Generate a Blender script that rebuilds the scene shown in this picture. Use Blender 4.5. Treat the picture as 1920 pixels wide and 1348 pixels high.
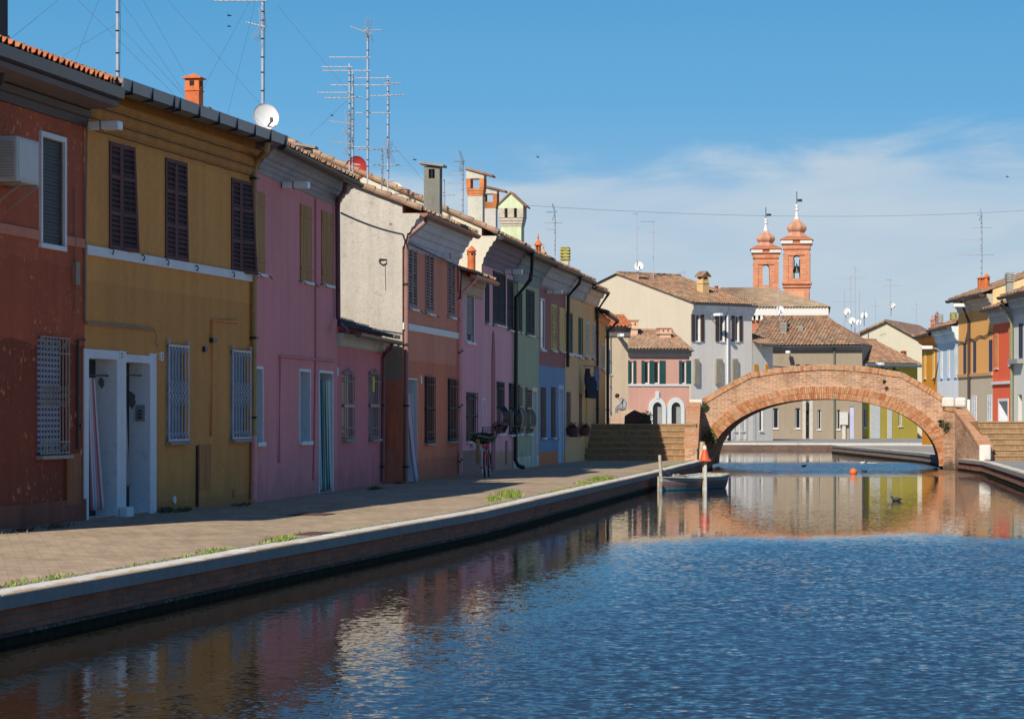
import bpy, bmesh, math, random
from mathutils import Vector
random.seed(7)
R=math.radians; PI=math.pi
scene=bpy.context.scene
for o in list(bpy.data.objects): bpy.data.objects.remove(o)
# ---------------------------------------------------------------- camera
FP=5280.; CX=960.; HY=785.; CH=1.83; GZ=.40         # focal length in photo pixels, centre, horizon, eye height, quay height
cam=bpy.data.cameras.new('camera'); co=bpy.data.objects.new('camera',cam); scene.collection.objects.link(co)
co.location=(0,0,CH); co.rotation_euler=(R(90),0,0); cam.sensor_width=36; cam.lens=36*FP/1920
cam.shift_y=(HY-674)/1920; cam.clip_end=9000; cam.clip_start=.5
scene.camera=co
scene.render.resolution_x=1024; scene.render.resolution_y=718
scene.view_settings.view_transform='Standard'; scene.view_settings.look='None'; scene.view_settings.gamma=1
scene.view_settings.exposure=0
# ---------------------------------------------------------------- sun and sky
SD=Vector((3.3,7.0,-6.17)).normalized()
sun=bpy.data.lights.new('sun','SUN'); so=bpy.data.objects.new('sun',sun); scene.collection.objects.link(so)
sun.energy=5.0; sun.angle=R(.5); sun.color=(1,.93,.82)
so.rotation_euler=SD.to_track_quat('-Z','Y').to_euler(); so.location=(-30,-60,60)
w=bpy.data.worlds.new('World'); scene.world=w; w.use_nodes=True
nt=w.node_tree; nt.nodes.clear()
def N(t,k,**kw):
    n=t.nodes.new(k)
    for a,b in kw.items(): setattr(n,a,b)
    return n
out=N(nt,'ShaderNodeOutputWorld'); bg=N(nt,'ShaderNodeBackground'); bg.inputs[1].default_value=.10
sky=N(nt,'ShaderNodeTexSky',sky_type='NISHITA',sun_disc=False,sun_elevation=math.asin(-SD.z),sun_rotation=R(205.2),altitude=0,air_density=1.2,dust_density=.5,ozone_density=3.5)
tc=N(nt,'ShaderNodeTexCoord'); sx=N(nt,'ShaderNodeSeparateXYZ'); nt.links.new(tc.outputs['Generated'],sx.inputs[0])
def M2(t,op,a,b=None,c=None):
    n=N(t,'ShaderNodeMath',operation=op)
    for i,v in enumerate((a,b,c)):
        if v is None: continue
        if isinstance(v,(int,float)): n.inputs[i].default_value=v
        else: t.links.new(v,n.inputs[i])
    return n.outputs[0]
def ramp(t,fac,stops,interp='LINEAR'):
    n=N(t,'ShaderNodeValToRGB'); n.color_ramp.interpolation=interp
    e=n.color_ramp.elements
    while len(e)>1: e.remove(e[0])
    e[0].position=stops[0][0]; e[0].color=tuple(stops[0][1])+(1,)
    for p,c in stops[1:]:
        x=e.new(p); x.color=tuple(c)+(1,)
    t.links.new(fac,n.inputs[0]); return n.outputs[0]
def mixc(t,f,a,b,mode='MIX'):
    n=N(t,'ShaderNodeMix',data_type='RGBA',blend_type=mode)
    for i,v in ((0,f),(6,a),(7,b)):
        if isinstance(v,(int,float)): n.inputs[i].default_value=v
        elif isinstance(v,tuple): n.inputs[i].default_value=tuple(v)[:3]+(1,)
        else: t.links.new(v,n.inputs[i])
    return n.outputs[2]
# clear-day colours by elevation, blended over the physical sky
grad=ramp(nt,sx.outputs[2],[(0,(4.2,5.4,6.4)),(.045,(3.4,5.1,6.8)),(.075,(2.2,4.6,7.2)),(.11,(1.2,3.95,7.1)),(.148,(.85,3.45,6.5)),(.25,(.5,2.1,4.9)),(.55,(.3,1.2,3.2)),(1,(.25,.85,2.5))])
skyc=mixc(nt,.94,sky.outputs[0],grad)
# thin cloud veils low in the sky
yy=M2(nt,'MAXIMUM',sx.outputs[1],.02)
az=M2(nt,'DIVIDE',sx.outputs[0],yy); el=M2(nt,'DIVIDE',sx.outputs[2],yy)
cv=N(nt,'ShaderNodeCombineXYZ'); nt.links.new(M2(nt,'MULTIPLY',az,16),cv.inputs[0]); nt.links.new(M2(nt,'MULTIPLY',M2(nt,'SUBTRACT',el,M2(nt,'MULTIPLY',az,.06)),60),cv.inputs[1])
nz=N(nt,'ShaderNodeTexNoise'); nz.inputs['Scale'].default_value=.8; nz.inputs['Detail'].default_value=7; nz.inputs['Roughness'].default_value=.55; nz.inputs['Distortion'].default_value=.4
nt.links.new(cv.outputs[0],nz.inputs['Vector'])
edge=M2(nt,'ADD',M2(nt,'ADD',.090,M2(nt,'MULTIPLY',az,.07)),M2(nt,'MULTIPLY',M2(nt,'SUBTRACT',nz.outputs[0],.5),.05))
mk=N(nt,'ShaderNodeMapRange',interpolation_type='SMOOTHSTEP'); nt.links.new(M2(nt,'SUBTRACT',edge,el),mk.inputs[0]); mk.inputs[1].default_value=-.004; mk.inputs[2].default_value=.013
mk2=N(nt,'ShaderNodeMapRange',interpolation_type='SMOOTHSTEP'); nt.links.new(nz.outputs[0],mk2.inputs[0]); mk2.inputs[1].default_value=.3; mk2.inputs[2].default_value=.72
cm=M2(nt,'MULTIPLY',M2(nt,'MULTIPLY',mk.outputs[0],M2(nt,'ADD',M2(nt,'MULTIPLY',mk2.outputs[0],.36),.66)),.85)
skyf=mixc(nt,cm,skyc,(5.6,6.5,7.3))
nt.links.new(skyf,bg.inputs[0]); nt.links.new(bg.outputs[0],out.inputs[0])
# ---------------------------------------------------------------- materials
def lin(c): 
    c/=255.; return c/12.92 if c<=.04045 else ((c+.055)/1.055)**2.4
def cap(c,m=.84):
    k=max(c); return tuple(v*min(1,m/k) for v in c)
def SA(r,g,b,k=(.155,.205,.30)):      # surface colour of something seen in open shade
    m=(r+g+b)/3; r,g,b=(max(4,m+(v-m)*1.13) for v in (r,g,b)); return cap(tuple(lin(v)/q for v,q in zip((r,g,b),k)))
def S(r,g,b):
    m=(r+g+b)/3; return SA(*(.80*(v+(m-v)*.25) for v in (r,g,b)))
def Lt(r,g,b,k=(1.10,1.04,.98)):      # surface colour of something seen in the sun
    return cap(tuple(lin(v)/q for v,q in zip((r,g,b),k)))
def Lr(r,g,b):
    m=(r+g+b)/3; return Lt(*(max(4,min(255,m+(v-m)*1.12)) for v in (r,g,b)),(.62,.62,.64))
MAT={}
def newmat(name):
    m=bpy.data.materials.new(name); m.use_nodes=True; t=m.node_tree; t.nodes.clear()
    o=N(t,'ShaderNodeOutputMaterial'); p=N(t,'ShaderNodeBsdfPrincipled'); t.links.new(p.outputs[0],o.inputs[0])
    return m,t,p
def noise(t,co,scale,detail=4,rough=.55,dist=0):
    n=N(t,'ShaderNodeTexNoise'); n.inputs['Scale'].default_value=scale; n.inputs['Detail'].default_value=detail
    n.inputs['Roughness'].default_value=rough; n.inputs['Distortion'].default_value=dist
    t.links.new(co,n.inputs['Vector']); return n.outputs[0]
def mapping(t,co,scale=(1,1,1),loc=(0,0,0),rot=(0,0,0)):
    n=N(t,'ShaderNodeMapping'); n.inputs['Scale'].default_value=scale; n.inputs['Location'].default_value=loc; n.inputs['Rotation'].default_value=rot
    t.links.new(co,n.inputs[0]); return n.outputs[0]
def sstep(t,v,a,b,lo=0,hi=1):
    n=N(t,'ShaderNodeMapRange',interpolation_type='SMOOTHSTEP'); t.links.new(v,n.inputs[0])
    for i,x in ((1,a),(2,b),(3,lo),(4,hi)): n.inputs[i].default_value=x
    return n.outputs[0]
def bump(t,p,h,strength=.3,dist=.02):
    b=N(t,'ShaderNodeBump'); b.inputs['Strength'].default_value=strength; b.inputs['Distance'].default_value=dist
    t.links.new(h,b.inputs['Height']); t.links.new(b.outputs[0],p.inputs['Normal'])
def scl(c,k): return tuple(min(.9,v*k) for v in c)
_sd=[0]
def stucco(name,col,zones=(),patch=None,patchamt=.35,vary=.16,bumpy=.25,rough=.9,grime=.35,damp=False):
    """painted plaster; zones=[(top height, colour)] from high to low; patch=colour of flaked plaster"""
    if name in MAT: return MAT[name]
    m,t,p=newmat(name); _sd[0]+=1
    tc=N(t,'ShaderNodeTexCoord'); co=mapping(t,tc.outputs['Object'],loc=(_sd[0]*7.3,_sd[0]*3.1,0))
    s=N(t,'ShaderNodeSeparateXYZ'); t.links.new(tc.outputs['Object'],s.inputs[0])
    base=tuple(col)
    n1=noise(t,co,.55,5,.6); n2=noise(t,mapping(t,co,(3.2,3.2,.22)),1,4,.6); n3=noise(t,co,14,4,.7)
    wob=M2(t,'MULTIPLY',M2(t,'SUBTRACT',noise(t,co,1.8,4,.6),.5),.22)
    c=base
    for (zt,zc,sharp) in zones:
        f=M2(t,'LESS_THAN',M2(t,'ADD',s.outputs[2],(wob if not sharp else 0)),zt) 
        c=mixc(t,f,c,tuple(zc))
    a=mixc(t,sstep(t,n1,.3,.7,0,1),c,(0,0,0)) if False else c
    # value variation: broad patches, rain streaks, fine grain
    v=M2(t,'ADD',M2(t,'MULTIPLY',M2(t,'SUBTRACT',n1,.5),vary*3.0),M2(t,'MULTIPLY',M2(t,'SUBTRACT',n2,.5),vary*3.3))
    v=M2(t,'ADD',v,M2(t,'MULTIPLY',M2(t,'SUBTRACT',n3,.5),vary*2.6)); v=M2(t,'ADD',v,1)
    dmp=M2(t,'ADD',s.outputs[2],M2(t,'MULTIPLY',M2(t,'SUBTRACT',noise(t,mapping(t,co,(1.4,1.4,.7)),1,6,.65),.5),-2.2))
    cc=N(t,'ShaderNodeCombineColor'); 
    for i in range(3): t.links.new(v,cc.inputs[i])
    c2=mixc(t,1.0,c,cc.outputs[0],'MULTIPLY')
    c2=mixc(t,M2(t,'MULTIPLY',sstep(t,noise(t,co,26,3,.7),.56,.68),sstep(t,noise(t,co,1.3,4,.6),.4,.6,.12,.45)),c2,scl(col,.45))
    if grime>0:   # soiling stains with an outline of their own
        g=sstep(t,noise(t,mapping(t,co,(1.1,1.1,.5)),1.6,6,.65),.56,.72,0,grime)
        c2=mixc(t,g,c2,scl(col,.62))
    c2=mixc(t,sstep(t,dmp,.1,.55,.42 if damp else 0,0),c2,scl(col,.5)) if damp else c2   # rising damp, an uneven tide mark
    if patch:
        g=M2(t,'MULTIPLY',sstep(t,noise(t,co,7,5,.75),.57,.63),sstep(t,noise(t,co,.9,3,.5),.40,.56))
        c2=mixc(t,M2(t,'MULTIPLY',g,patchamt),c2,tuple(patch))
    t.links.new(c2,p.inputs['Base Color']); p.inputs['Roughness'].default_value=rough
    bump(t,p,M2(t,'ADD',n3,M2(t,'MULTIPLY',noise(t,co,60,3,.6),.5)),bumpy,.015)
    MAT[name]=m; return m
def plain(name,col,rough=.6,metal=0,vary=.12,scale=6,spec=.5):
    if name in MAT: return MAT[name]
    m,t,p=newmat(name); tc=N(t,'ShaderNodeTexCoord')
    n=noise(t,tc.outputs['Object'],scale,5,.65)
    c=mixc(t,sstep(t,n,.25,.75),scl(col,1-vary),scl(col,1+vary))
    t.links.new(c,p.inputs['Base Color']); p.inputs['Roughness'].default_value=rough; p.inputs['Metallic'].default_value=metal
    p.inputs['Specular IOR Level'].default_value=spec
    MAT[name]=m; return m
def wood(name,col,rough=.75,peel=None,amt=.5):
    if name in MAT: return MAT[name]
    m,t,p=newmat(name); tc=N(t,'ShaderNodeTexCoord'); co=tc.outputs['Object']
    n=noise(t,mapping(t,co,(14,14,1.2)),1,5,.65)
    c=mixc(t,sstep(t,n,.25,.75),scl(col,.75),scl(col,1.25))
    if peel:
        g=sstep(t,noise(t,mapping(t,co,(5,5,9)),1.5,5,.7),.60,.66,0,amt); c=mixc(t,g,c,tuple(peel))
    t.links.new(c,p.inputs['Base Color']); p.inputs['Roughness'].default_value=rough
    bump(t,p,n,.2,.004); MAT[name]=m; return m
def bricks(name,c1,c2,mortar,bw=.27,bh=.085,msize=.012,damp=0,flat=False,mortar_amt=1,stain=None,rough=.9,axis='XZ'):
    if name in MAT: return MAT[name]
    m,t,p=newmat(name); tc=N(t,'ShaderNodeTexCoord'); s=N(t,'ShaderNodeSeparateXYZ'); t.links.new(tc.outputs['Object'],s.inputs[0])
    cv=N(t,'ShaderNodeCombineXYZ')
    if axis=='XZ':   # walls: run along x+y, courses up z
        t.links.new(M2(t,'ADD',s.outputs[0],s.outputs[1]),cv.inputs[0]); t.links.new(s.outputs[2],cv.inputs[1])
    else:
        t.links.new(s.outputs[0],cv.inputs[0]); t.links.new(s.outputs[1],cv.inputs[1])
    wv=noise(t,tc.outputs['Object'],1.2,3,.5); stk=noise(t,mapping(t,tc.outputs['Object'],(1.1,1.1,13)),1.3,4,.65)
    va=N(t,'ShaderNodeVectorMath',operation='ADD'); t.links.new(cv.outputs[0],va.inputs[0])
    cw=N(t,'ShaderNodeCombineXYZ'); t.links.new(M2(t,'MULTIPLY',M2(t,'SUBTRACT',wv,.5),.10),cw.inputs[1]); t.links.new(cw.outputs[0],va.inputs[1])
    b=N(t,'ShaderNodeTexBrick'); b.inputs['Scale'].default_value=1; b.inputs['Brick Width'].default_value=bw; b.inputs['Row Height'].default_value=bh
    b.inputs['Mortar Size'].default_value=msize; b.inputs['Mortar Smooth'].default_value=.3; b.inputs['Bias'].default_value=-.1
    b.inputs['Color1'].default_value=tuple(c1)+(1,); b.inputs['Color2'].default_value=tuple(c2)+(1,); b.inputs['Mortar'].default_value=tuple(mortar)+(1,)
    t.links.new(va.outputs[0],b.inputs['Vector'])
    n=noise(t,tc.outputs['Object'],1.3,6,.65); n2=noise(t,tc.outputs['Object'],9,5,.7)
    v=M2(t,'ADD',M2(t,'MULTIPLY',n,.7),M2(t,'MULTIPLY',n2,.6)); v=M2(t,'ADD',v,M2(t,'ADD',-.10,M2(t,'MULTIPLY',stk,.9)))
    cc=N(t,'ShaderNodeCombineColor')
    for i in range(3): t.links.new(v,cc.inputs[i])
    c=mixc(t,1.0,b.outputs[0],cc.outputs[0],'MULTIPLY'); c=mixc(t,sstep(t,stk,.54,.66,0,.5),c,tuple(mortar))
    if stain:
        g=sstep(t,noise(t,mapping(t,tc.outputs['Object'],(1,1,1.6)),1.1,6,.7),.52,.68,0,stain[1]); c=mixc(t,g,c,tuple(stain[0]))
    if damp:
        f=M2(t,'ADD',s.outputs[2],M2(t,'MULTIPLY',M2(t,'SUBTRACT',n,.5),-1.6)); c=mixc(t,sstep(t,f,.05,damp,.85,0),c,(.05,.045,.03))
        c=mixc(t,sstep(t,noise(t,tc.outputs['Object'],.75,5,.7),.5,.66,0,.55),c,scl(c2,.55))
    t.links.new(c,p.inputs['Base Color']); p.inputs['Roughness'].default_value=rough
    bump(t,p,M2(t,'ADD',M2(t,'MULTIPLY',b.outputs[1],-1),M2(t,'MULTIPLY',n2,.6)),.5,.012)
    MAT[name]=m; return m
def tile_mat(name,cols,pu=.21,ps=.36):
    if name in MAT: return MAT[name]
    m,t,p=newmat(name); tc=N(t,'ShaderNodeTexCoord')
    sn=N(t,'ShaderNodeVectorMath',operation='SNAP'); t.links.new(tc.outputs['Object'],sn.inputs[0]); sn.inputs[1].default_value=(pu,ps,50)
    wn=N(t,'ShaderNodeTexWhiteNoise',noise_dimensions='3D'); t.links.new(sn.outputs[0],wn.inputs[0])
    k=len(cols); c=ramp(t,wn.outputs[0],[((i+.5)/k,cols[i]) for i in range(k)])
    n=noise(t,tc.outputs['Object'],5,6,.75); g=sstep(t,n,.5,.7,0,.55)
    c=mixc(t,g,c,(.10,.085,.06))
    n2=noise(t,tc.outputs['Object'],1.1,3,.6); c=mixc(t,sstep(t,n2,.55,.75,0,.4),c,(.22,.17,.07))
    t.links.new(c,p.inputs['Base Color']); p.inputs['Roughness'].default_value=.9; MAT[name]=m; return m
def stripes(name,cols,axis=0,period=.3,rough=.85):
    if name in MAT: return MAT[name]
    m,t,p=newmat(name); tc=N(t,'ShaderNodeTexCoord'); s=N(t,'ShaderNodeSeparateXYZ'); t.links.new(tc.outputs['UV'] if axis=='uv' else tc.outputs['Object'],s.inputs[0])
    f=M2(t,'FRACT',M2(t,'DIVIDE',s.outputs[0 if axis=='uv' else axis],period))
    pos=0; st=[]
    for wd,c in cols: st.append((pos,c)); pos+=wd
    c=ramp(t,f,st,'CONSTANT'); t.links.new(c,p.inputs['Base Color']); p.inputs['Roughness'].default_value=rough; MAT[name]=m; return m
white=lambda:plain('white_paint',(.72,.73,.74),.55,vary=.07,scale=3)
dark=lambda:plain('black_iron',(.018,.018,.022),.45)
interior=lambda:plain('dark_interior',(.012,.012,.014),.8)
def glass():
    if 'g' in MAT: return MAT['g']
    m,t,p=newmat('window_glass'); p.inputs['Base Color'].default_value=(.02,.024,.03,1); p.inputs['Roughness'].default_value=.06; p.inputs['IOR'].default_value=1.5
    tc=N(t,'ShaderNodeTexCoord'); bump(t,p,noise(t,tc.outputs['Object'],2.5,2,.5),.06,.02); MAT['g']=m; return m
steel=lambda:plain('galvanised_steel',(.55,.56,.58),.4,.5)
alu=lambda:plain('aluminium_tube',(.62,.62,.64),.35,.4)
concrete=lambda:stucco('grey_cement',(.33,.31,.27),vary=.2,grime=.5)
TILE_OLD=[(.30,.15,.085),(.42,.22,.12),(.36,.24,.14),(.25,.17,.11),(.48,.30,.18),(.38,.17,.09),(.20,.14,.10)]
TILE_RED=[(.55,.15,.05),(.50,.17,.06),(.60,.20,.08),(.45,.13,.06)]
TILE_PALE=[(.42,.27,.17),(.50,.33,.20),(.36,.24,.15),(.46,.24,.14),(.30,.2,.14)]
TILE_DARK=[(.09,.085,.085),(.07,.065,.065),(.12,.11,.10),(.10,.09,.10)]
def tiles(kind='old'):
    return tile_mat('roof_tiles_'+kind,{'old':TILE_OLD,'red':TILE_RED,'pale':TILE_PALE,'dark':TILE_DARK}[kind])
# ---------------------------------------------------------------- mesh builder
class MB:
    def __init__(s): s.v=[]; s.f=[]; s.mi=[]; s.uv=None
    def add(s,vs,fs,mi=0):
        b=len(s.v); s.v+= [tuple(v) for v in vs]
        for f in fs: s.f.append(tuple(b+i for i in f)); s.mi.append(mi)
    def box(s,x0,x1,y0,y1,z0,z1,mi=0):
        if x0>x1: x0,x1=x1,x0
        if y0>y1: y0,y1=y1,y0
        if z0>z1: z0,z1=z1,z0
        s.add([(x0,y0,z0),(x1,y0,z0),(x1,y1,z0),(x0,y1,z0),(x0,y0,z1),(x1,y0,z1),(x1,y1,z1),(x0,y1,z1)],
              [(0,3,2,1),(4,5,6,7),(0,1,5,4),(1,2,6,5),(2,3,7,6),(3,0,4,7)],mi)
    def obox(s,c,ax,ay,az,mi=0):
        """box from centre and three half-axis vectors"""
        c=Vector(c);ax=Vector(ax);ay=Vector(ay);az=Vector(az); vs=[]
        for k in (-1,1):
            for a,b in ((-1,-1),(1,-1),(1,1),(-1,1)): vs.append(c+ax*a+ay*b+az*k)
        s.add(vs,[(0,3,2,1),(4,5,6,7),(0,1,5,4),(1,2,6,5),(2,3,7,6),(3,0,4,7)],mi)
    def tube(s,pts,r,n=8,mi=0,cap=True):
        pts=[Vector(p) for p in pts]; rs=r if isinstance(r,(list,tuple)) else [r]*len(pts); rings=[]
        up=Vector((0,0,1))
        for i,p in enumerate(pts):
            d=(pts[min(i+1,len(pts)-1)]-pts[max(i-1,0)]).normalized()
            a=d.cross(up if abs(d.z)<.95 else Vector((1,0,0))).normalized(); b=d.cross(a)
            rings.append([p+(a*math.cos(2*PI*k/n)+b*math.sin(2*PI*k/n))*rs[i] for k in range(n)])
        vs=[q for g in rings for q in g]; fs=[]
        for i in range(len(pts)-1):
            for k in range(n): fs.append((i*n+k,i*n+(k+1)%n,(i+1)*n+(k+1)%n,(i+1)*n+k))
        if cap: fs.append(tuple(range(n))[::-1]); fs.append(tuple((len(pts)-1)*n+k for k in range(n)))
        s.add(vs,fs,mi)
    def lathe(s,prof,cx=0,cy=0,cz=0,n=16,mi=0,a0=0):
        vs=[];fs=[]
        for r,z in prof:
            for k in range(n):
                a=a0+2*PI*k/n; vs.append((cx+r*math.cos(a),cy+r*math.sin(a),cz+z))
        m=len(prof)
        for i in range(m-1):
            for k in range(n): fs.append((i*n+k,i*n+(k+1)%n,(i+1)*n+(k+1)%n,(i+1)*n+k))
        fs.append(tuple(range(n))[::-1]); fs.append(tuple((m-1)*n+k for k in range(n)))
        s.add(vs,fs,mi)
    def exx(s,prof,x0,x1,mi=0):
        """closed (y,z) profile extruded along x"""
        n=len(prof); vs=[(x0,y,z) for y,z in prof]+[(x1,y,z) for y,z in prof]
        fs=[(i,(i+1)%n,n+(i+1)%n,n+i) for i in range(n)]; fs.append(tuple(range(n))[::-1]); fs.append(tuple(range(n,2*n))); s.add(vs,fs,mi)
    def prism(s,poly,z0,z1,mi=0):
        n=len(poly); vs=[(x,y,z0) for x,y in poly]+[(x,y,z1) for x,y in poly]
        fs=[(i,(i+1)%n,n+(i+1)%n,n+i) for i in range(n)]; fs.append(tuple(range(n))[::-1]); fs.append(tuple(range(n,2*n))); s.add(vs,fs,mi)
    def exy(s,poly,y0,y1,mi=0):
        """closed (x,z) outline extruded along y"""
        n=len(poly); vs=[(x,y0,z) for x,z in poly]+[(x,y1,z) for x,z in poly]
        fs=[(i,(i+1)%n,n+(i+1)%n,n+i) for i in range(n)]; fs.append(tuple(range(n))[::-1]); fs.append(tuple(range(n,2*n))); s.add(vs,fs,mi)
    def build(s,name,mats,parent=None,smooth=False,fix=True,loc=None,bevel=0):
        me=bpy.data.meshes.new(name); me.from_pydata(s.v,[],s.f)
        for m in (mats if isinstance(mats,(list,tuple)) else [mats]): me.materials.append(m)
        me.polygons.foreach_set('material_index',s.mi)
        if smooth: me.polygons.foreach_set('use_smooth',[True]*len(s.f))
        if fix:
            bm=bmesh.new(); bm.from_mesh(me); bmesh.ops.recalc_face_normals(bm,faces=bm.faces); bm.to_mesh(me); bm.free()
        o=bpy.data.objects.new(name,me); scene.collection.objects.link(o)
        if parent is not None: o.parent=parent
        if loc: o.location=loc
        if bevel:
            b=o.modifiers.new('bevel','BEVEL'); b.width=bevel; b.segments=2; b.limit_method='ANGLE'
        return o
def tag(o,label=None,cat=None,group=None,kind=None):
    if label: o['label']=label
    if cat: o['category']=cat
    if group: o['group']=group
    if kind: o['kind']=kind
    return o
def empty(name,loc,rz=0,label=None,cat=None,group=None):
    o=bpy.data.objects.new(name,None); scene.collection.objects.link(o); o.location=loc; o.rotation_euler=(0,0,rz); o.empty_display_size=.2
    return tag(o,label,cat,group)
def struct(name,mb,mat,**k): o=mb.build(name,mat,**k); o['kind']='structure'; return o
def W(px,py,Y): return Vector(((px-CX)*Y/FP,Y,CH+(HY-py)*Y/FP))     # a point of the place measured off the photograph
# ---------------------------------------------------------------- a house front as a local frame (x along it, -y outward, z up)
class Fac:
    def __init__(s,p0,p1,name,label,cat='house',group=None,z0=GZ):
        s.p0=Vector(p0);s.p1=Vector(p1);d=s.p1-s.p0;s.W=d.length;s.d=d/s.W;s.nin=Vector((-s.d.y,s.d.x)); s.z0=z0
        s.rz=math.atan2(s.d.y,s.d.x); s.root=empty(name,(p0[0],p0[1],z0),s.rz,label,cat,group)
    def u(s,px,v=0):
        a=(px-CX)/FP; q=s.p0-s.nin*v; return (a*q.y-q.x)/(s.d.x-a*s.d.y)
    def z(s,px,py,v=0):
        u=s.u(px,v); Y=(s.p0-s.nin*v).y+u*s.d.y; return CH+(HY-py)*Y/FP-s.z0
    def at(s,px,py,v=0): return Vector((s.u(px,v),-v,s.z(px,py,v)))
    def loc(s,P):     # world -> local
        q=Vector((P[0],P[1]))-s.p0; return Vector((q.dot(s.d),q.dot(s.nin),P[2]-s.z0))
    def world(s,x,y,z):
        q=s.p0+s.d*x+s.nin*y; return Vector((q.x,q.y,z+s.z0))
    def rect(s,x0,x1,yt,yb):
        m=(x0+x1)/2; return (s.u(x0),s.u(x1),max(s.z(m,yb),.0),s.z(m,yt))
def wall_grid(mb,W_,zt,holes,thick=.0,mi=0):
    xs=sorted(set([0,W_]+[h[0] for h in holes]+[h[1] for h in holes])); zs=sorted(set([-.3,zt]+[h[2] for h in holes]+[h[3] for h in holes]))
    xs=[x for x in xs if -1e-6<=x<=W_+1e-6]; zs=[z for z in zs if z<=zt+1e-6]
    for i in range(len(xs)-1):
        for j in range(len(zs)-1):
            a=(xs[i]+xs[i+1])/2; b=(zs[j]+zs[j+1])/2
            if any(h[0]<a<h[1] and h[2]<b<h[3] for h in holes): continue
            mb.add([(xs[i],0,zs[j]),(xs[i+1],0,zs[j]),(xs[i+1],0,zs[j+1]),(xs[i],0,zs[j+1])],[(0,1,2,3)],mi)
    for h in holes:
        u0,u1,z0,z1,d=h[:5]; k=h[5] if len(h)>5 else mi
        mb.add([(u0,0,z0),(u0,d,z0),(u0,d,z1),(u0,0,z1)],[(0,1,2,3)],k); mb.add([(u1,0,z0),(u1,0,z1),(u1,d,z1),(u1,d,z0)],[(0,1,2,3)],k)
        mb.add([(u0,0,z1),(u0,d,z1),(u1,d,z1),(u1,0,z1)],[(0,1,2,3)],k); mb.add([(u0,0,z0),(u1,0,z0),(u1,d,z0),(u0,d,z0)],[(0,1,2,3)],k)
def roof_slope(mb,x0,x1,ya,za,yb,zb,pu=.21,ps=.36,rnd=1,mi=0,jag=.02):
    """courses of half-round tiles from the eave (ya,za) up to the ridge (yb,zb)"""
    L=math.hypot(yb-ya,zb-za); n=max(1,int(L/ps)); m=max(1,int(round((x1-x0)/pu))); du=(x1-x0)/m
    dy=(yb-ya)/L; dz=(zb-za)/L; ny=-dz if dy>0 else dz; nz=abs(dy); ny=-dz*(1 if dy>0 else -1)
    hs=[0,.045,.062,.045,0,-.012]; fx=[0,.12,.3,.48,.6,.8]
    for r in range(n):
        s0=r*L/n-.04; s1=(r+1)*L/n+.01
        for c in range(m):
            j=random.uniform(-jag,jag)*rnd; jz=random.uniform(0,.012)*rnd
            a=[];b=[]
            for k in range(7):
                fxx=fx[k%6]+(1 if k==6 else 0); h=hs[k%6]
                X=x0+(c+fxx)*du; lo=h*1.0+.02+jz; hi=h*.85+.002
                sa=s0+(j if r==0 else j*.5); 
                a.append((X,ya+dy*sa+ny*lo,za+dz*sa+nz*lo)); b.append((X,ya+dy*s1+ny*hi,za+dz*s1+nz*hi))
            # front lip gives each tile its thickness
            lip=[(p[0],p[1]-ny*.022,p[2]-nz*.022) for p in a]
            mb.add(a+b,[(k,k+1,7+k+1,7+k) for k in range(6)],mi)
            mb.add(lip+a,[(k,k+1,7+k+1,7+k) for k in range(6)],mi)
def verge(mb,x,w,ya,za,yb,zb,mi=0,ps=.36):
    """row of cover tiles along a gable edge"""
    L=math.hypot(yb-ya,zb-za); n=max(1,int(L/ps)); 
    for r in range(n):
        t0=r/n; t1=(r+1.08)/n
        p0=Vector((x+random.uniform(-.01,.01),ya+(yb-ya)*t0,za+(zb-za)*t0+.055)); p1=Vector((x,ya+(yb-ya)*t1,za+(zb-za)*t1+.03))
        mb.tube([p0,p1],[w*.62,w*.48],8,mi)
def gutter_half(mb,x0,x1,yc,zc,r,n=8,mi=0):
    o=[(yc+r*math.cos(PI+PI*k/n),zc+r*math.sin(PI+PI*k/n)) for k in range(n+1)]
    i_=[(yc+(r-.012)*math.cos(2*PI-PI*k/n),zc+(r-.012)*math.sin(2*PI-PI*k/n)) for k in range(n+1)]
    mb.exx(o+i_,x0,x1,mi)
    mb.exx(o,x0-.004,x0+.006,mi); mb.exx(o,x1-.006,x1+.004,mi)
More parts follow.
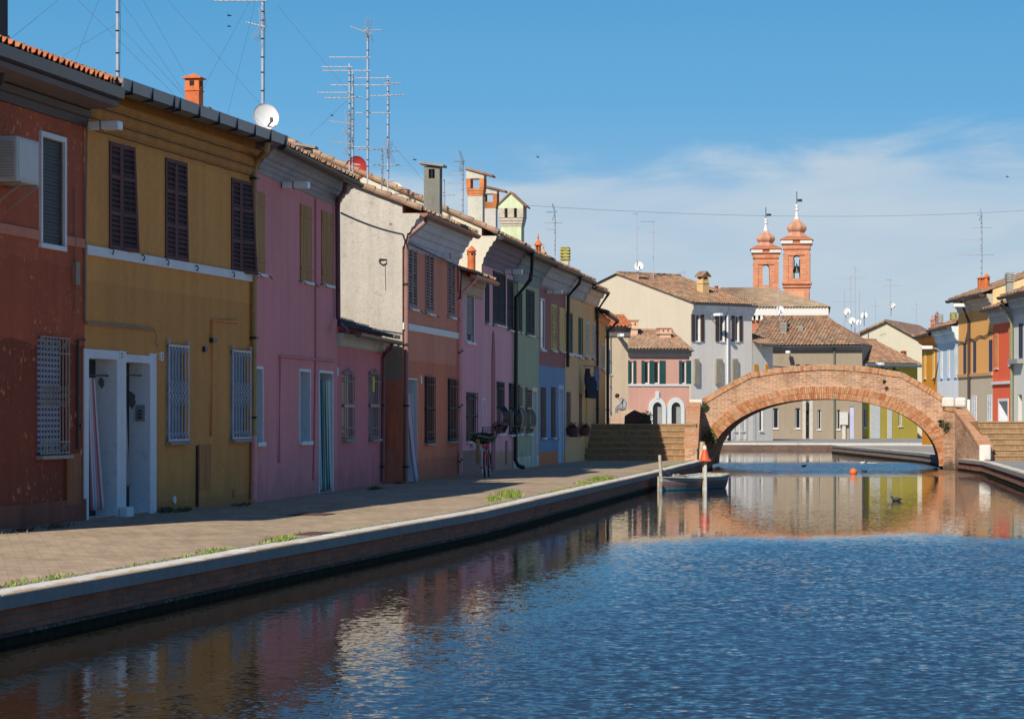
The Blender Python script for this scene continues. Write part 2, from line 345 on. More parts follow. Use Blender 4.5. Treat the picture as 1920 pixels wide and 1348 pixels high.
def house(F,wallm,ez,depth,slope=.38,ov=.4,tile='old',roofx=(0,0),gutter=('half',None,.075),cornice=None,openings=(),rev=None,back=True,vg=(False,False),hollow=False,zfar=None,hip=(0,0),ridge=None,roofjag=.02,sidem=None):
    """shell: wall with real openings, gables, roof slopes, gutter, cornice. ez: world height of the eave edge"""
    e=ez-F.z0; wt=e+slope*ov-.03; yr=ridge or depth/2; rt=e+slope*(ov+yr)
    holes=[]
    for o in openings: holes.append(o)
    mb=MB(); wall_grid(mb,F.W,wt,holes)
    mats=[wallm]+([rev] if rev else [])+([sidem] if sidem else [])
    smi=len(mats)-1 if sidem else 0
    if hip==(0,0):
        g=lambda x:[(x,0,-.3),(x,depth,-.3),(x,depth,max(.5,rt-slope*(depth-yr))-.04),(x,yr,rt-.04),(x,0,wt)]
    else: g=lambda x:[(x,0,-.3),(x,depth,-.3),(x,depth,wt),(x,0,wt)]
    n=len(g(0)); mb.add(g(0),[tuple(range(n))[::-1]],smi); mb.add(g(F.W-.006),[tuple(range(n))],smi)
    zb=max(.5,rt-slope*(depth-yr))-.04 if hip==(0,0) else wt
    mb.add([(0,depth,-.3),(F.W,depth,-.3),(F.W,depth,zb),(0,depth,zb)],[(0,3,2,1)],0)
    wl=mb.build('wall',mats,F.root,fix=False)
    rb=MB(); tm=tiles(tile); bm_=wood('eave_boards',(.10,.075,.06))
    x0,x1=-roofx[0],F.W+roofx[1]
    if hip==(0,0):
        roof_slope(rb,x0,x1,-ov,e,yr,rt,jag=roofjag)
        rb.add([(x0,-ov,e),(x1,-ov,e),(x1,yr,rt),(x0,yr,rt)],[(0,3,2,1)],1)
        yb=depth+.3; zb2=rt-slope*(yb-yr)
        rb.add([(x0,yr,rt+.04),(x1,yr,rt+.04),(x1,yb,zb2+.04),(x0,yb,zb2+.04)],[(0,1,2,3)],0)
        rb.add([(x0,yr,rt-.01),(x1,yr,rt-.01),(x1,yb,zb2-.01),(x0,yb,zb2-.01)],[(0,3,2,1)],1)
        rb.tube([(x0,yr,rt+.05),(x1,yr,rt+.05)],.10,8,0)
        if vg[0]: verge(rb,x0+.03,.13,-ov,e,yr,rt)
        if vg[1]: verge(rb,x1-.03,.13,-ov,e,yr,rt)
        if vg[0]: rb.exy([],0,0) if False else None
    else:
        # hipped: slopes of stacked bands
        a0,a1=x0+hip[0],x1-hip[1]; nb=14; yb=depth+ov
        P=lambda t,b:(x0+(a0-x0)*t, x1+(a1-x1)*t, (-ov+(yr+ov)*t) if not b else (yb-(yb-yr)*t), e+(rt-e)*t)
        for k in range(nb):
            t0,t1=k/nb,(k+1)/nb; A=P(t0,0);B=P(t1,0); L_=.02
            m=max(1,int((A[1]-A[0])/.25))
            for c in range(m):
                f0,f1=c/m,(c+1)/m; fm=(f0+f1)/2
                q=lambda T,f,h:(T[0]+(T[1]-T[0])*f,T[2],T[3]+h)
                rb.add([q(A,f0,.02),q(A,fm,.07),q(A,f1,.02),q(B,f1,.0),q(B,fm,.05),q(B,f0,.0)],[(0,1,4,5),(1,2,3,4)],0)
        A=P(0,0);A2=P(0,1);B=P(1,0)
        for (xa,xb) in ((x0,a0),(x1,a1)):
            m=20
            for c in range(m):
                f0,f1=c/m,(c+1)/m;fm=(f0+f1)/2; q=lambda f,h:(xa,-ov+(yb+ov)*f,e+h); top=(xb,yr,rt+.03)
                rb.add([q(f0,.02),q(fm,.08),top],[(0,1,2)],0); rb.add([q(fm,.08),q(f1,.02),top],[(0,1,2)],0)
        rb.add([(x0,yb,e),(x1,yb,e),(a1,yr,rt),(a0,yr,rt)],[(0,1,2,3)],0)
        rb.add([(x0,-ov,e),(x1,-ov,e),(x1,yb,e),(x0,yb,e)],[(0,3,2,1)],1)
        rb.tube([(x0,-ov,e+.05),(a0,yr,rt+.06),(a1,yr,rt+.06),(x1,-ov,e+.05)],.09,6,0)
    rf=rb.build('roof',[tm,bm_],F.root,fix=False)
    F.wall=wl; F.roof=rf; F.e=e; F.ov=ov; F.wt=wt; F.slope=slope; F.rt=rt
    if gutter:
        gm=MB(); kind,mat,r=gutter[:3]; mat=mat or plain('zinc_gutter',(.13,.14,.15),.5,.3)
        if kind=='half': 
            gutter_half(gm,x0,x1,-ov-r*.45,e-.055,r)
            for k in range(int((x1-x0)/.8)): gm.box(x0+.3+k*.8,x0+.32+k*.8,-ov-r*1.46,-ov+r*.4,e-.062,e-.05)
        elif kind=='box':
            h=gutter[3]; tp=gutter[4]; gm.exx([(-ov-r,e-h+.04),(-ov,e-h),(-ov,e+tp),(-ov-.012,e+tp),(-ov-.012,e-h+.03),(-ov-r+.03,e-h+.06),(-ov-r-.0,e+tp),(-ov-r-.02,e+tp)],x0,x1)
            k=x0+.35
            while k<x1 and tp>0: gm.box(k,k+.014,-ov-r-.024,-ov,e-h-.004,e+tp+.003,1); k+=random.choice((.9,1.0,.28,.95))
        gu=gm.build('gutter',[mat,dark()],F.root)
    if cornice:
        cm,cmat=cornice; c=MB()
        # stepped moulding: list of (outward, z below eave top, z bottom) in metres below wall top
        pr=[(0,e-cm[0][1])]
        for i,(o_,za,zb_) in enumerate(cm):
            nx=cm[i+1][0] if i+1<len(cm) else 0.0; h=zb_-za; d=o_-nx
            pr+=[(-o_,e-za),(-o_,e-za-h*.28),(-o_+d*.15,e-za-h*.33)]
            pr+=[(-o_+d*(.15+.75*(1-math.cos(q*PI/8))),e-za-h*(.33+.62*math.sin(q*PI/8))) for q in (1,2,3)]
        pr.append((0,e-cm[-1][2]))
        cx0=0 if sidem else x0
        c.exx(pr,cx0+.051,x1-.001); c.exx([(y*1.0-.003 if y<0 else y,z-.002) for y,z in pr],cx0+.001,cx0+.05,1)
        c.build('cornice',[cmat,sidem or cmat],F.root)
    return F
# ---------------------------------------------------------------- windows and doors
def louvre_leaf(mb,u0,u1,z0,z1,y=0,th=.035,slat=.055,rows=2,frame=.06,mi=0,board=False,skew=(0,0)):
    """shutter leaf lying in plane y (outer face at y-th)"""
    v0=len(mb.v)
    if board:
        n=max(2,int((u1-u0)/.11)); 
        for k in range(n): 
            a=u0+(u1-u0)*k/n; b=u0+(u1-u0)*(k+1)/n; mb.box(a+.002,b-.002,y-th+random.uniform(0,.004),y,z0,z1,mi)
        for zz in (z0+.18,z1-.22): mb.box(u0+.01,u1-.01,y-th-.012,y-th+.002,zz,zz+.05,mi)
    else:
        fr=min(frame,(u1-u0)*.22)
        mb.box(u0,u0+fr,y-th,y,z0,z1,mi); mb.box(u1-fr,u1,y-th,y,z0,z1,mi)
        zs=[z0,z0+(z1-z0)*.5,z1] if rows==2 else ([z0,z0+(z1-z0)*.34,z0+(z1-z0)*.68,z1] if rows==3 else [z0,z1])
        for i,zz in enumerate(zs):
            a=zz if i==0 else (zz-fr if i==len(zs)-1 else zz-fr/2); mb.box(u0+fr,u1-fr,y-th+.002,y,a,a+fr,mi)
        for i in range(len(zs)-1):
            a=zs[i]+(fr if i==0 else fr/2); b=zs[i+1]-(fr if i==len(zs)-2 else fr/2); k=max(1,int((b-a)/slat))
            for q in range(k):
                zz=a+(b-a)*(q+.5)/k+random.uniform(-.005,.005); jt=random.uniform(-.008,.012) if random.random()<.8 else random.uniform(-.02,.02)
                mb.add([(u0+fr,y-th*.95,zz-.020),(u1-fr,y-th*.95,zz-.020),(u1-fr,y-.004,zz+.018+jt),(u0+fr,y-.004,zz+.018+jt*.3),
                        (u0+fr,y-th*.95,zz-.028),(u1-fr,y-th*.95,zz-.028),(u1-fr,y-.004,zz+.010),(u0+fr,y-.004,zz+.010)],
                       [(0,1,2,3),(7,6,5,4),(0,4,5,1)],mi)
        mb.box(u0+fr*.5,u1-fr*.5,y-.003,y-.001,z0+.02,z1-.02,1)
    if skew!=(0,0):
        ang,lean=skew
        for i in range(v0,len(mb.v)):
            x,yy,z=mb.v[i]; f=(z1-z)/(z1-z0)
            a=ang*(.35+.65*f); dx=x-u0; mb.v[i]=(u0+dx*math.cos(a)+(yy-y)*math.sin(a),y+(yy-y)*math.cos(a)-dx*math.sin(a),z+lean*f)
def win_closed(F,x0,x1,yt,yb,mat,board=False,rows=2,skew=None,sill=True,hooks=True,slat=.055,single=False,sillmat=None,frame=.06):
    u0,u1,z0,z1=F.rect(x0,x1,yt,yb); 
    mb=MB(); mb.box(u0,u1,.09,.12,z0,z1); fr=mb.build('window',interior(),F.root)
    um=(u0+u1)/2
    if single: mb=MB(); louvre_leaf(mb,u0,u1,z0,z1,.01,rows=rows,board=board,slat=slat,frame=frame); mb.build('shutter',[mat,interior()],fr)
    else:
        mb=MB(); louvre_leaf(mb,u0,um-.003,z0,z1,.012,rows=rows,board=board,slat=slat,frame=frame); mb.build('shutter',[mat,interior()],fr)
        mb=MB(); louvre_leaf(mb,um+.003,u1,z0,z1,.012,rows=rows,board=board,slat=slat,frame=frame,skew=skew or (0,0)); mb.build('shutter',[mat,interior()],fr)
    if sill: 
        mb=MB(); mb.box(u0-.05,u1+.05,-.07,.0,z0-.06,z0-.012); mb.build('sill',sillmat or white(),fr)
    if hooks:
        mb=MB()
        for uu in (u0-.06,u1+.10): mb.tube([(uu,-.0,z0-.03),(uu,-.10,z0-.04),(uu+.02,-.12,z0-.08),(uu+.07,-.11,z0-.09)],.009,5); mb.tube([(uu-.05,-.012,z0-.035),(uu+.14,-.012,z0-.045)],.008,5)
        mb.build('shutter_hook',dark(),fr)
    return (u0,u1,z0,z1,.09)
def win_glass(F,x0,x1,yt,yb,frame_m=None,d=.14,fw=.05,sill=True,surround=0,roller=None,bars=True,revm=True,curtain=None):
    u0,u1,z0,z1=F.rect(x0,x1,yt,yb); frame_m=frame_m or white()
    mb=MB(); y=d-.06
    mb.box(u0,u0+fw,y,d,z0,z1); mb.box(u1-fw,u1,y,d,z0,z1); mb.box(u0+fw,u1-fw,y+.001,d,z0,z0+fw); mb.box(u0+fw,u1-fw,y+.001,d,z1-fw,z1)
    if bars: mb.box((u0+u1)/2-fw*.4,(u0+u1)/2+fw*.4,y+.002,d,z0+fw,z1-fw)
    if surround:
        s=surround; mb.box(u0-s,u0,-.02,.02,z0-s,z1+s); mb.box(u1,u1+s,-.02,.02,z0-s,z1+s); mb.box(u0,u1,-.019,.02,z1,z1+s)
    fr=mb.build('window',frame_m,F.root)
    mb=MB(); mb.box(u0+fw*.5,u1-fw*.5,d-.03,d-.02,z0+.01,z1-.01); mb.build('pane',glass(),fr)
    mb=MB(); mb.box(u0,u1,d+.0,d+.02,z0,z1); mb.build('lining',curtain or interior(),fr)
    if roller: mb=MB(); k=int((z1-z0)/.05); [mb.box(u0+.02,u1-.02,y-.02+(.004 if i%2 else 0),y-.005,z1-(i+1)*.05,z1-i*.05-.004) for i in range(int(k*roller[1]))]; mb.build('roller_blind',roller[0],fr)
    if sill: mb=MB(); mb.box(u0-.06,u1+.06,-.07,.0,z0-.07,z0-.01); mb.build('sill',white(),fr)
    F.lastwin=fr
    return (u0,u1,z0,z1,d)
def win_open(F,x0,x1,yt,yb,mat,lw=None,pane_m=None,ang=0,louvre=True,sill=True):
    """window with two shutters folded back on the wall; px range is the opening"""
    h=win_glass(F,x0,x1,yt,yb,sill=sill,d=.16)
    u0,u1,z0,z1=h[:4]; lw=lw or (u1-u0)/2
    mb=MB(); louvre_leaf(mb,u0-lw-.01,u0-.01,z0,z1,-.035,board=not louvre); mb.build('shutter',[mat,interior()],F.lastwin)
    mb=MB(); louvre_leaf(mb,u1+.01,u1+lw+.01,z0,z1,-.035,board=not louvre); mb.build('shutter',[mat,interior()],F.lastwin)
    return h
def grille(F,x0,x1,yt,yb,mat,style='bars',pane=None,d=.18,nb=6,r=.009,out=.05,sillm=None,belly=0,frame_m=None,bandm=None):
    u0,u1,z0,z1=F.rect(x0,x1,yt,yb)
    mb=MB(); mb.box(u0,u1,d-.04,d,z0,z1); fr=mb.build('window',pane or interior(),F.root)
    g=MB(); w_=u1-u0; y=-out
    def prof(z):
        f=(z-z0)/(z1-z0); b=belly*max(0,math.sin(min(1,max(0,(.52-f)/.52))**.8*PI)) if belly else 0
        return y-b
    zs=[z0+(z1-z0)*k/24 for k in range(25)]
    if style=='expanding':
        # diamond lattice at mid height, pairs of straight bars elsewhere
        n=nb
        for k in range(n+1):
            u=u0+w_*k/n; g.tube([(u,y,z0),(u,y,z1)],r*.8,5)
        for k in range(n):
            a=u0+w_*k/n; b=u0+w_*(k+1)/n; m=(a+b)/2
            for c in (.42,.5,.58):
                zc=z0+(z1-z0)*c; h=.09
                g.tube([(a,y-.01,zc-h),(m,y-.01,zc),(a,y-.01,zc+h)],r*.7,4,cap=False); g.tube([(b,y-.01,zc-h),(m,y-.01,zc),(b,y-.01,zc+h)],r*.7,4,cap=False)
            for zc in (z0+.08,z1-.08): g.tube([(a,y-.01,zc-.05),(m,y-.01,zc+.05),(b,y-.01,zc-.05)],r*.6,4,cap=False)
        for zz in (z0+.01,z1-.01): g.box(u0-.02,u1+.02,y-.015,y+.015,zz-.015,zz+.015)
        for uu in (u0-.02,u1+.02): g.tube([(uu,y,z0-.03),(uu,y,z1+.02)],.016,6); g.lathe([(.001,0),(.03,.02),(.03,.04),(.001,.075)],uu,y,z1+.02,8)
    else:
        n=nb
        for k in range(n+1):
            u=u0+w_*k/n
            if belly: g.tube([(u,prof(z),z) for z in zs],r,5)
            else: g.tube([(u,y,z0),(u,y,z1)],r,5)
        hz=[z0+.03,z0+(z1-z0)*.16,z0+(z1-z0)*.52,z1-(z1-z0)*.13,z1-.02] if style!='ornate' else [z0+.02,z0+.17,z1-.22,z1-.01]
        for zz in hz: g.tube([(u0-.03,prof(zz)-.004,zz),(u1+.03,prof(zz)-.004,zz)],r*1.2,5)
        if belly:
            for uu in (u0,u1):
                for zz in (z0+.03,z1-.02): g.tube([(uu,0.02,zz),(uu,prof(zz),zz)],r,5)
        if style=='ornate':
            for (za,zb) in ((z1-.22,z1-.01),(z0+.02,z0+.17)):
                zc=(za+zb)/2
                for sgn in (-1,1):
                    for q in (0,1):
                        cu=(u0+u1)/2+sgn*w_*(.13+.22*q); rr=.055
                        g.tube([(cu+rr*(1-.6*i/14)*math.cos(sgn*i*.65+q),y-.008,zc+rr*(1-.6*i/14)*math.sin(sgn*i*.65+q)) for i in range(15)],.006,4,cap=False)
                g.tube([(u0,y,zb),((u0+u1)/2-.06,y,za),],.006,4); g.tube([(u1,y,zb),((u0+u1)/2+.06,y,za)],.006,4)
            zc=(z0+z1)/2
            for k in range(10):
                cu=u0+w_*(k+.5)/10
                for dz in (-.10,0,.10):
                    g.tube([(cu+.028*math.cos(i*.9),y-.012,zc+dz+.04*math.sin(i*.9)) for i in range(8)],.007,4,cap=False)
        if style=='crest':
            um=(u0+u1)/2
            for i_ in range(3): g.tube([(um+(i_-1)*.05+.03*math.cos(a*.8),y,z1+.05+.03*(1-abs(i_-1))+.03*math.sin(a*.8)) for a in range(8)],.008,4,cap=False)
            g.tube([(u0,y,z1),(um,y,z1+.07),(u1,y,z1)],.01,4); g.box(u0,u1,y-.01,y+.01,(z0+z1)/2-.03,(z0+z1)/2+.03)
    for (uu,sg) in ((u0,-1),(u1,1)):
        for zz in (z0+.1,(z0+z1)/2,z1-.12): g.tube([(uu,0.03,zz),(uu+sg*.01,y,zz)],r,4)
    g.build('window_grille',mat,fr)
    if bandm:
        g=MB()
        for f in (.12,.55,.97): zz=z0+(z1-z0)*f; g.box(u0-.02,u1+.02,prof(zz)-.03,prof(zz)-.012,zz-.02,zz+.02)
        g.build('grille_band',bandm,fr)
    s=MB(); s.box(u0-.06,u1+.06,-.10,.0,z0-.06,z0-.012); s.build('sill',sillm or white(),fr)
    return (u0,u1,z0,z1,d)
def door(F,x0,x1,yt,yb=None,mat=None,d=.3,surround=.0,sm=None,step=True,z0=None):
    u0,u1=F.u(x0),F.u(x1); z1=F.z((x0+x1)/2,yt); z0=.02 if z0 is None else z0
    mb=MB(); mb.box(u0,u1,d-.05,d,z0,z1)
    for k in range(3): mb.box(u0+.08,u1-.08,d-.062,d-.048,z0+.15+k*(z1-z0)*.31,z0+.05+(k+.85)*(z1-z0)*.31)
    dr=mb.build('door',mat or wood('brown_door',(.05,.03,.02)),F.root)
    mb=MB(); mb.lathe([(.02,-.02),(.028,0),(.02,.02)],u0+.1,d-.08,1.05,8); mb.build('handle',steel(),dr)
    if surround:
        s=surround; mb=MB(); mb.box(u0-s,u0,-.025,.012,0,z1+s); mb.box(u1,u1+s,-.025,.012,0,z1+s); mb.box(u0,u1,-.024,.012,z1,z1+s); mb.build('door_frame',sm or white(),F.root)
    return (u0,u1,z0,z1,d)
def curtain(P0,P1,z0,z1,mat,label,name='door_curtain',folds=7,amp=.03,bow=.12,root_z=None,taper=1.0):
    """hanging cloth between two world xy points; z world. thin cloth with folds and a hem"""
    a=Vector(P0);b=Vector(P1);L=(b-a).length;d=(b-a)/L;n=Vector((d.y,-d.x)); ang=math.atan2(d.y,d.x)
    nu,nz=folds*6,12; vs=[];fs=[];uv=[]
    for sgn in (0,.006):
        for j in range(nz+1):
            f=j/nz; k=taper+(1-taper)*(1-f)**1.0
            for i in range(nu+1):
                g=i/nu; x=g*L*k; y=-(amp*math.sin(g*folds*2*PI+f*.8)*(.5+.5*(1-f))+bow*(1-f)**1.5)+sgn
                vs.append((x,y,z0+(z1-z0)*f)); uv.append((g,f))
    m=(nu+1)*(nz+1)
    for s_ in (0,1):
        for j in range(nz):
            for i in range(nu):
                q=s_*m+j*(nu+1)+i; f=(q,q+1,q+nu+2,q+nu+1); fs.append(f if not s_ else f[::-1])
    for i in range(nu): fs.append((i,m+i,m+i+1,i+1))
    for j in range(nz):
        q=j*(nu+1); fs.append((q,q+nu+1,m+q+nu+1,m+q)); q+=nu; fs.append((q,m+q,m+q+nu+1,q+nu+1))
    mb=MB(); mb.add(vs,fs); o=mb.build(name,mat,smooth=True,fix=False); ul=o.data.uv_layers.new()
    for lp in o.data.loops: ul.data[lp.index].uv=uv[lp.vertex_index]
    o.location=(a.x,a.y,0); o.rotation_euler=(0,0,ang)
    return tag(o,label,'curtain')
def downpipe(F,path,r=.045,mat=None,clamps=True,name='downpipe'):
    mb=MB(); mb.tube([tuple(p) for p in path],r,10)
    if clamps:
        p=path[-1] if path[-1][2]<path[0][2] else path[0]; q=path[-2] if path[-1][2]<path[0][2] else path[1]
        z=p[2]+.3
        while z<q[2]: mb.box(p[0]-r*1.3,p[0]+r*1.3,p[1]-r*1.3,p[1]+r*1.3,z,z+.035,1); z+=1.35
    return mb.build(name,[mat or steel(),dark()],F.root)
# ---------------------------------------------------------------- chimneys (parts of a roof)
def chimney(F,px,ytop,ybase,Y,wpx,kind,mats,wide=1.0):
    P=W(px,ytop,Y); Q=W(px,ybase,Y); p=F.loc((P.x,P.y,P.z)); q=F.loc((Q.x,Q.y,Q.z)); h=p.z-q.z; w_=wpx*Y/FP
    cx,cy,zb=q.x,q.y,q.z-.5; zt=p.z; mb=MB(); a=w_/2; b=a*wide
    def bx(ax,ay,z0,z1,mi=0,dx=0,dy=0): mb.box(cx+dx-ax,cx+dx+ax,cy+dy-ay,cy+dy+ay,z0,z1,mi)
    def ring_open(ax,ay,z0,z1,t,mi,mid=False):
        for sx in (-1,1):
            for sy in (-1,1): bx(t/2,t/2,z0,z1,mi,sx*(ax-t/2),sy*(ay-t/2))
        if mid:
            for sy in (-1,1): bx(t/2,t/2,z0,z1,mi,0,sy*(ay-t/2))
            for sx in (-1,1): bx(t/2,t/2,z0,z1,mi,sx*(ax-t/2),0)
    if kind=='terracotta':      # square clay flue, small arched hole, pyramid cap
        bx(a,b,zb,zt-h*.16); bx(a*1.12,b*1.12,zt-h*.50,zt-h*.47)
        for sx in (-1,1): bx(.003,b*.33,zt-h*.36,zt-h*.22,1,sx*a,0)
        for sy in (-1,1): bx(a*.33,.003,zt-h*.36,zt-h*.22,1,0,sy*b)
        mb.lathe([(a*1.9,0),(a*1.9,h*.03),(a*.3,h*.14),(.01,h*.16)],cx,cy,zt-h*.16,4,0,PI/4)
    elif kind=='round':
        mb.lathe([(a,0),(a,zt-h*.28-zb),],cx,cy,zb,14); mb.lathe([(a*1.3,0),(a*1.3,h*.03),(a*.5,h*.2),(.01,h*.28)],cx,cy,zt-h*.28,14)
        for k in range(4): an=k*PI/2+.3; mb.obox((cx+a*math.cos(an),cy+a*math.sin(an),zt-h*.40),(-math.sin(an)*a*.25,math.cos(an)*a*.25,0),(math.cos(an)*.012,math.sin(an)*.012,0),(0,0,h*.05),1)
    elif kind=='slab':          # plain rendered stack with slanting slab on top and a square hole
        bx(a,b,zb,zt-.34)
        ring_open(a,b,zt-.34,zt-.12,a*.62,0); bx(a*.9,.02,zt-.34,zt-.12,1)
        bx(a,b,zt-.12,zt-.05)
        mb.add([(cx-a-.08,cy-b-.10,zt-.07),(cx+a+.08,cy-b-.10,zt-.07),(cx+a+.08,cy+b+.12,zt+.01),(cx-a-.08,cy+b+.12,zt+.01),
                (cx-a-.08,cy-b-.10,zt-.02),(cx+a+.08,cy-b-.10,zt-.02),(cx+a+.08,cy+b+.12,zt+.06),(cx-a-.08,cy+b+.12,zt+.06)],
               [(0,3,2,1),(4,5,6,7),(0,1,5,4),(1,2,6,5),(2,3,7,6),(3,0,4,7)],2)
    elif kind in('pent','gable'):     # rendered shaft, brick lantern, tiled cap
        s1=zt-h*(.40 if kind=='pent' else .46); gz=zt-(.16 if kind=='pent' else .24)*h-.0
        bx(a*.82,b*.82,zb,s1-h*.14); 
        for k in range(3): bx(a*(.86+.05*k),b*(.86+.05*k),s1-h*.14+k*h*.046,s1-h*.14+(k+1)*h*.046-.002,1)
        ring_open(a,b,s1,gz-h*.06,a*.5,1,mid=(kind=='gable')); bx(a,b,gz-h*.06,gz,0)
        if kind=='pent':
            v=[(cx-a,cy-b,gz),(cx+a,cy-b,gz),(cx+a,cy+b,gz),(cx-a,cy+b,gz),(cx-a,cy-b,gz+.02),(cx+a,cy-b,gz+.02),(cx+a,cy+b,zt-.07),(cx-a,cy+b,zt-.07)]
            mb.add(v,[(0,3,2,1),(4,5,6,7),(0,1,5,4),(1,2,6,5),(2,3,7,6),(3,0,4,7)],0)
            e=.12; d=(zt-.07-gz-.02)/(2*b)
            v=[(cx-a-.05,cy-b-e*2,gz+.02-d*e*2),(cx+a+.05,cy-b-e*2,gz+.02-d*e*2),(cx+a+.05,cy+b+.03,zt-.07+d*.03),(cx-a-.05,cy+b+.03,zt-.07+d*.03)]
            v+=[(x,y,z+.055) for x,y,z in v]; mb.add(v,[(0,3,2,1),(4,5,6,7),(0,1,5,4),(1,2,6,5),(2,3,7,6),(3,0,4,7)],2)
        else:
            mb.exx([(cy-b,gz),(cy+b,gz),(cy,zt-.08)],cx-a,cx+a,0)
            for sy in (-1,1):
                y1=cy+sy*(b+.10); z1=gz-.10*(zt-.08-gz)/b; v=[(cx-a-.05,cy,zt-.08),(cx+a+.05,cy,zt-.08),(cx+a+.05,y1,z1),(cx-a-.05,y1,z1)]; v+=[(x,y,z+.05) for x,y,z in v]
                mb.add(v,[(0,3,2,1),(4,5,6,7),(0,1,5,4),(1,2,6,5),(2,3,7,6),(3,0,4,7)],2)
    elif kind=='stacked':       # concrete cowl made of stacked flared slabs
        hs=min(h*.5,w_*1.25); bx(a*.72,b*.72,zb,zt-hs)
        for k in range(4):
            z0=zt-hs+k*hs/4; mb.lathe([(a*1.38,0),(a*1.38,hs*.05),(a*1.1,hs*.15),(a*.9,hs*.16)],cx,cy,z0,4,1,PI/4)
            ring_open(a*.8,b*.8,z0+hs*.12,z0+hs/4,a*.3,1)
        bx(a*.8,b*.8,zt-.03,zt,1)
    elif kind=='boxcap':        # block chimney with string courses and little square holes
        bx(a*.85,b*.85,zb,zt-h*.38); bx(a*1.05,b*1.05,zt-h*.38,zt-h*.33); bx(a*.92,b*.92,zt-h*.33,zt-h*.06); bx(a*1.06,b*1.06,zt-h*.70,zt-h*.66); bx(a*1.03,b*1.03,zt-h*.06,zt,2)
        for sx in (-1,1):
            for k in (-1,1): bx(a*.10,.004,zt-h*.24,zt-h*.13,1,k*a*.4,sx*b*.92); bx(.004,b*.1,zt-h*.24,zt-h*.13,1,sx*a*.92,k*b*.4)
    elif kind=='house':         # shaft with slot holes and gabled tile cap
        bx(a*.8,b*.8,zb,zt-h*.5); bx(a*.9,b*.9,zt-h*.5,zt-h*.46); bx(a*.76,b*.76,zt-h*.46,zt-h*.2)
        for sy in (-1,1): bx(a*.38,.01,zt-h*.33,zt-h*.26,1,0,sy*b*.76); bx(.01,b*.38,zt-h*.33,zt-h*.26,1,sy*a*.76,0)
        mb.exy([(cx-a*.76,zt-h*.2),(cx+a*.76,zt-h*.2),(cx,zt-.1)],cy-b*.76,cy+b*.76,0)
        for sx in (-1,1):
            v=[(cx,cy-b*1.1,zt-.1),(cx,cy+b*1.1,zt-.1),(cx+sx*a*1.15,cy+b*1.1,zt-h*.24),(cx+sx*a*1.15,cy-b*1.1,zt-h*.24)]; v+=[(x,y,z+.08) for x,y,z in v]
            mb.add(v,[(0,3,2,1),(4,5,6,7),(0,1,5,4),(1,2,6,5),(2,3,7,6),(3,0,4,7)],2)
    elif kind=='turret':        # turned clay chimney pot with lantern and finial
        mb.lathe([(a*.8,0),(a*.8,zt-h*.62-zb)],cx,cy,zb,12)
        mb.lathe([(a,0),(a,h*.05),(a*.75,h*.08)],cx,cy,zt-h*.62,12)
        for k in range(4): an=k*PI/2+.5; mb.lathe([(a*.25,0),(a*.25,h*.2)],cx+a*.55*math.cos(an),cy+a*.55*math.sin(an),zt-h*.54,6)
        mb.lathe([(a*1.15,0),(a*1.15,h*.03),(a*.3,h*.15),(a*.12,h*.19),(a*.3,h*.24),(a*.12,h*.29),(.01,h*.36)],cx,cy,zt-h*.36,12)
    return mb.build('chimney',mats,F.roof)
terra=lambda:plain('terracotta_clay',(.62,.16,.045),.8,vary=.25,scale=4)
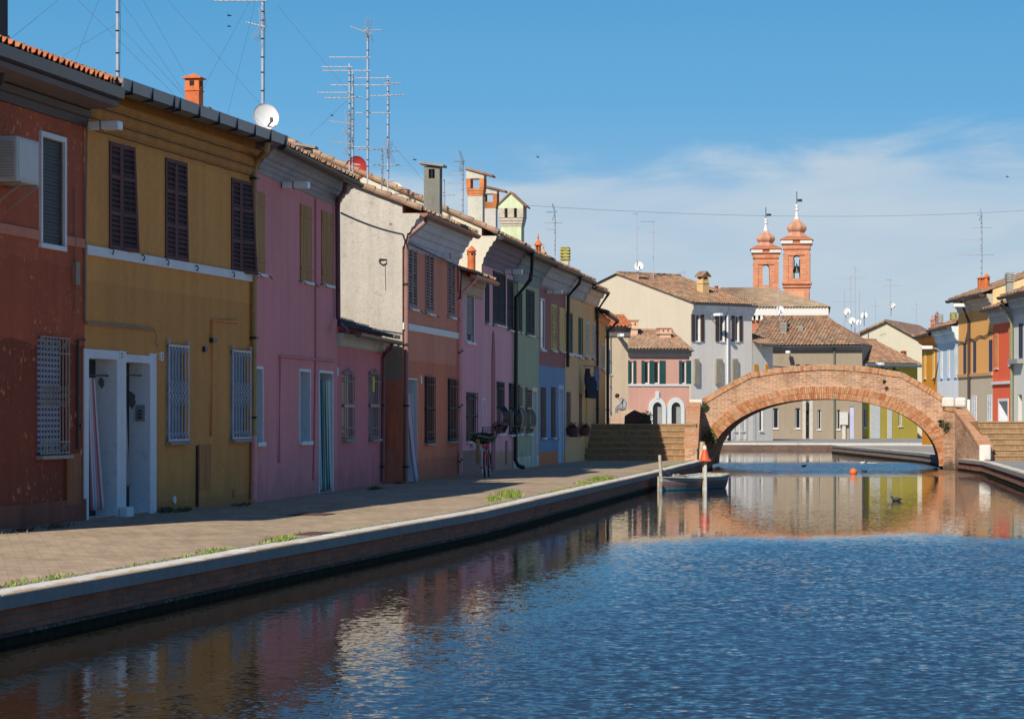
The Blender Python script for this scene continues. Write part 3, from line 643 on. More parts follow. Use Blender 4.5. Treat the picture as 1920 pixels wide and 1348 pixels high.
# ================================================================ SETTING
LEFT_EDGE=[(-12.2,-22),(-8.1,0),(-4.09,22.5),(-2.42,31.9),(-.48,42.6),(1.75,59.),(3.9,74.8),(5.15,85),(6.2,93),(6.75,97.5),(7.15,101),(7.35,103.2)]
def edge_x(Y,pts=LEFT_EDGE):
    for (a,b) in zip(pts,pts[1:]):
        if a[1]<=Y<=b[1]: return a[0]+(b[0]-a[0])*(Y-a[1])/(b[1]-a[1])
RIGHT_EDGE=[(4.6,0),(13.1,71.9),(14.4,83),(15.55,93),(15.75,98.6),(15.9,103)]
def water_mat():
    m,t,p=newmat('canal_water'); tc=N(t,'ShaderNodeTexCoord'); co=tc.outputs['Object']
    p.inputs['Base Color'].default_value=(.020,.017,.009,1); p.inputs['Roughness'].default_value=.03; p.inputs['IOR'].default_value=1.34
    s=N(t,'ShaderNodeSeparateXYZ'); t.links.new(co,s.inputs[0]); X,Y=s.outputs[0],s.outputs[1]
    # wind-ruffled area near the camera, calm beyond; a second ruffled strip under the bridge
    wob=M2(t,'MULTIPLY',M2(t,'SUBTRACT',noise(t,mapping(t,co,(.5,.12,1)),1,3,.5),.5),5)
    near=sstep(t,M2(t,'ADD',Y,wob),39.5,45.5,1,0)
    # distance from the left quay: sheltered lee water
    lee=M2(t,'SUBTRACT',X,M2(t,'ADD',M2(t,'MULTIPLY',Y,.178),-8.1)); leef=sstep(t,M2(t,'ADD',lee,M2(t,'MULTIPLY',wob,.15)),1.2,5.2,0.10,1)
    Yw=M2(t,'ADD',Y,M2(t,'MULTIPLY',wob,.5)); strip=M2(t,'MULTIPLY',sstep(t,Yw,86,98,0,1),sstep(t,Yw,113,122,1,0))
    amp=M2(t,'ADD',M2(t,'MULTIPLY',M2(t,'MULTIPLY',near,leef),1.0),M2(t,'MULTIPLY',strip,1.1)); amp=M2(t,'ADD',amp,.13)
    gust=sstep(t,noise(t,mapping(t,co,(.35,.16,1)),1,3,.55),.3,.7,.65,1.15); amp=M2(t,'MULTIPLY',amp,gust)
    def nv(scale,sc,det,rot,dist=.3):
        n=N(t,'ShaderNodeTexNoise'); n.inputs['Scale'].default_value=sc; n.inputs['Detail'].default_value=det; n.inputs['Roughness'].default_value=.5; n.inputs['Distortion'].default_value=dist
        t.links.new(mapping(t,co,scale,rot=(0,0,R(rot))),n.inputs['Vector'])
        v=N(t,'ShaderNodeVectorMath',operation='SUBTRACT'); t.links.new(n.outputs['Color'],v.inputs[0]); v.inputs[1].default_value=(.5,.5,.5); return v.outputs[0]
    va=N(t,'ShaderNodeVectorMath',operation='ADD'); vb=N(t,'ShaderNodeVectorMath',operation='SCALE'); vb.inputs['Scale'].default_value=.34
    t.links.new(nv((15,13,1),1,3,8),va.inputs[0]); t.links.new(nv((5.0,4.6,1),1,2,-15),vb.inputs[0]); t.links.new(vb.outputs[0],va.inputs[1])
    sc=N(t,'ShaderNodeVectorMath',operation='MULTIPLY'); t.links.new(va.outputs[0],sc.inputs[0])
    cx=N(t,'ShaderNodeCombineXYZ'); t.links.new(M2(t,'MULTIPLY',amp,.24),cx.inputs[0]); t.links.new(M2(t,'MULTIPLY',amp,.38),cx.inputs[1]); t.links.new(cx.outputs[0],sc.inputs[1])
    # facets seen at a grazing angle are mostly the ones leaning towards the viewer
    ad=N(t,'ShaderNodeVectorMath',operation='ADD'); t.links.new(sc.outputs[0],ad.inputs[0]); c2=N(t,'ShaderNodeCombineXYZ'); c2.inputs[2].default_value=1; t.links.new(M2(t,'MULTIPLY',M2(t,'MAXIMUM',M2(t,'MULTIPLY',near,leef),M2(t,'MULTIPLY',strip,1.1)),-.074),c2.inputs[1]); t.links.new(c2.outputs[0],ad.inputs[1])
    no=N(t,'ShaderNodeVectorMath',operation='NORMALIZE'); t.links.new(ad.outputs[0],no.inputs[0]); t.links.new(no.outputs[0],p.inputs['Normal'])
    return m
wb=MB(); wb.add([(-400,-40,0),(400,-40,0),(400,420,0),(-400,420,0)],[(0,1,2,3)]); struct('water',wb,water_mat())
gb=MB(); gb.add([(-4000,-800,-1.2),(4000,-800,-1.2),(4000,7000,-1.2),(-4000,7000,-1.2)],[(0,1,2,3)]); struct('ground',gb,stucco('earth',(.16,.13,.09)))
def paving():
    m,t,p=newmat('street_paving'); tc=N(t,'ShaderNodeTexCoord'); co=mapping(t,tc.outputs['Object'],rot=(0,0,R(-11)))
    b=N(t,'ShaderNodeTexBrick'); b.inputs['Scale'].default_value=1; b.inputs['Brick Width'].default_value=.26; b.inputs['Row Height'].default_value=.125; b.inputs['Mortar Size'].default_value=.006
    b.inputs['Color1'].default_value=(.46,.34,.215,1); b.inputs['Color2'].default_value=(.37,.27,.17,1); b.inputs['Mortar'].default_value=(.30,.21,.13,1); t.links.new(co,b.inputs['Vector'])
    n=noise(t,co,.5,5,.6); n2=noise(t,mapping(t,co,(2.6,.55,1)),2,5,.7); n3=noise(t,co,18,4,.7)
    v=M2(t,'ADD',M2(t,'MULTIPLY',n,.7),M2(t,'MULTIPLY',n2,1.0)); v=M2(t,'ADD',v,M2(t,'MULTIPLY',n3,.35)); v=M2(t,'ADD',v,-.02)
    cc=N(t,'ShaderNodeCombineColor'); [t.links.new(v,cc.inputs[i]) for i in range(3)]
    c=mixc(t,1.0,b.outputs[0],cc.outputs[0],'MULTIPLY')
    c=mixc(t,sstep(t,noise(t,mapping(t,co,(1.6,.5,1)),1.5,6,.7),.5,.66,0,.45),c,(.27,.18,.11))
    t.links.new(c,p.inputs['Base Color']); p.inputs['Roughness'].default_value=.9; bump(t,p,M2(t,'ADD',n3,M2(t,'MULTIPLY',b.outputs[1],-.6)),.35,.01); return m
pav=paving()
lp=MB(); lp.prism([(x-.28,y) for x,y in LEFT_EDGE]+[(7.3,112),(-60,114),(-400,114),(-400,-22)],-.6,GZ); struct('pavement_left',lp,pav)
rp=MB(); rp.prism([(x+.28,y) for x,y in RIGHT_EDGE]+[(17.15,116),(17.45,151.2),(60,155.3),(400,160),(400,0)],-.6,GZ); struct('pavement_right',rp,plain('grey_asphalt',(.30,.28,.25),.9,vary=.2,scale=1.2))
fp=MB(); fp.prism([(-400,164.4),(11.9,164.4),(19,163.6),(27,164.2),(400,165),(400,900),(-400,900)],-.6,GZ); struct('pavement_far',fp,MAT['grey_asphalt'])
quay_b=bricks('quay_brick',(.46,.13,.06),(.32,.10,.05),(.20,.13,.09),.26,.075,.010,stain=((.05,.04,.032),.6))
def stone():
    if 'coping_stone' in MAT: return MAT['coping_stone']
    m,t,p=newmat('coping_stone'); tc=N(t,'ShaderNodeTexCoord'); co=tc.outputs['Object']; at=N(t,'ShaderNodeAttribute',attribute_name='outer')
    n=noise(t,mapping(t,co,(2,1,1)),1.6,6,.7); n2=noise(t,co,22,4,.7)
    c=mixc(t,sstep(t,n2,.3,.7),(.56,.53,.46),(.78,.75,.68)); c=mixc(t,sstep(t,noise(t,co,.9,5,.7),.5,.7,0,.5),c,(.50,.45,.36))
    f=M2(t,'ADD',at.outputs['Fac'],M2(t,'MULTIPLY',M2(t,'SUBTRACT',n,.5),1.6)); f=M2(t,'ADD',f,M2(t,'MULTIPLY',M2(t,'SUBTRACT',n2,.5),.5))
    c=mixc(t,sstep(t,f,.62,.86,0,.8),c,(.46,.26,.10)); t.links.new(c,p.inputs['Base Color']); p.inputs['Roughness'].default_value=.85; bump(t,p,n2,.3,.01)
    MAT['coping_stone']=m; return m
def crust():
    m,t,p=newmat('waterline_crust'); tc=N(t,'ShaderNodeTexCoord'); co=tc.outputs['Object']
    n=noise(t,mapping(t,co,(9,9,16)),1,5,.75); n2=noise(t,co,1.2,3,.6)
    c=mixc(t,M2(t,'MULTIPLY',sstep(t,n,.48,.60),sstep(t,n2,.35,.6)),(.05,.035,.022),(.24,.21,.16)); t.links.new(c,p.inputs['Base Color']); p.inputs['Roughness'].default_value=.8; bump(t,p,n,.8,.03); return m
algae=plain('algae_line',(.030,.024,.013),.9,vary=.5,scale=8,spec=.1)
def offs(pts,d):
    out=[]
    for i,(x,y) in enumerate(pts):
        a=Vector(pts[max(i-1,0)]);b=Vector(pts[min(i+1,len(pts)-1)]); t=(b-a).normalized(); out.append((x-t.y*d,y+t.x*d))
    return out
def strip(mb,pts,d0,d1,z0,z1,mi=0):
    A=offs(pts,d0);B=offs(pts,d1)
    for i in range(len(pts)-1):
        q=[A[i],A[i+1],B[i+1],B[i]]; mb.prism(q,z0,z1,mi)
def quay(pts,side,label,th=.30,cop=.105,bm_=None):
    root=empty('quay_wall',(pts[0][0],pts[0][1],0),0,label,'quay wall'); o=Vector(pts[0]); P=[(x-o.x,y-o.y) for x,y in pts]; s=side
    mb=MB(); strip(mb,P,.02*s,.30*s,-.7,GZ-cop+.010); mb.build('brickwork',bm_ or quay_b,root)
    mb=MB(); strip(mb,P,.0*s,.02*s-.0,-.4,.075); mb.build('waterline_ledge',algae,root); mb=MB(); strip(mb,P,-.02*s,.03*s,.078,.105); mb.build('crust',crust(),root)
    mb=MB(); 
    # separate coping blocks with fine joints
    for i in range(len(P)-1):
        a=Vector(P[i]);b=Vector(P[i+1]);L=(b-a).length;n=max(1,int(L/1.9))
        A=offs(P,-.02*s);B=offs(P,.285*s)
        for k in range(n):
            f0=(k+.004)/n;f1=(k+.996)/n; j=random.uniform(-.004,.004)
            q=[Vector(A[i]).lerp(Vector(A[i+1]),f0),Vector(A[i]).lerp(Vector(A[i+1]),f1),Vector(B[i]).lerp(Vector(B[i+1]),f1),Vector(B[i]).lerp(Vector(B[i+1]),f0)]
            mb.prism([tuple(v) for v in q],GZ-cop+.015,GZ+.025+j)
    cp=mb.build('coping',stone(),root,bevel=.010,fix=False)
    at=cp.data.attributes.new('outer','FLOAT','POINT'); at.data.foreach_set('value',[1. if (i%8) in (0,1,4,5) else 0. for i in range(len(cp.data.vertices))])
    mb=MB(); strip(mb,P,-.030*s,-.018*s,GZ-cop+.01,GZ+.015); mb.build('coping_face',stucco('dark_stone_face',(.26,.25,.23),vary=.15,grime=.5),root)  # thin strip over the outer face of the coping, darker than its top
    return root
LE2=LEFT_EDGE[1:]
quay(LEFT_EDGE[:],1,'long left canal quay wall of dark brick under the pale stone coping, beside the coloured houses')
quay([(16.9,116),(15.9,106.5),(15.9,103)] [::-1],-1,'short stretch of quay wall just past the right foot of the brick bridge') if False else None
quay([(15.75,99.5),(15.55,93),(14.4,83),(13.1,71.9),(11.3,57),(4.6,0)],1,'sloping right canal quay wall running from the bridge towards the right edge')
quay([(17.6,165),(17.2,151),(16.9,116),(16.6,107)],1,'quay wall seen through the bridge arch, with a corner on its left end') if False else None
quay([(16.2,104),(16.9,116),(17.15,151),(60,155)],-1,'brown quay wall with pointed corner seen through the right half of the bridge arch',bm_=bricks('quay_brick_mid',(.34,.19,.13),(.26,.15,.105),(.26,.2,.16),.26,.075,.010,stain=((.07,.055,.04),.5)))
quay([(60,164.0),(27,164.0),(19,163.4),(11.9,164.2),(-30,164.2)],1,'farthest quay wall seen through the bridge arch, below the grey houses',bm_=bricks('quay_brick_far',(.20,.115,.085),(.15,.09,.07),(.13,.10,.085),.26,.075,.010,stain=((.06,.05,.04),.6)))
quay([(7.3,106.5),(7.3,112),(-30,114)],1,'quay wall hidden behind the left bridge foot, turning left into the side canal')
# ================================================================ LEFT ROW
gzn=plain('zinc_gutter',(.13,.14,.15),.5,.3)
# ---- rust red house
F1=Fac((-7.27,33),(-6.04,39.8),'red_house','rust red plaster house with air conditioner at the left edge of the row')
m1=stucco('rust_plaster',damp=True,col=SA(72,40,31),zones=[(3.55,SA(67,36,26),False),(2.45,SA(48,23,14),False),(.30,SA(54,31,26),True)],patch=SA(110,84,74),patchamt=.8,vary=.2)
hs=[win_glass(F1,75.5,117,258,458,frame_m=plain('grey_frame',(.10,.10,.11)),d=.10,fw=.03,bars=False,sill=False,roller=(plain('dark_blind',(.035,.036,.04),.6),1.0)),]
hs.append(grille(F1,70,123,632,852,plain('cream_iron',(.36,.32,.26),.5),'ornate',pane=stripes('blue_white_lattice',[(.5,(.34,.37,.45)),(.5,(.05,.08,.20))],axis=2,period=.075),nb=9,r=.008,d=.12,sillm=concrete()))
house(F1,m1,6.55,9,.36,.42,'red',roofx=(0,.0),gutter=('box',plain('dark_sheet_gutter',(.06,.06,.065),.4,.3),.16,.26,-.07),openings=hs)
mb=MB(); mb.exx([(-.50,F1.e-.25),(-.50,F1.e-.33),(0,F1.e-.36),(0,F1.e-.22)],0,F1.W); mb.build('soffit_slab',stucco('pink_soffit',(.20,.155,.15)),F1.root)
mb=MB(); mb.exx([(0,F1.e-.38),(-.10,F1.e-.38),(-.08,F1.e-.47),(-.05,F1.e-.49),(-.04,F1.e-.6),(0,F1.e-.6)],0,F1.W); mb.build('cornice',plain('sooty_moulding',(.07,.04,.035)),F1.root)
z=F1.z(60,440); mb=MB(); mb.box(0,F1.u(71.5),-.03,.01,z-.06,z+.07); mb.box(F1.u(121.5),F1.W,-.03,.01,z-.06,z+.07); mb.build('string_course',stucco('pink_band',SA(84,62,60)),F1.root)
mb=MB(); mb.box(F1.u(72),F1.u(121),-.04,0,F1.z(96,468),F1.z(96,459)); u0,u1=F1.u(72.5),F1.u(120.5); z0,z1=F1.z(96,458),F1.z(96,252)
mb.box(u0,F1.u(75.5),-.04,.03,z0,z1); mb.box(F1.u(117),u1,-.04,.03,z0,z1); mb.box(F1.u(75.5),F1.u(117),-.039,.03,F1.z(96,262),z1); mb.build('window_surround',white(),F1.root)
mb=MB(); mb.box(0,F1.W-.02,-.035,0,-.2,.30); mb.build('plinth',stucco('red_plinth',SA(52,34,30),vary=.3),F1.root)
mb=MB(); mb.box(F1.u(121),F1.u(147),-.04,.0,F1.z(134,945),F1.z(134,850)); mb.build('meter_door',wood('orange_door',SA(60,38,24)),F1.root)
mb=MB(); mb.tube([F1.at(158,637,.04),F1.at(146,637,.04),F1.at(146,842,.04)],.022,8); mb.box(F1.u(145),F1.u(150),-.06,0,F1.z(146,800),F1.z(146,795)); mb.build('downpipe',dark(),F1.root)
mb=MB(); mb.tube([F1.at(4,95,.4),F1.at(4,118,.32),F1.at(2,150,.30),F1.at(-8,165,.1),F1.at(-8,600,.08)],.05,10); mb.build('downpipe',dark(),F1.root)
chimney(F1,-14,-60,90,41.5,44,'slab',[stucco('dark_stack',(.05,.05,.055)),interior(),concrete()])
# cable box
mb=MB(); p=F1.at(139,513,.0); mb.box(p.x-.09,p.x+.09,-.06,0,p.z-.16,p.z+.16); mb.tube([(p.x-.03,-.03,p.z+1.2),(p.x-.03,-.03,p.z+.1)],.012,5); mb.tube([(p.x,-.03,p.z-.1),(p.x-.01,-.03,p.z-.6)],.01,5); mb.build('junction_box',plain('grey_box',S(75,70,72)),F1.root)
# ---- ochre house
F2=Fac((-6.04,39.8),(-4.38,48),'ochre_house','ochre yellow plaster house with a white sill band and two white doorways')
m2=stucco('ochre_plaster',damp=True,col=SA(91,72,46),zones=[(3.38,SA(86,68,43),True),(.16,SA(78,60,42),True)],vary=.13,grime=.25)
dk=wood('dark_red_wood',(.13,.045,.04),peel=(.16,.11,.10),amt=.45)
o2=[]
o2.append(win_closed(F2,204,247,271,470,dk,sill=False,hooks=False,skew=(.22,0),slat=.07,rows=3))
o2.append(win_closed(F2,309,348,301,489,dk,sill=False,hooks=False,skew=(.07,0),slat=.07,rows=3))
o2.append(win_closed(F2,433,467,338,513,dk,sill=False,hooks=False,skew=(.28,0),slat=.07,rows=3))
wr=stucco('white_limewash',(.72,.74,.76),vary=.07,bumpy=.2,grime=.12,patch=(.40,.39,.37),patchamt=.35)
dA=door(F2,164,217,673,mat=plain('dark_doorway',(.02,.02,.024)),d=.36); dB=door(F2,234,279,680,mat=wood('dark_brown_door',(.045,.028,.022)),d=.36)
o2.append(dA+(1,)); o2.append(dB+(1,))
gw=plain('pale_grey_iron',(.50,.54,.58),.5)
pw=plain('net_curtain',(.17,.20,.25),.8,vary=.3,scale=9)
o2.append(grille(F2,312,347,648,826,gw,'expanding',pane=pw,nb=6,r=.010,sillm=concrete(),d=.1)); o2.append(grille(F2,432,464,658,822,gw,'expanding',pane=pw,nb=6,r=.010,sillm=concrete(),d=.1))
house(F2,m2,6.58,9,.36,.42,'old',gutter=('box',plain('blue_zinc_gutter',(.11,.13,.165),.35,.3),.15,.15,.05),openings=o2,rev=wr,cornice=([(.14,.20,.30),(.09,.40,.47),(.05,.58,.63)],stucco('ochre_cornice',SA(76,60,38),vary=.2)))
mb=MB(); z=F2.z(300,503); mb.box(0,F2.u(474),-.045,.0,z+.02,z+.155); mb.build('sill_band',white(),F2.root)
mb=MB(); t=.022   # white painted surround of the double doorway
zt=max(dA[3],dB[3])+.13
for a,b in ((F2.u(155.5),dA[0]),(dA[1],dB[0]),(dB[1],F2.u(291))): mb.box(a,b,-t,0,0.0,zt)
mb.box(dA[0],dA[1],-t+.001,0,dA[3],zt); mb.box(dB[0],dB[1],-t+.001,0,dB[3],zt-.04); mb.build('door_surround',wr,F2.root)
mb=MB(); mb.box(F2.u(219),F2.u(232),-.16,-.03,-.02,F2.z(226,950)); mb.build('corner_stone',wr,F2.root,bevel=.02)
for a,b in ((224,664),(300,666)):
    mb=MB(); p=F2.at(a,b); mb.box(p.x-.065,p.x+.065,-.035,-.0 if a>250 else -.023,p.z-.085,p.z+.05); [mb.box(p.x-.02,p.x+.025,-.038,-.034,p.z-.06+k*.05,p.z-.03+k*.05,1) for k in range(2)]
    mb.build('house_number_plate',[white(),dark()],F2.root)
mb=MB(); mb.box(F2.u(372),F2.u(394),-.02,0,F2.z(383,918),F2.z(383,833)); [mb.box(F2.u(372+k*4.4)-.004,F2.u(372+k*4.4)+.004,-.024,-.019,F2.z(383,915),F2.z(383,836)) for k in range(1,5)]; mb.build('meter_door',wood('ochre_door',S(100,68,34)),F2.root)
mb=MB(); mb.tube([F2.at(446,604,.03),F2.at(398,601,.03),F2.at(397,818,.03)],.022,8); mb.build('gas_pipe',plain('ochre_pipe',S(125,84,42)),F2.root)
mb=MB(); mb.tube([F2.at(370,835,.02),F2.at(370,950,.02)],[.02,.03],6); p=F2.at(396,638); mb.box(p.x-.11,p.x+.11,-.07,0,p.z-.035,p.z+.035); p=F2.at(382,655); mb.box(p.x-.07,p.x+.07,-.05,0,p.z-.04,p.z+.04); mb.build('pipe_stub',dark(),F2.root)
for a,b in ((326,937),(438,925)):
    p=F2.at(a,b); mb=MB(); mb.lathe([(.065,0),(.065,.02),(.04,.025)],0,0,0,14); o=mb.build('vent_cap',white() if a<400 else F2.wall.data.materials[0],F2.root,loc=(p.x,-.0,p.z)); o.rotation_euler=(R(90),0,0)
mb=MB(); mb.tube([F2.at(163,238,.05),F2.at(160,420,.03),F2.at(160,600,.03),F2.at(163,606,.03),F2.at(230,612,.03),F2.at(290,618,.03)],.018,6); mb.tube([F2.at(290,618,.03),F2.at(294,630,.04),F2.at(292,642,.05),F2.at(297,650,.03)],.008,5); mb.build('wall_cable',plain('grey_cable',S(75,75,78)),F2.root)
mb=MB()
for k,(zz,vv) in enumerate(((.335,.12),(.50,.075),(.66,.055))):
    pts=[]; n=40
    for i in range(n+1): pts.append((F2.W*i/n,-vv-.02+random.uniform(-.003,.003),F2.e-zz+.003*math.sin(i*1.3+k)+random.uniform(-.003,.003)))
    mb.tube(pts,.008,5)
mb.build('facade_cables',plain('black_cable',(.03,.028,.03)),F2.root)
for i,(a,b) in enumerate(((207,468),(265,480),(311,489),(366,500),(435,512),(477,518))):
    mb=MB(); p=F2.at(a,b,.05); mb.tube([(p.x,-.02,p.z),(p.x+.04,-.07,p.z+.02),(p.x+.07,-.08,p.z-.03),(p.x+.03,-.08,p.z-.07),(p.x-.01,-.08,p.z-.05)],.010,5); mb.build('shutter_hook',dark(),F2.root)
yp=plain('ochre_downpipe',(.42,.26,.09),.5); pp=plain('pale_pink_downpipe',S(165,115,135),.5)
downpipe(F2,[F2.at(502,268,.5),F2.at(500,282,.48),F2.at(486,296,.18),F2.at(477,312,.06),F2.at(476,818,.06)],.05,yp)
downpipe(F2,[F2.at(476,816,.06),F2.at(475,936,.06)],.058,pp,clamps=False)
chimney(F2,364,138,206,46.5,27,'terracotta',[terra(),interior()]); chimney(F2,385,201,222,47.5,22,'stacked',[concrete(),concrete()])
# ---- mauve house
F3=Fac((-4.38,48),(-3.47,55.9),'mauve_house','mauve pink plaster house with brown board shutters and a striped door curtain')
m3=stucco('mauve_plaster',damp=True,col=SA(96,70,82),vary=.10,grime=.18)
bw=wood('tan_board',SA(72,58,38)); o3=[]
for a,b,c,d in ((478.5,495,361,512),(562,583,386,527),(602,622,398,533)): o3.append(win_closed(F3,a,b,c,d,bw,board=True,single=True,sill=True))
for a,b,c,d in ((478.5,491,692,829),(561,580,697,827)):
    u0,u1,z0,z1=F3.rect(a,b,c,d); mb=MB(); mb.box(u0,u1,.30,.33,z0,z1); wnd=mb.build('window',glass(),F3.root)
    mb=MB(); s=.05; mb.box(u0-s,u0,-.02,0,z0-s,z1+s); mb.box(u1,u1+s,-.02,0,z0-s,z1+s); mb.box(u0,u1,-.019,0,z1,z1+s); mb.box(u0-.06,u1+.06,-.07,0,z0-.07,z0); mb.build('window_frame',white(),wnd); o3.append((u0,u1,z0,z1,.30,1))
d3=door(F3,597.5,622,700,mat=plain('dark_doorway',(.02,.02,.024)),d=.36,surround=.05); o3.append(d3+(1,))
house(F3,m3,6.53,9,.36,.42,'old',gutter=('half',plain('dark_tin',(.05,.045,.045),.5,.2),.08),openings=o3,rev=wr,cornice=([(.34,.06,.16),(.26,.16,.26),(.16,.26,.34),(.10,.34,.42),(.05,.42,.50)],stucco('pale_moulding',(.36,.36,.39),vary=.15,grime=.5)),roofjag=.05,roofx=(0,.05),vg=(False,True))
mv=plain('mauve_pipe',SA(88,60,76)); mb=MB()
mb.tube([F3.at(628,677,.03),F3.at(525,668,.03),F3.at(524,868,.03)],.022,7); mb.tube([F3.at(592,372,.02),F3.at(592,672,.02),F3.at(588,900,.02)],.018,6); mb.build('gas_pipe',mv,F3.root)
p=F3.at(632,695); mb=MB(); mb.box(p.x-.05,p.x+.07,-.02,0,p.z-.1,p.z+.06); mb.build('house_number_plate',white(),F3.root)
downpipe(F3,[F3.at(648,345,.5),F3.at(646,358,.46),F3.at(634,376,.10),F3.at(633,390,.08),F3.at(634,596,.08),F3.at(640,612,.2),F3.at(652,621,.42)],.05,plain('plum_downpipe',(.15,.06,.08),.5))
chimney(F3,575,274,300,57,20,'slab',[concrete(),interior(),concrete()])
# ---- low pink house
F4=Fac((-3.47,55.9),(-2.87,62.2),'low_pink_house','single storey pink plaster house with dark roof tiles and two grey window grilles')
gy_=plain('grey_iron',S(78,80,92),.5); o4=[]
for a,b in ((641,660),(691,708)): o4.append(grille(F4,a,b,699,822,gy_,'crest',pane=plain('blue_grey_pane',(.10,.12,.16),.3),nb=5,r=.012,d=.08,sillm=concrete()))
house(F4,stucco('pink_plaster_low',damp=True,col=SA(92,62,74),vary=.10,grime=.2),3.58,7,.33,.38,'dark',openings=o4,gutter=('half',plain('brown_tin',(.20,.15,.12),.5,.2),.085),cornice=([(.12,.05,.16),(.08,.16,.30)],stucco('cream_moulding',(.62,.58,.50))),vg=(False,False),roofjag=.03)
mb=MB(); p=F4.at(699,727,.07); mb.box(p.x-.10,p.x+.16,-.085,-.075,p.z-.09,p.z+.24); mb.build('yellow_notice',plain('yellow_sheet',(.75,.58,.03)),F4.root)
downpipe(F4,[F4.at(735,645,.42),F4.at(734,652,.40),F4.at(722,662,.08),F4.at(719,670,.06),F4.at(717,902,.06)],.042,plain('rose_downpipe',(.20,.08,.09),.5))
# ---- salmon house with cream gable
F5=Fac((-2.43,62.4),(-1.35,70),'salmon_house','salmon brown house with a sunlit cream gable wall and white moulded eaves')
sal=stucco('salmon_plaster',damp=True,col=SA(92,67,64),zones=[(2.75,SA(86,57,50),False),(.5,SA(78,52,46),False)],vary=.12,grime=.25)
brs=wood('grey_brown_louvre',(.42,.25,.21)); o5=[]
for a,b,c,d in ((764,781,457,578),(797,812,467,587),(839,852,484,594)): o5.append(win_closed(F5,a,b,c,d,brs,rows=1,slat=.07,hooks=True))
for a,b,c,d in ((796,812,706,830),(839.5,854,710,826)): o5.append(grille(F5,a,b,c,d,dark(),'bars',nb=5,r=.014,sillm=concrete()))
d5=door(F5,763,780,712,mat=plain('dark_doorway',(.02,.02,.024)),d=.3,surround=.03); o5.append(d5+(1,))
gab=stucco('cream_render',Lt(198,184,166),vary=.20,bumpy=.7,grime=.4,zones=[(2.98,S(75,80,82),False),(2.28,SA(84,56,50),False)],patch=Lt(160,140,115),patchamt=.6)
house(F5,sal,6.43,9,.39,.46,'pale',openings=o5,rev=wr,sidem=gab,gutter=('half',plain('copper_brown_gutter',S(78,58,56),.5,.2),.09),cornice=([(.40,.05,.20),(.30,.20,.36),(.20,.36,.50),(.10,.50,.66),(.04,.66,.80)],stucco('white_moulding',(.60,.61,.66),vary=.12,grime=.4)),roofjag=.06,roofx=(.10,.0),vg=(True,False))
z=F5.z(806,625); mb=MB(); mb.box(.01,F5.W-.01,-.04,0,z-.02,z+.13); mb.build('string_course',white(),F5.root)
cp=plain('salmon_downpipe',(.33,.17,.14),.45)
downpipe(F5,[Vector((.10,-.53,F5.e-.1)),Vector((.12,-.50,F5.e-.24)),Vector((.10,-.12,F5.e-.55)),Vector((.10,-.07,F5.e-.68)),Vector((.10,-.07,.05))],.055,cp)
downpipe(F5,[Vector((F5.W-.06,-.06,F5.e-.8)),Vector((F5.W-.06,-.06,.05))],.03,plain('pink_pipe',S(150,110,128)))
mb=MB(); mb.tube([(.1,-.12,F5.e-.70),(F5.W-.2,-.1,F5.e-.86),(F5.W-.05,-.1,F5.e-1.0),(F5.W-.1,-.08,F5.e-1.6)],.018,6); mb.build('wall_cable',dark(),F5.root)
mb=MB(); mb.box(-.012,0,.08,.34,.75,1.6); mb.build('meter_door',wood('rust_door',SA(84,52,42)),F5.root)
p=F5.at(789,712); mb=MB(); mb.box(p.x-.07,p.x+.07,-.02,0,p.z-.1,p.z+.1); mb.build('house_number_plate',white(),F5.root)
mb=MB(); g=lambda y,z:(-.02,y,z); mb.tube([g(2.2,5.3),g(1.95,5.3),g(1.95,5.12),g(2.1,5.02),g(2.25,5.12),g(2.2,5.3)],.012,5); mb.tube([g(2.12,5.0),g(2.14,3.4)],.004,4); mb.build('iron_ring',dark(),F5.root) if False else None
chimney(F5,812,309,410,66.5,30,'slab',[stucco('weathered_stack',Lt(140,136,122),vary=.2,grime=.5),interior(),concrete()])
# ---- low lilac house with a clay pot
F6=Fac((-1.35,70),(-.80,74),'narrow_lilac_house','narrow lilac plaster house with a small tiled roof and orange clay chimney')
o6=[win_glass(F6,873,888,546,641,d=.1,fw=.04,bars=False,surround=.07,roller=(plain('grey_blind',(.16,.16,.18),.6),.9))]
o6.append(grille(F6,874,892,736,826,dark(),'bars',nb=5,r=.012,pane=plain('maroon_pane',(.035,.015,.015)),d=.1))
lil=stucco('lilac_plaster',damp=True,col=SA(110,88,108),zones=[(.62,S(72,68,62),True)],vary=.08,grime=.15)
d6=door(F6,903,909,750,mat=plain('pale_blue_door',(.5,.56,.62)),d=.2,surround=.05)
o6.append(d6+(1,))
house(F6,lil,5.45,7,.30,.36,'pale',openings=o6,rev=wr,gutter=('half',plain('rose_gutter',S(105,80,80),.5),.09),cornice=([(.12,.05,.25),(.06,.25,.5)],plain('grey_moulding',S(90,88,86))),roofjag=.06)
chimney(F6,884,461,500,71.6,14,'terracotta',[terra(),interior()]) if False else chimney(F6,884,461,500,71.6,15,'round',[terra(),interior()])
downpipe(F6,[Vector((.3,-.42,F6.e-.08)),Vector((.28,-.38,F6.e-.2)),Vector((.12,-.08,F6.e-.5)),Vector((.12,-.07,F6.e-.7)),Vector((.12,-.07,.1))],.04,plain('lilac_pipe',S(150,112,135)))
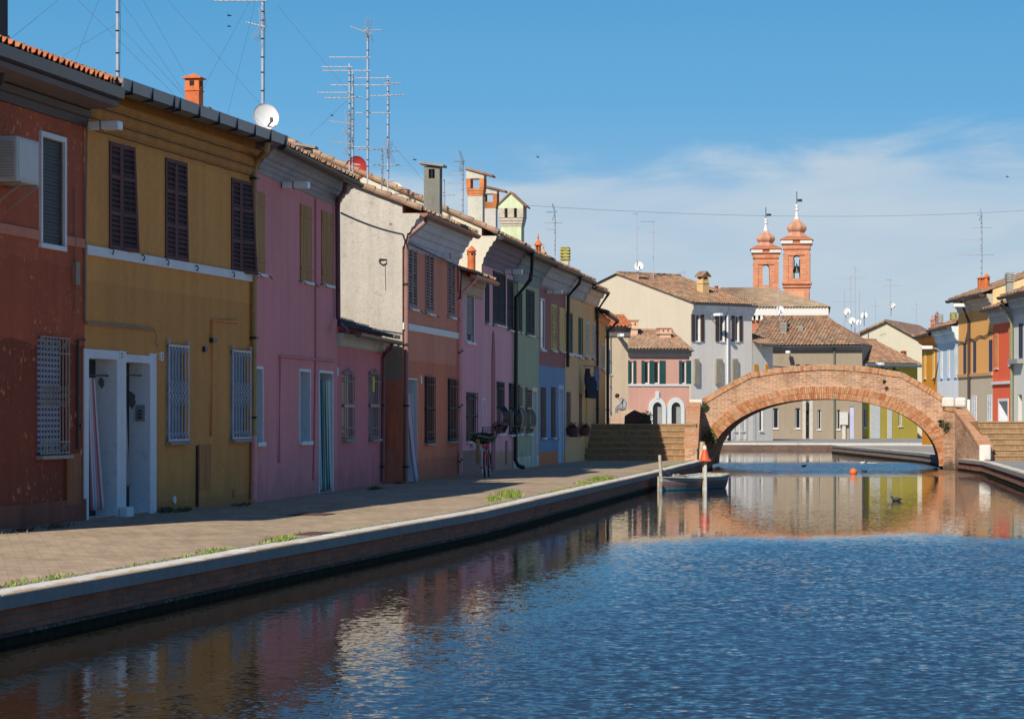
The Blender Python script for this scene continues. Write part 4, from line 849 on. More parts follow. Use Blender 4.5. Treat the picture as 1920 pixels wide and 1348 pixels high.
# ---- tall lilac house
F7=Fac((-.80,74),(.03,80),'tall_lilac_house','tall lilac plaster house with black shutters and bulging window grilles')
bs=wood('navy_black_louvre',S(28,30,40)); o7=[]
for a,b,c,d in ((909.5,916,528,606),(924,947,511,609),(951,970,526,619)): o7.append(win_closed(F7,a,b,c,d,bs,rows=1,slat=.06))
for a,b,c,d in ((931,942,716,812),(954,966,719,814)): o7.append(grille(F7,a,b,c,d,dark(),'bars',nb=5,r=.016,belly=.15,pane=plain('brown_pane',(.06,.04,.045)),d=.12))
house(F7,stucco('lilac_plaster_2',damp=True,col=SA(106,88,106),zones=[(.55,S(112,92,84),False)],vary=.08,grime=.15),6.68,12,.44,.46,'pale',openings=o7,sidem=stucco('cream_render_2',Lt(226,212,184),vary=.07,bumpy=.3,grime=.15),gutter=('half',plain('dark_round_gutter',(.035,.03,.028),.5,.2),.11),cornice=([(.40,.05,.2),(.30,.2,.34),(.2,.34,.48),(.12,.48,.62),(.05,.62,.8)],stucco('plum_moulding',(.26,.20,.23),vary=.15)),roofx=(.06,0),vg=(True,False))
dp=plain('black_downpipe',(.022,.018,.018),.4)
downpipe(F7,[Vector((F7.W-.05,-.58,F7.e-.1)),Vector((F7.W-.05,-.56,F7.e-.3)),Vector((F7.W+.0,-.5,F7.e-.9)),Vector((F7.W-.06,-.10,F7.e-1.4)),Vector((F7.W-.06,-.08,.25)),Vector((F7.W-.02,-.15,.1)),Vector((F7.W+.1,-.3,.04))],.06,dp)
mb=MB(); u=F7.u(924); v=[]; 
pts=[(u-.28,.0),(u-.28,2.6)]+[(u-.28*math.cos(k*PI/8),2.6+1.2*math.sin(k*PI/8)) for k in range(1,8)]+[(u+.28,2.6),(u+.28,0)]
mb.exy(pts,-.03,-.0); mb.build('blind_arch',stucco('plum_niche',S(100,62,78)),F7.root)
mb=MB(); p=F7.at(949,846); mb.box(p.x-.16,p.x+.16,-.03,0,p.z-.35,p.z+.3); mb.build('meter_door',plain('grey_shutter',S(65,58,72)),F7.root)
cream=Lt(226,218,190)
chimney(F7,893,314,415,77,34,'pent',[stucco('chimney_render',Lt(212,204,182)),plain('clay_brick_orange',Lt(214,130,78),.85,vary=.2),tiles('old')])
chimney(F7,919,346,430,80.5,30,'pent',[stucco('chimney_render_2',Lt(215,205,190)),plain('clay_brick_sooty',Lt(180,110,60),.85,vary=.5,scale=3),tiles('old')])
# ---- green house
F8=Fac((.03,80),(.82,85.3),'sage_green_house','sage green plaster house with dark green shutters and a white plinth')
gs=wood('dark_green_louvre',S(26,40,42)); o8=[]
for a,b,c,d in ((972,978,548,622),(986,1001,544,628)): o8.append(win_closed(F8,a,b,c,d,gs,rows=1,slat=.06))
for a,b,c,d in ((971,976,722,812),(985,994,727,812)): o8.append(grille(F8,a,b,c,d,plain('slate_iron',S(70,75,80)),'bars',nb=5,r=.014,belly=.13,pane=plain('grey_pane',(.12,.12,.13)),d=.1,bandm=plain('brass_band',S(160,125,80))))
d8=door(F8,998,1005,734,mat=white(),d=.35,surround=.12,sm=plain('grey_stone_trim',S(125,132,140))); o8.append(d8+(1,))
house(F8,stucco('sage_plaster',damp=True,col=SA(76,88,84),vary=.08,grime=.2,zones=[(.33,S(140,148,158),True)]),6.60,9,.36,.46,'old',openings=o8,rev=wr,gutter=('half',plain('brown_round_gutter',(.10,.08,.07),.5,.2),.10),cornice=([(.36,.05,.22),(.26,.22,.4),(.16,.4,.55),(.06,.55,.85)],stucco('sage_moulding',(.28,.31,.30),vary=.15)))
chimney(F8,961,359,470,83,47,'gable',[stucco('lime_render',Lt(220,226,180)),plain('whitewashed_brick',Lt(205,188,165),.85,vary=.2),tiles('old')])
chimney(F8,1009,438,500,87,14,'turret',[terra()]); chimney(F8,1019,458,510,87.6,11,'turret',[plain('pale_clay',(.62,.27,.13),.8)])
# ---- blue house
F9=Fac((.82,85.3),(1.73,91.3),'blue_house','blue plaster house, plum coloured above and terracotta at its foot')
bwn=wood('brown_black_shutter',S(36,26,30)); ow=wood('olive_cream_shutter',SA(128,118,88)); o9=[]
o9.append(win_glass(F9,1013,1021,560,655,d=.05,fw=.06,bars=False,curtain=plain('pale_blind',(.45,.38,.3)))); 
o9.append(win_closed(F9,1032.5,1043,571,657,ow,rows=1)); o9.append(win_closed(F9,1048,1058,577,658,ow,rows=1,board=True,single=True))
for a,b in ((1014,1022.5),(1033.5,1040.5)): o9.append(win_closed(F9,a,b,726,820,bwn,rows=1,board=True))
d9=door(F9,1047,1054.5,730,mat=white(),d=.3,surround=.14,sm=plain('light_blue_trim',(.42,.56,.70))); o9.append(d9+(1,))
house(F9,stucco('blue_plaster',SA(70,52,58),zones=[(3.05,SA(54,74,103),True),(.42,S(125,75,55),True)],vary=.07,grime=.12),6.55,9,.36,.46,'old',openings=o9,rev=wr,gutter=('half',MAT['brown_round_gutter'],.09),cornice=([(.40,.05,.25),(.28,.25,.45),(.14,.45,.7)],stucco('buff_moulding',(.50,.48,.46))))
downpipe(F9,[Vector((F9.W-.3,-.55,F9.e-.1)),Vector((F9.W-.3,-.5,F9.e-.35)),Vector((F9.W-.15,-.12,F9.e-.75)),Vector((F9.W-.15,-.1,3.1))],.055,dp)
chimney(F9,1060,464,522,93,19,'stacked',[stucco('lichen_stack',Lt(210,200,170)),plain('lichen_slab',Lt(168,152,60),.9,vary=.3)])
# ---- cream house
F10=Fac((1.73,91.3),(2.35,95.6),'cream_house','cream plaster house with green shutters and red flower pots')
grn=wood('bottle_green_louvre',S(28,60,48)); o10=[]
for a,b,c,d in ((1061.5,1072.5,586,664),(1084.5,1092,596,670)): o10.append(win_closed(F10,a,b,c,d,grn,rows=1))
for a,b,c,d in ((1062,1067,735,816),(1085.5,1088,738,816)): o10.append(grille(F10,a,b,c,d,plain('grey_iron_2',S(60,60,66)),'bars',nb=4,pane=plain('red_pane',(.15,.02,.02)),d=.08))
house(F10,stucco('cream_plaster',SA(110,101,84),vary=.07,grime=.15,zones=[(3.02,SA(106,98,84),True)]),6.5,9,.36,.45,'old',openings=o10,gutter=('half',MAT['brown_round_gutter'],.09),cornice=([(.40,.05,.25),(.28,.25,.45),(.14,.45,.7)],stucco('grey_buff_moulding',(.50,.50,.50))))
z=F10.z(1075,662); mb=MB(); mb.box(0,F10.W-.01,-.04,0,z-.1,z-.02); mb.build('string_course',white(),F10.root)
# ---- narrow buff house with white shutters
F11=Fac((2.35,95.6),(2.93,99.6),'buff_house','narrow buff plaster house with white louvred shutters and washing at its window')
wsh=wood('white_louvre',S(175,185,200)); o11=[]
for a,b,c,d in ((1098,1104,603,670),(1110.5,1115.5,606,672)): o11.append(win_closed(F11,a,b,c,d,wsh,rows=1,slat=.07))
d11=door(F11,1096,1101,745,mat=wood('yellow_door',S(150,125,60)),d=.1); o11.append(d11)
house(F11,stucco('buff_plaster',SA(100,90,72),vary=.1,grime=.3),6.35,9,.36,.42,'old',openings=o11,gutter=('half',MAT['brown_round_gutter'],.09),cornice=([(.36,.05,.3),(.2,.3,.6)],stucco('white_moulding_2',S(165,165,170))))
downpipe(F11,[Vector((F11.W-.05,-.5,F11.e-.1)),Vector((F11.W-.05,-.1,F11.e-.7)),Vector((F11.W-.05,-.1,.1))],.05,dp)
# ---- yellow house behind the stairs
F12=Fac((2.93,99.6),(3.52,106),'yellow_house','pale yellow plaster house rising behind the dark bridge steps')
o12=[win_closed(F12,1119.5,1123,633,688,wsh,rows=1,slat=.07),win_closed(F12,1128,1133,645,693,wsh,rows=1,slat=.07)]
house(F12,stucco('yellow_plaster',SA(118,100,70),vary=.07,grime=.2),5.6,8,.36,.40,'old',openings=o12,gutter=('half',MAT['brown_round_gutter'],.09),cornice=([(.2,.05,.3)],stucco('tan_moulding',S(135,115,85))))
downpipe(F12,[Vector((F12.W-.3,-.5,F12.e-.1)),Vector((F12.W-.3,-.1,F12.e-.5)),Vector((F12.W-.3,-.1,.1))],.06,dp)
chimney(F12,1118,572,620,104,22,'gable',[stucco('cream_stack',Lt(235,225,180)),plain('cream_brick',Lt(215,200,160)),tiles('old')])
# ---- beige house end, sunlit
F13=Fac((5.0,150.),(6.19,150.2),'beige_house','sunlit beige house end with teal shutters at the far end of the left row')
o13=[win_closed(F13,1141,1146.5,656,702,wood('teal_board',Lt(40,80,88)),board=True,hooks=False)]
house(F13,stucco('beige_plaster',Lt(204,180,148),vary=.07,grime=.2),6.75,3.2,.30,.25,'red',openings=o13,gutter=('half',MAT['brown_round_gutter'],.07),cornice=([(.2,.05,.3),(.1,.3,.6)],stucco('grey_moulding_2',Lt(120,108,100))),roofx=(.1,.12),vg=(False,True))
downpipe(F13,[Vector((.24,-.06,F13.e-.3)),Vector((.24,-.06,.1))],.03,plain('grey_pipe',(.2,.2,.22)))
# ================================================================ HOUSES BEYOND THE BRIDGE
# pink house with two white arched doorways
F20=Fac((6.72,166.0),(10.53,167.0),'pink_arched_house','pink house with green shutters and two white arched doorways beyond the bridge')
teal=wood('green_board',Lt(24,74,70)); o20=[]
for a,b in ((1181,1187),(1208,1217),(1226,1236),(1278,1286)): o20.append(win_glass(F20,a,b,678,719,d=.12,bars=False,sill=False))
for a in (1223,1258): 
    u0,u1,z1=F20.u(a),F20.u(a+18),F20.z(a+9,766); o20.append((u0,u1,0,z1,.35,1))
pk=stucco('pink_stucco',Lt(214,160,140),vary=.08,grime=.2)
wl_=stucco('white_arch_trim',Lt(220,222,215),vary=.05,grime=.1)
house(F20,pk,5.95,7,.30,.35,'pale',openings=o20,rev=wl_,gutter=('half',gzn,.10),cornice=([(.12,.05,.45)],stucco('pale_frieze',Lt(190,178,168))),roofx=(.1,.1))
z=F20.z(1235,722); mb=MB(); mb.box(.01,F20.W-.01,-.06,0,z-.06,z+.06); mb.build('string_course',wl_,F20.root)
for (a,b) in ((1177,1181.2),(1187.4,1192),(1202.5,1207.6),(1217.6,1225.6),(1236.5,1247),(1273,1277.5),(1286.5,1295.5)):
    mb=MB(); u0,u1,z0,z1=F20.rect(a,b,676,720); mb.box(u0,u1,-.06,-.02,z0,z1)
    for k in range(9): mb.box(u0+.02,u1-.02,-.066,-.059,z0+.08+k*(z1-z0-.1)/9,z0+.11+k*(z1-z0-.1)/9)
    mb.build('shutter',teal,F20.root)
for a in (1223,1258):
    u0,u1,zt=F20.u(a),F20.u(a+18),F20.z(a+9,766); um=(u0+u1)/2; rr=(u1-u0)/2; n=14; mb=MB()
    ou=[(um-(rr+.22)*math.cos(k*PI/n),zt+(rr+.22)*math.sin(k*PI/n)*1.25) for k in range(n+1)]; inn=[(um-rr*math.cos(k*PI/n),zt+rr*math.sin(k*PI/n)*1.25) for k in range(n+1)]
    for k in range(n): mb.exy([inn[k],ou[k],ou[k+1],inn[k+1]],-.10,.0)
    mb.box(u0-.22,u0,-.10,0,0,zt); mb.box(u1,u1+.22,-.10,0,0,zt)
    if a<1240: mb.box(um-.10,um+.10,-.12,0,zt+rr*1.25+.2,zt+rr*1.25+.65)
    fr=mb.build('arched_doorway',wl_,F20.root)
    mb=MB(); mb.exy([(u0,0),(u0,zt)]+inn[1:-1]+[(u1,zt),(u1,0)],-.02,.0); mb.build('door_leaf',interior(),fr)
    mb=MB(); mb.box(um+.02,u1-.02,-.05,-.022,0.0,zt+.1); mb.build('door_leaf',plain('grey_door',(.35,.34,.32)),fr)
mb=MB(); p=F20.at(1251,772); mb.box(p.x-.12,p.x+.12,-.03,0,p.z-.28,p.z+.28); mb.build('wall_plaque',plain('blue_grey_plaque',(.35,.38,.45)),F20.root)
for a,w_ in ((1183,24),(1245,24)):
    chimney(F20,a,600 if a<1200 else 615,645,169,w_,'boxcap',[stucco('peach_chimney',Lt(232,190,155),vary=.06,grime=.1),interior(),plain('peach_cap',Lt(205,140,105))])
# tall grey house with cream gable
F21=Fac((11.42,180),(15.66,183.75),'tall_grey_house','tall pale grey house with cream gable wall, brown shutters and terracotta roof')
dkb=wood('brown_shutter_far',Lt(78,58,52)); wb_=wood('weathered_shutter',Lt(165,152,130)); o21=[]
for a,b in ((1305,1312),(1350,1358),(1379,1385)): o21.append(win_glass(F21,a,b,590,640,d=.14,bars=False,curtain=plain('white_curtain_far',(.5,.55,.6))))
for a,b in ((1345,1349),(1375,1378)): o21.append(win_glass(F21,a,b,676,720,d=.14,bars=False,sill=False))
for a,b in ((1388,1395),(1408,1414) if False else (1376,1381)): o21.append(win_glass(F21,a,b,768,808,d=.14,bars=False))
gs_=stucco('pale_grey_plaster',Lt(210,202,192,(.8,.8,.8)),vary=.06,grime=.18)
house(F21,gs_,9.25,13.4,.30,.35,'old',openings=o21,sidem=stucco('cream_gable',Lt(214,196,168),vary=.05,grime=.15),gutter=('half',gzn,.10),cornice=([(.36,.05,.3),(.25,.3,.55),(.12,.55,.8)],stucco('white_cornice_far',Lt(195,196,198,(.8,.8,.8)))),roofx=(.15,.1),vg=(True,False))
for (a,b) in ((1296,1302),(1313.5,1319),(1341,1347),(1359,1364.5),(1371,1376.5),(1386,1391)):
    mb=MB(); u0,u1,z0,z1=F21.rect(a,b,589,640); mb.box(u0,u1,-.07,-.02,z0,z1)
    for k in range(12): mb.box(u0+.04,u1-.04,-.078,-.068,z0+.05+k*(z1-z0-.1)/12,z0+.11+k*(z1-z0-.1)/12)
    mb.build('shutter',dkb,F21.root)
for (a,b) in ((1299.5,1308),(1340,1352),(1371,1381)):
    mb=MB(); u0,u1,z0,z1=F21.rect(a,b,673,720); mb.box(u0,u1,-.16,-.03,z0,z1)
    for k in range(10): mb.box(u0+.08,u1-.08,-.168,-.158,z0+.08+k*(z1-z0-.15)/10,z0+.14+k*(z1-z0-.15)/10)
    mb.build('shutter',wb_,F21.root)
for (a,b) in ((1340,1347),(1352,1361),(1372,1378),(1386,1392),(1397,1401)):
    mb=MB(); u0,u1=F21.u(a),F21.u(b); mb.box(u0,u1,-.03,0,.1,2.6); mb.build('door',plain('white_door_far',(.62,.62,.60)),F21.root)
mb=MB(); mb.box(F21.u(1364),F21.u(1370),-.03,0,.0,2.5); mb.build('plum_door',plain('plum_door_far',(.12,.06,.08)),F21.root)
downpipe(F21,[Vector((F21.u(1362),-.4,F21.e-.1)),Vector((F21.u(1362),-.1,F21.e-.7)),Vector((F21.u(1362),-.1,.2))],.07,white(),clamps=False)
chimney(F21,1318,508,556,184,20,'house',[stucco('ochre_chimney',Lt(226,184,125),vary=.06,grime=.1),interior(),tiles('old')])
chimney(F21,1343,535,550,189,5,'terracotta',[terra(),interior()]); chimney(F21,1361,547,562,187,5,'terracotta',[terra(),interior()])
# small shaded link house
F22=Fac((15.68,183.8),(17.15,185.2),'small_link_house','small shaded house with a yellow shutter between the tall grey and long taupe houses')
o22=[win_glass(F22,1424,1430,766,808,d=.12,bars=False)]
house(F22,stucco('link_plaster',Lt(196,190,180,(.8,.8,.8)),vary=.08,zones=[]),6.7,9,.3,.7,'old',openings=o22,gutter=('half',gzn,.1))
for q in ((1413,1420,683,712),(1434,1440,683,702)):
    mb=MB(); u0,u1,z0,z1=F22.rect(*q); mb.box(u0,u1,-.06,-.02,z0,z1); mb.build('shutter',plain('yellow_orange_board',Lt(220,150,40)),F22.root)
mb=MB(); mb.box(F22.u(1410),F22.u(1416),-.04,0,.0,2.6); mb.build('door',MAT['white_door_far'],F22.root)
# long taupe house
F23=Fac((16.9,201.5),(24.8,199.5),'long_taupe_house','long taupe house with a low hipped tile roof and a pointed doorway, behind the bridge')
o23=[]; 
for a,b,c,d in ((1449,1459,765,803),(1491,1500,765,803),(1533,1539,768,805),(1569,1575,768,805),(1492,1500,683,705),(1510,1518,683,705)): o23.append(win_glass(F23,a,b,c,d,d=.2,bars=False,sill=True,curtain=plain('far_brown_blind',(.10,.05,.04))))
o23.append(door(F23,1511,1517,768,mat=interior(),d=.3)); o23.append(door(F23,1593,1601,762,mat=plain('lilac_curtain_door',(.45,.47,.65)),d=.12))
house(F23,stucco('taupe_plaster',Lt(160,141,118),vary=.07,grime=.3),7.05,10,.40,.4,'old',openings=o23,gutter=('half',gzn,.12),cornice=([(.1,.05,.3)],stucco('taupe_cornice',Lt(160,158,158))),hip=(.4,3.2))
mb=MB(); p=F23.u(1514); h=F23.z(1514,757); mb.exy([(p-.35,2.0),(p-.35,2.2),(p,h+.2),(p+.35,2.2),(p+.35,2.0)],-.03,0); mb.build('pointed_doorhead',interior(),F23.root)
mb=MB(); [mb.box(F23.u(a)-.12,F23.u(a)+.12,-.05,0,0,2.9) for a in (1508,1521)]; mb.build('stone_jambs',plain('pale_stone_far',(.5,.46,.4)),F23.root)
mb=MB(); p=F23.u(1583); mb.box(p-.3,p+.3,-.3,0,1.0,1.9); mb.box(p-.12,p+.12,-.2,0,.0,1.0); mb.build('utility_cabinet',plain('cream_cabinet',(.55,.53,.48)),F23.root)
downpipe(F23,[Vector((F23.u(1565),-.1,F23.e-.2)),Vector((F23.u(1565),-.1,.1))],.07,plain('green_grey_pipe',(.12,.14,.11)),clamps=False)
mb=MB(); mb.tube([(.1,-.05,F23.e-1.35),(F23.W*.5,-.05,F23.e-1.55),(F23.W-.1,-.05,F23.e-1.5)],.05,5); mb.build('facade_cables',plain('grey_cable',(.1,.1,.1)),F23.root)
for a,b,c,k,w_ in ((1470,605,635,'stacked',13),(1502,611,636,'stacked',10),(1553,620,644,'terracotta',6),(1568,617,634,'stacked',11)):
    chimney(F23,a,b,c,203,w_,k,[stucco('far_stack',Lt(190,180,160)),interior() if k=='terracotta' else concrete()] if k!='terracotta' else [terra(),interior()])
# olive yellow house
F24=Fac((24.85,200.5),(29.3,203.5),'olive_yellow_house','olive yellow house with green shutters and a wide metal gutter, past the long taupe house')
o24=[]
for a,b,c,d in ((1622,1629,686,696),(1642,1648,686,698),(1660,1667,688,700),(1681,1687,690,702)): o24.append(win_glass(F24,a,b,c,d,d=.12,bars=False,sill=False))
for a,b,c,d in ((1617,1625,765,801),(1685,1691,774,799)): o24.append(win_glass(F24,a,b,c,d,d=.12,curtain=plain('white_curtain_far',(.5,.55,.6))))
house(F24,stucco('olive_yellow_plaster',Lt(190,166,66),vary=.08,grime=.2),5.8,9,.36,.4,'red' if False else 'old',openings=o24,gutter=('half',plain('silver_gutter',Lt(150,160,170),.4,.3),.22),cornice=([(.1,.05,.25)],MAT['olive_yellow_plaster'] if 'olive_yellow_plaster' in MAT else white()))
for a in (1617,1632,1652,1674): mb=MB(); mb.box(F24.u(a),F24.u(a+4.5),-.06,-.01,F24.z(a,700),F24.z(a,687)); mb.build('shutter',plain('green_far',(.04,.09,.06)),F24.root)
mb=MB(); mb.box(F24.u(1632),F24.u(1650),-.03,0,.02,2.8); mb.build('door',MAT['white_door_far'],F24.root); mb=MB(); mb.box(F24.u(1664),F24.u(1672),-.03,0,.02,2.6); mb.build('door',MAT['white_door_far'],F24.root)
chimney(F24,1632,652,668,205,6,'terracotta',[terra(),interior()]); chimney(F24,1694,657,672,206,8,'terracotta',[terra(),interior()])
# cream gabled house behind
F25=Fac((27.0,215),(31.5,213.5),'cream_gabled_house','cream gabled house rising behind the olive yellow house')
mb=MB(); F25.e=0
e=CH+150*215/FP-GZ; r_=CH+181*215/FP-GZ; Wd=F25.W
mb.add([(-1.2,0,0),(Wd,0,0),(Wd,0,e-.5),(1.6,0,r_),(-1.2,0,r_-1.3)],[(0,1,2,3,4)]); mb.add([(Wd,0,0),(Wd,14,0),(Wd,14,e-.5),(Wd,0,e-.5)],[(0,1,2,3)]); mb.add([(-1.2,0,0),(-1.2,14,0),(-1.2,14,r_-1.3),(-1.2,0,r_-1.3)],[(0,3,2,1)]); mb.add([(-1.2,14,0),(Wd,14,0),(Wd,14,e-.5),(1.6,14,r_),(-1.2,14,r_-1.3)],[(4,3,2,1,0)])
mb.build('wall',stucco('cream_far_gable',Lt(214,200,172),vary=.04,grime=.15),F25.root,fix=False)
mb=MB(); sl=(r_-e+.5)/(Wd-1.6)
for (xa,za,xb,zb) in ((1.6,r_+.03,Wd+.25,e-.5+.03-sl*.25),(1.6,r_+.03,-1.7,r_-1.45)):
    v=[(xa,-.3,za),(xa,14.2,za),(xb,14.2,zb),(xb,-.3,zb)]; v+=[(x,y,z+.16) for x,y,z in v]
    mb.add(v,[(0,3,2,1),(4,5,6,7),(0,1,5,4),(1,2,6,5),(2,3,7,6),(3,0,4,7)])
mb.build('roof',tiles('old'),F25.root)
# church with two bell towers
CY=330.; chx=W(1420,600,CY).x
church=empty('church',(chx,CY,GZ),R(-6),'brick church with a broad hipped tile roof, behind the houses past the bridge','church')
br_far=bricks('tower_brick',Lt(216,140,98),Lt(200,122,84),Lt(206,160,130),1.2,.35,.03,rough=.9)
brick_pale=stucco('pale_brick_panel',Lt(228,160,120),vary=.05)
mb=MB(); ex=W(1547,600,CY).x-chx; mb.box(-9,ex,0,22,-.5,CH+180*CY/FP); mb.build('wall',[bricks('church_brick',Lt(190,110,75),Lt(175,98,66),Lt(185,140,110),1.,.3,.03)],church)
mb=MB(); zc=CH+190*CY/FP; mb.box(-9.1,ex+.35,-.5,22.4,zc-.2,zc+.7); [mb.box(-9+k*.55,-8.7+k*.55,-.45,.0,zc-.75,zc-.2) for k in range(int((ex+9)/.55))]; [mb.box(ex,ex+.3,k*.9,k*.9+.4,zc-.75,zc-.2) for k in range(20)]; mb.build('cornice',plain('white_cornice_church',Lt(225,215,200)),church)
mb=MB(); zt=CH+247*CY/FP; ze=zc+.7; x1=ex+.6; xr=[-1.4,1.3]; yr=11; n=26
def facet(A,B,C,D,nn=30):
    """roof facet AB eave, DC ridge, ribbed"""
    A,B,C,D=map(Vector,(A,B,C,D)); 
    for k in range(nn):
        f0,f1=k/nn,(k+1)/nn; fm=(f0+f1)/2; h=Vector((0,0,.14))
        p0,p1,pm=A.lerp(B,f0),A.lerp(B,f1),A.lerp(B,fm)+h; q0,q1,qm=D.lerp(C,f0),D.lerp(C,f1),D.lerp(C,fm)+h*.6
        mb.add([p0,pm,p1,q1,qm,q0],[(0,1,4,5),(1,2,3,4)])
facet((-9.6,-.7,ze),(x1,-.7,ze),(xr[1],yr,zt),(xr[0]-3,yr,zt),50); facet((x1,-.7,ze),(x1,22.8,ze),(xr[1],yr,zt),(xr[1],yr,zt),40); facet((-9.6,22.8,ze),(-9.6,-.7,ze),(xr[0]-3,yr,zt),(xr[0]-3,yr,zt),30); mb.add([(-9.6,22.8,ze),(x1,22.8,ze),(xr[1],yr,zt),(xr[0]-3,yr,zt)],[(0,1,2,3)])
mb.build('roof',tile_mat('church_tiles',[(.36,.25,.16),(.42,.30,.18),(.30,.21,.14),(.46,.32,.2)],.6,.8),church,fix=False)
def tower(px,wpx,ytop,ycor,ybase,ywin0,ywin1,Y,label,rz,bell):
    c=W(px,HY,Y); k=Y/FP; rt=empty('bell_tower',(c.x,c.y,GZ),rz,label,'bell tower','twin brick bell towers of the church')
    z=lambda py:CH+(HY-py)*k-GZ
    a=wpx*k/2*.88; zc=z(ycor); w0,w1=z(ywin1),z(ywin0); t=.35; ho=a*.29
    mb=MB(); mb.box(-a,a,-a,a,-.3,w0)
    # belfry: four corner piers with arched openings between
    for sx in (-1,1):
        for sy in (-1,1): mb.box(sx*ho,sx*a,sy*ho,sy*a,w0,w1) if False else mb.box(sx*ho,sx*a,sy*ho,sy*a,w0,zc)
    n=8
    for ax in (0,1):
        for sg in (-1,1):
            pts=[(-ho,zc),(-ho,w1-ho)]+[(-ho*math.cos(i*PI/n),w1-ho+ho*math.sin(i*PI/n)) for i in range(1,n)]+[(ho,w1-ho),(ho,zc)]
            for i in range(1,len(pts)-2):
                p,q=pts[i],pts[i+1]; 
                if abs(p[0]-q[0])<1e-6: continue
                if ax==0: mb.exy([(p[0],p[1]),(q[0],q[1]),(q[0],zc),(p[0],zc)],min(sg*a,sg*(a-t)),max(sg*a,sg*(a-t)))
                else: mb.exx([(p[0],p[1]),(q[0],q[1]),(q[0],zc),(p[0],zc)],min(sg*a,sg*(a-t)),max(sg*a,sg*(a-t)))
    mb.box(-a,a,-a,a,zc-.05,zc+.05)
    for zz,hh,oo in ((w0-1.1,.22,.16),(w0-.7,.3,.26),(zc-1.3,.25,.12),(zc-.55,.55,.14)): 
        for (x0,x1,y0,y1) in ((-a-oo,a+oo,-a-oo,-a),(-a-oo,a+oo,a,a+oo),(-a-oo,-a,-a,a),(a,a+oo,-a,a)): mb.box(x0,x1,y0,y1,zz,zz+hh)
    # corner pilasters
    for sx in (-1,1):
        for sy in (-1,1): 
            mb.box(sx*(a-.5),sx*(a+.10),sy*(a),sy*(a+.10),w0-.4,zc-1.3); mb.box(sx*a,sx*(a+.10),sy*(a-.5),sy*(a),w0-.4,zc-1.3)
    mb.build('shaft',br_far,rt)
    mb=MB(); 
    for sx,sy in ((-1,0),(1,0),(0,-1),(0,1)): mb.box(-.62*a if sy else sx*a,.62*a if sy else sx*(a+.03),-.62*a if sx else sy*a,.62*a if sx else sy*(a+.03),z(ybase)-1,w0-1.6)
    mb.build('recessed_panel',brick_pale,rt)
    mb=MB(); 
    for sx in (-1,1):
        for sy in (-1,1):
            for q in ((0,1),): 
                x0,x1=sorted((sx*(a*.30),sx*(a+.38))); y0,y1=sorted((sy*a*.30,sy*(a+.38))); mb.box(x0,x1,y0,y1,zc+.10,zc+.50)
    mb.box(-a-.28,a+.28,-a-.28,a+.28,zc+.0,zc+.5,1); mb.lathe([(1.414*(a+.5),0),(1.414*(a+.42),.12),(1.414*a*.75,.5)],0,0,zc+.55,4,1,PI/4)
    mb.build('cornice',[plain('white_cornice_church',Lt(225,215,200)),plain('brick_cornice',Lt(190,115,80))],rt)
    zt=z(ytop); H=zt-(zc+.55); b=a
    pr=[(b*.98,.0),(b*.92,.06*H),(b*.74,.12*H),(b*.66,.18*H),(b*.68,.20*H),(b*.82,.26*H),(b*.86,.32*H),(b*.80,.38*H),(b*.62,.44*H),(b*.42,.50*H),(b*.26,.56*H),(b*.2,.60*H)]
    mb=MB(); mb.lathe(pr,0,0,zc+.75,8,0,PI/8); mb.build('dome',tile_mat('dome_tiles',[Lt(218,156,122),Lt(204,142,112),Lt(226,170,134),Lt(192,138,110)],.5,.5),rt)
    zz=zc+.75+.58*H; mb=MB(); mb.lathe([(b*.24,0),(b*.17,.06*H),(b*.09,.24*H),(b*.16,.25*H),(b*.17,.29*H),(b*.08,.31*H),(b*.13,.36*H),(b*.11,.42*H),(.02,.44*H)],0,0,zz,10); mb.build('spire',plain('white_stucco_spire',Lt(232,226,220)),rt)
    mb=MB(); mb.tube([(0,0,zz+.40*H),(0,0,zz+.80*H)],.05,5); mb.box(-.02,.02,.0,0.02,0,0.01); mb.box(.08,.65,-.02,.02,zz+.50*H,zz+.58*H); mb.build('weather_vane',dark(),rt)
    if bell:
        mb=MB(); mb.lathe([(.55,0),(.48,.15),(.38,.5),(.3,.75),(.05,.85)],0,0,w1-ho-1.6,12); mb.tube([(0,-a+.2,w1-ho-.6),(0,a-.2,w1-ho-.6)],.09,6); mb.tube([(-.3,0,w0),(-.3,0,w1-ho)],.06,5); mb.tube([(.35,0,w0),(.35,0,w1-ho)],.06,5); mb.build('bell',plain('bronze',(.10,.12,.10),.5,.5),rt)
tower(1436,50,413,477,560,497,536,345,'left and lower of the two brick bell towers, its arched belfry open to the sky',R(-4),False)
tower(1494,53,387,460,600,480,523,340,'right and taller of the two brick bell towers, with a bell in its arch',R(-7),True)
# ---- right bank row
F30=Fac((23.0,145.1),(23.40,137),'orange_house','tall orange house with navy shutters above a bare grey ground floor, right of the bridge')
nv=wood('navy_louvre',Lr(48,50,70)); o30=[]
for a,b,c,d in ((1807,1812,644,701),(1825.5,1830.5,641,699),(1855,1861,637,697)): o30.append(win_closed(F30,a,b,c,d,nv,rows=1,hooks=False,slat=.08))
for a,b,c,d in ((1823,1831,742,790),(1852,1860,740,790)): o30.append(win_closed(F30,a,b,c,d,wood('white_far_shutter',Lr(200,205,212)),rows=1,hooks=False,sill=False))
orp=stucco('orange_plaster',Lr(228,171,104),vary=.05,grime=.12,zones=[(F30.z(1830,706),Lr(158,146,128),False)])
house(F30,orp,7.95,9,.36,.5,'old',openings=o30,gutter=('half',plain('brown_gutter_far',(.08,.06,.06)),.14),cornice=([(.30,.05,.3),(.2,.3,.5),(.08,.5,.7)],stucco('grey_cornice_far',Lr(160,150,138))),sidem=stucco('buff_side_wall',Lr(222,196,150)))
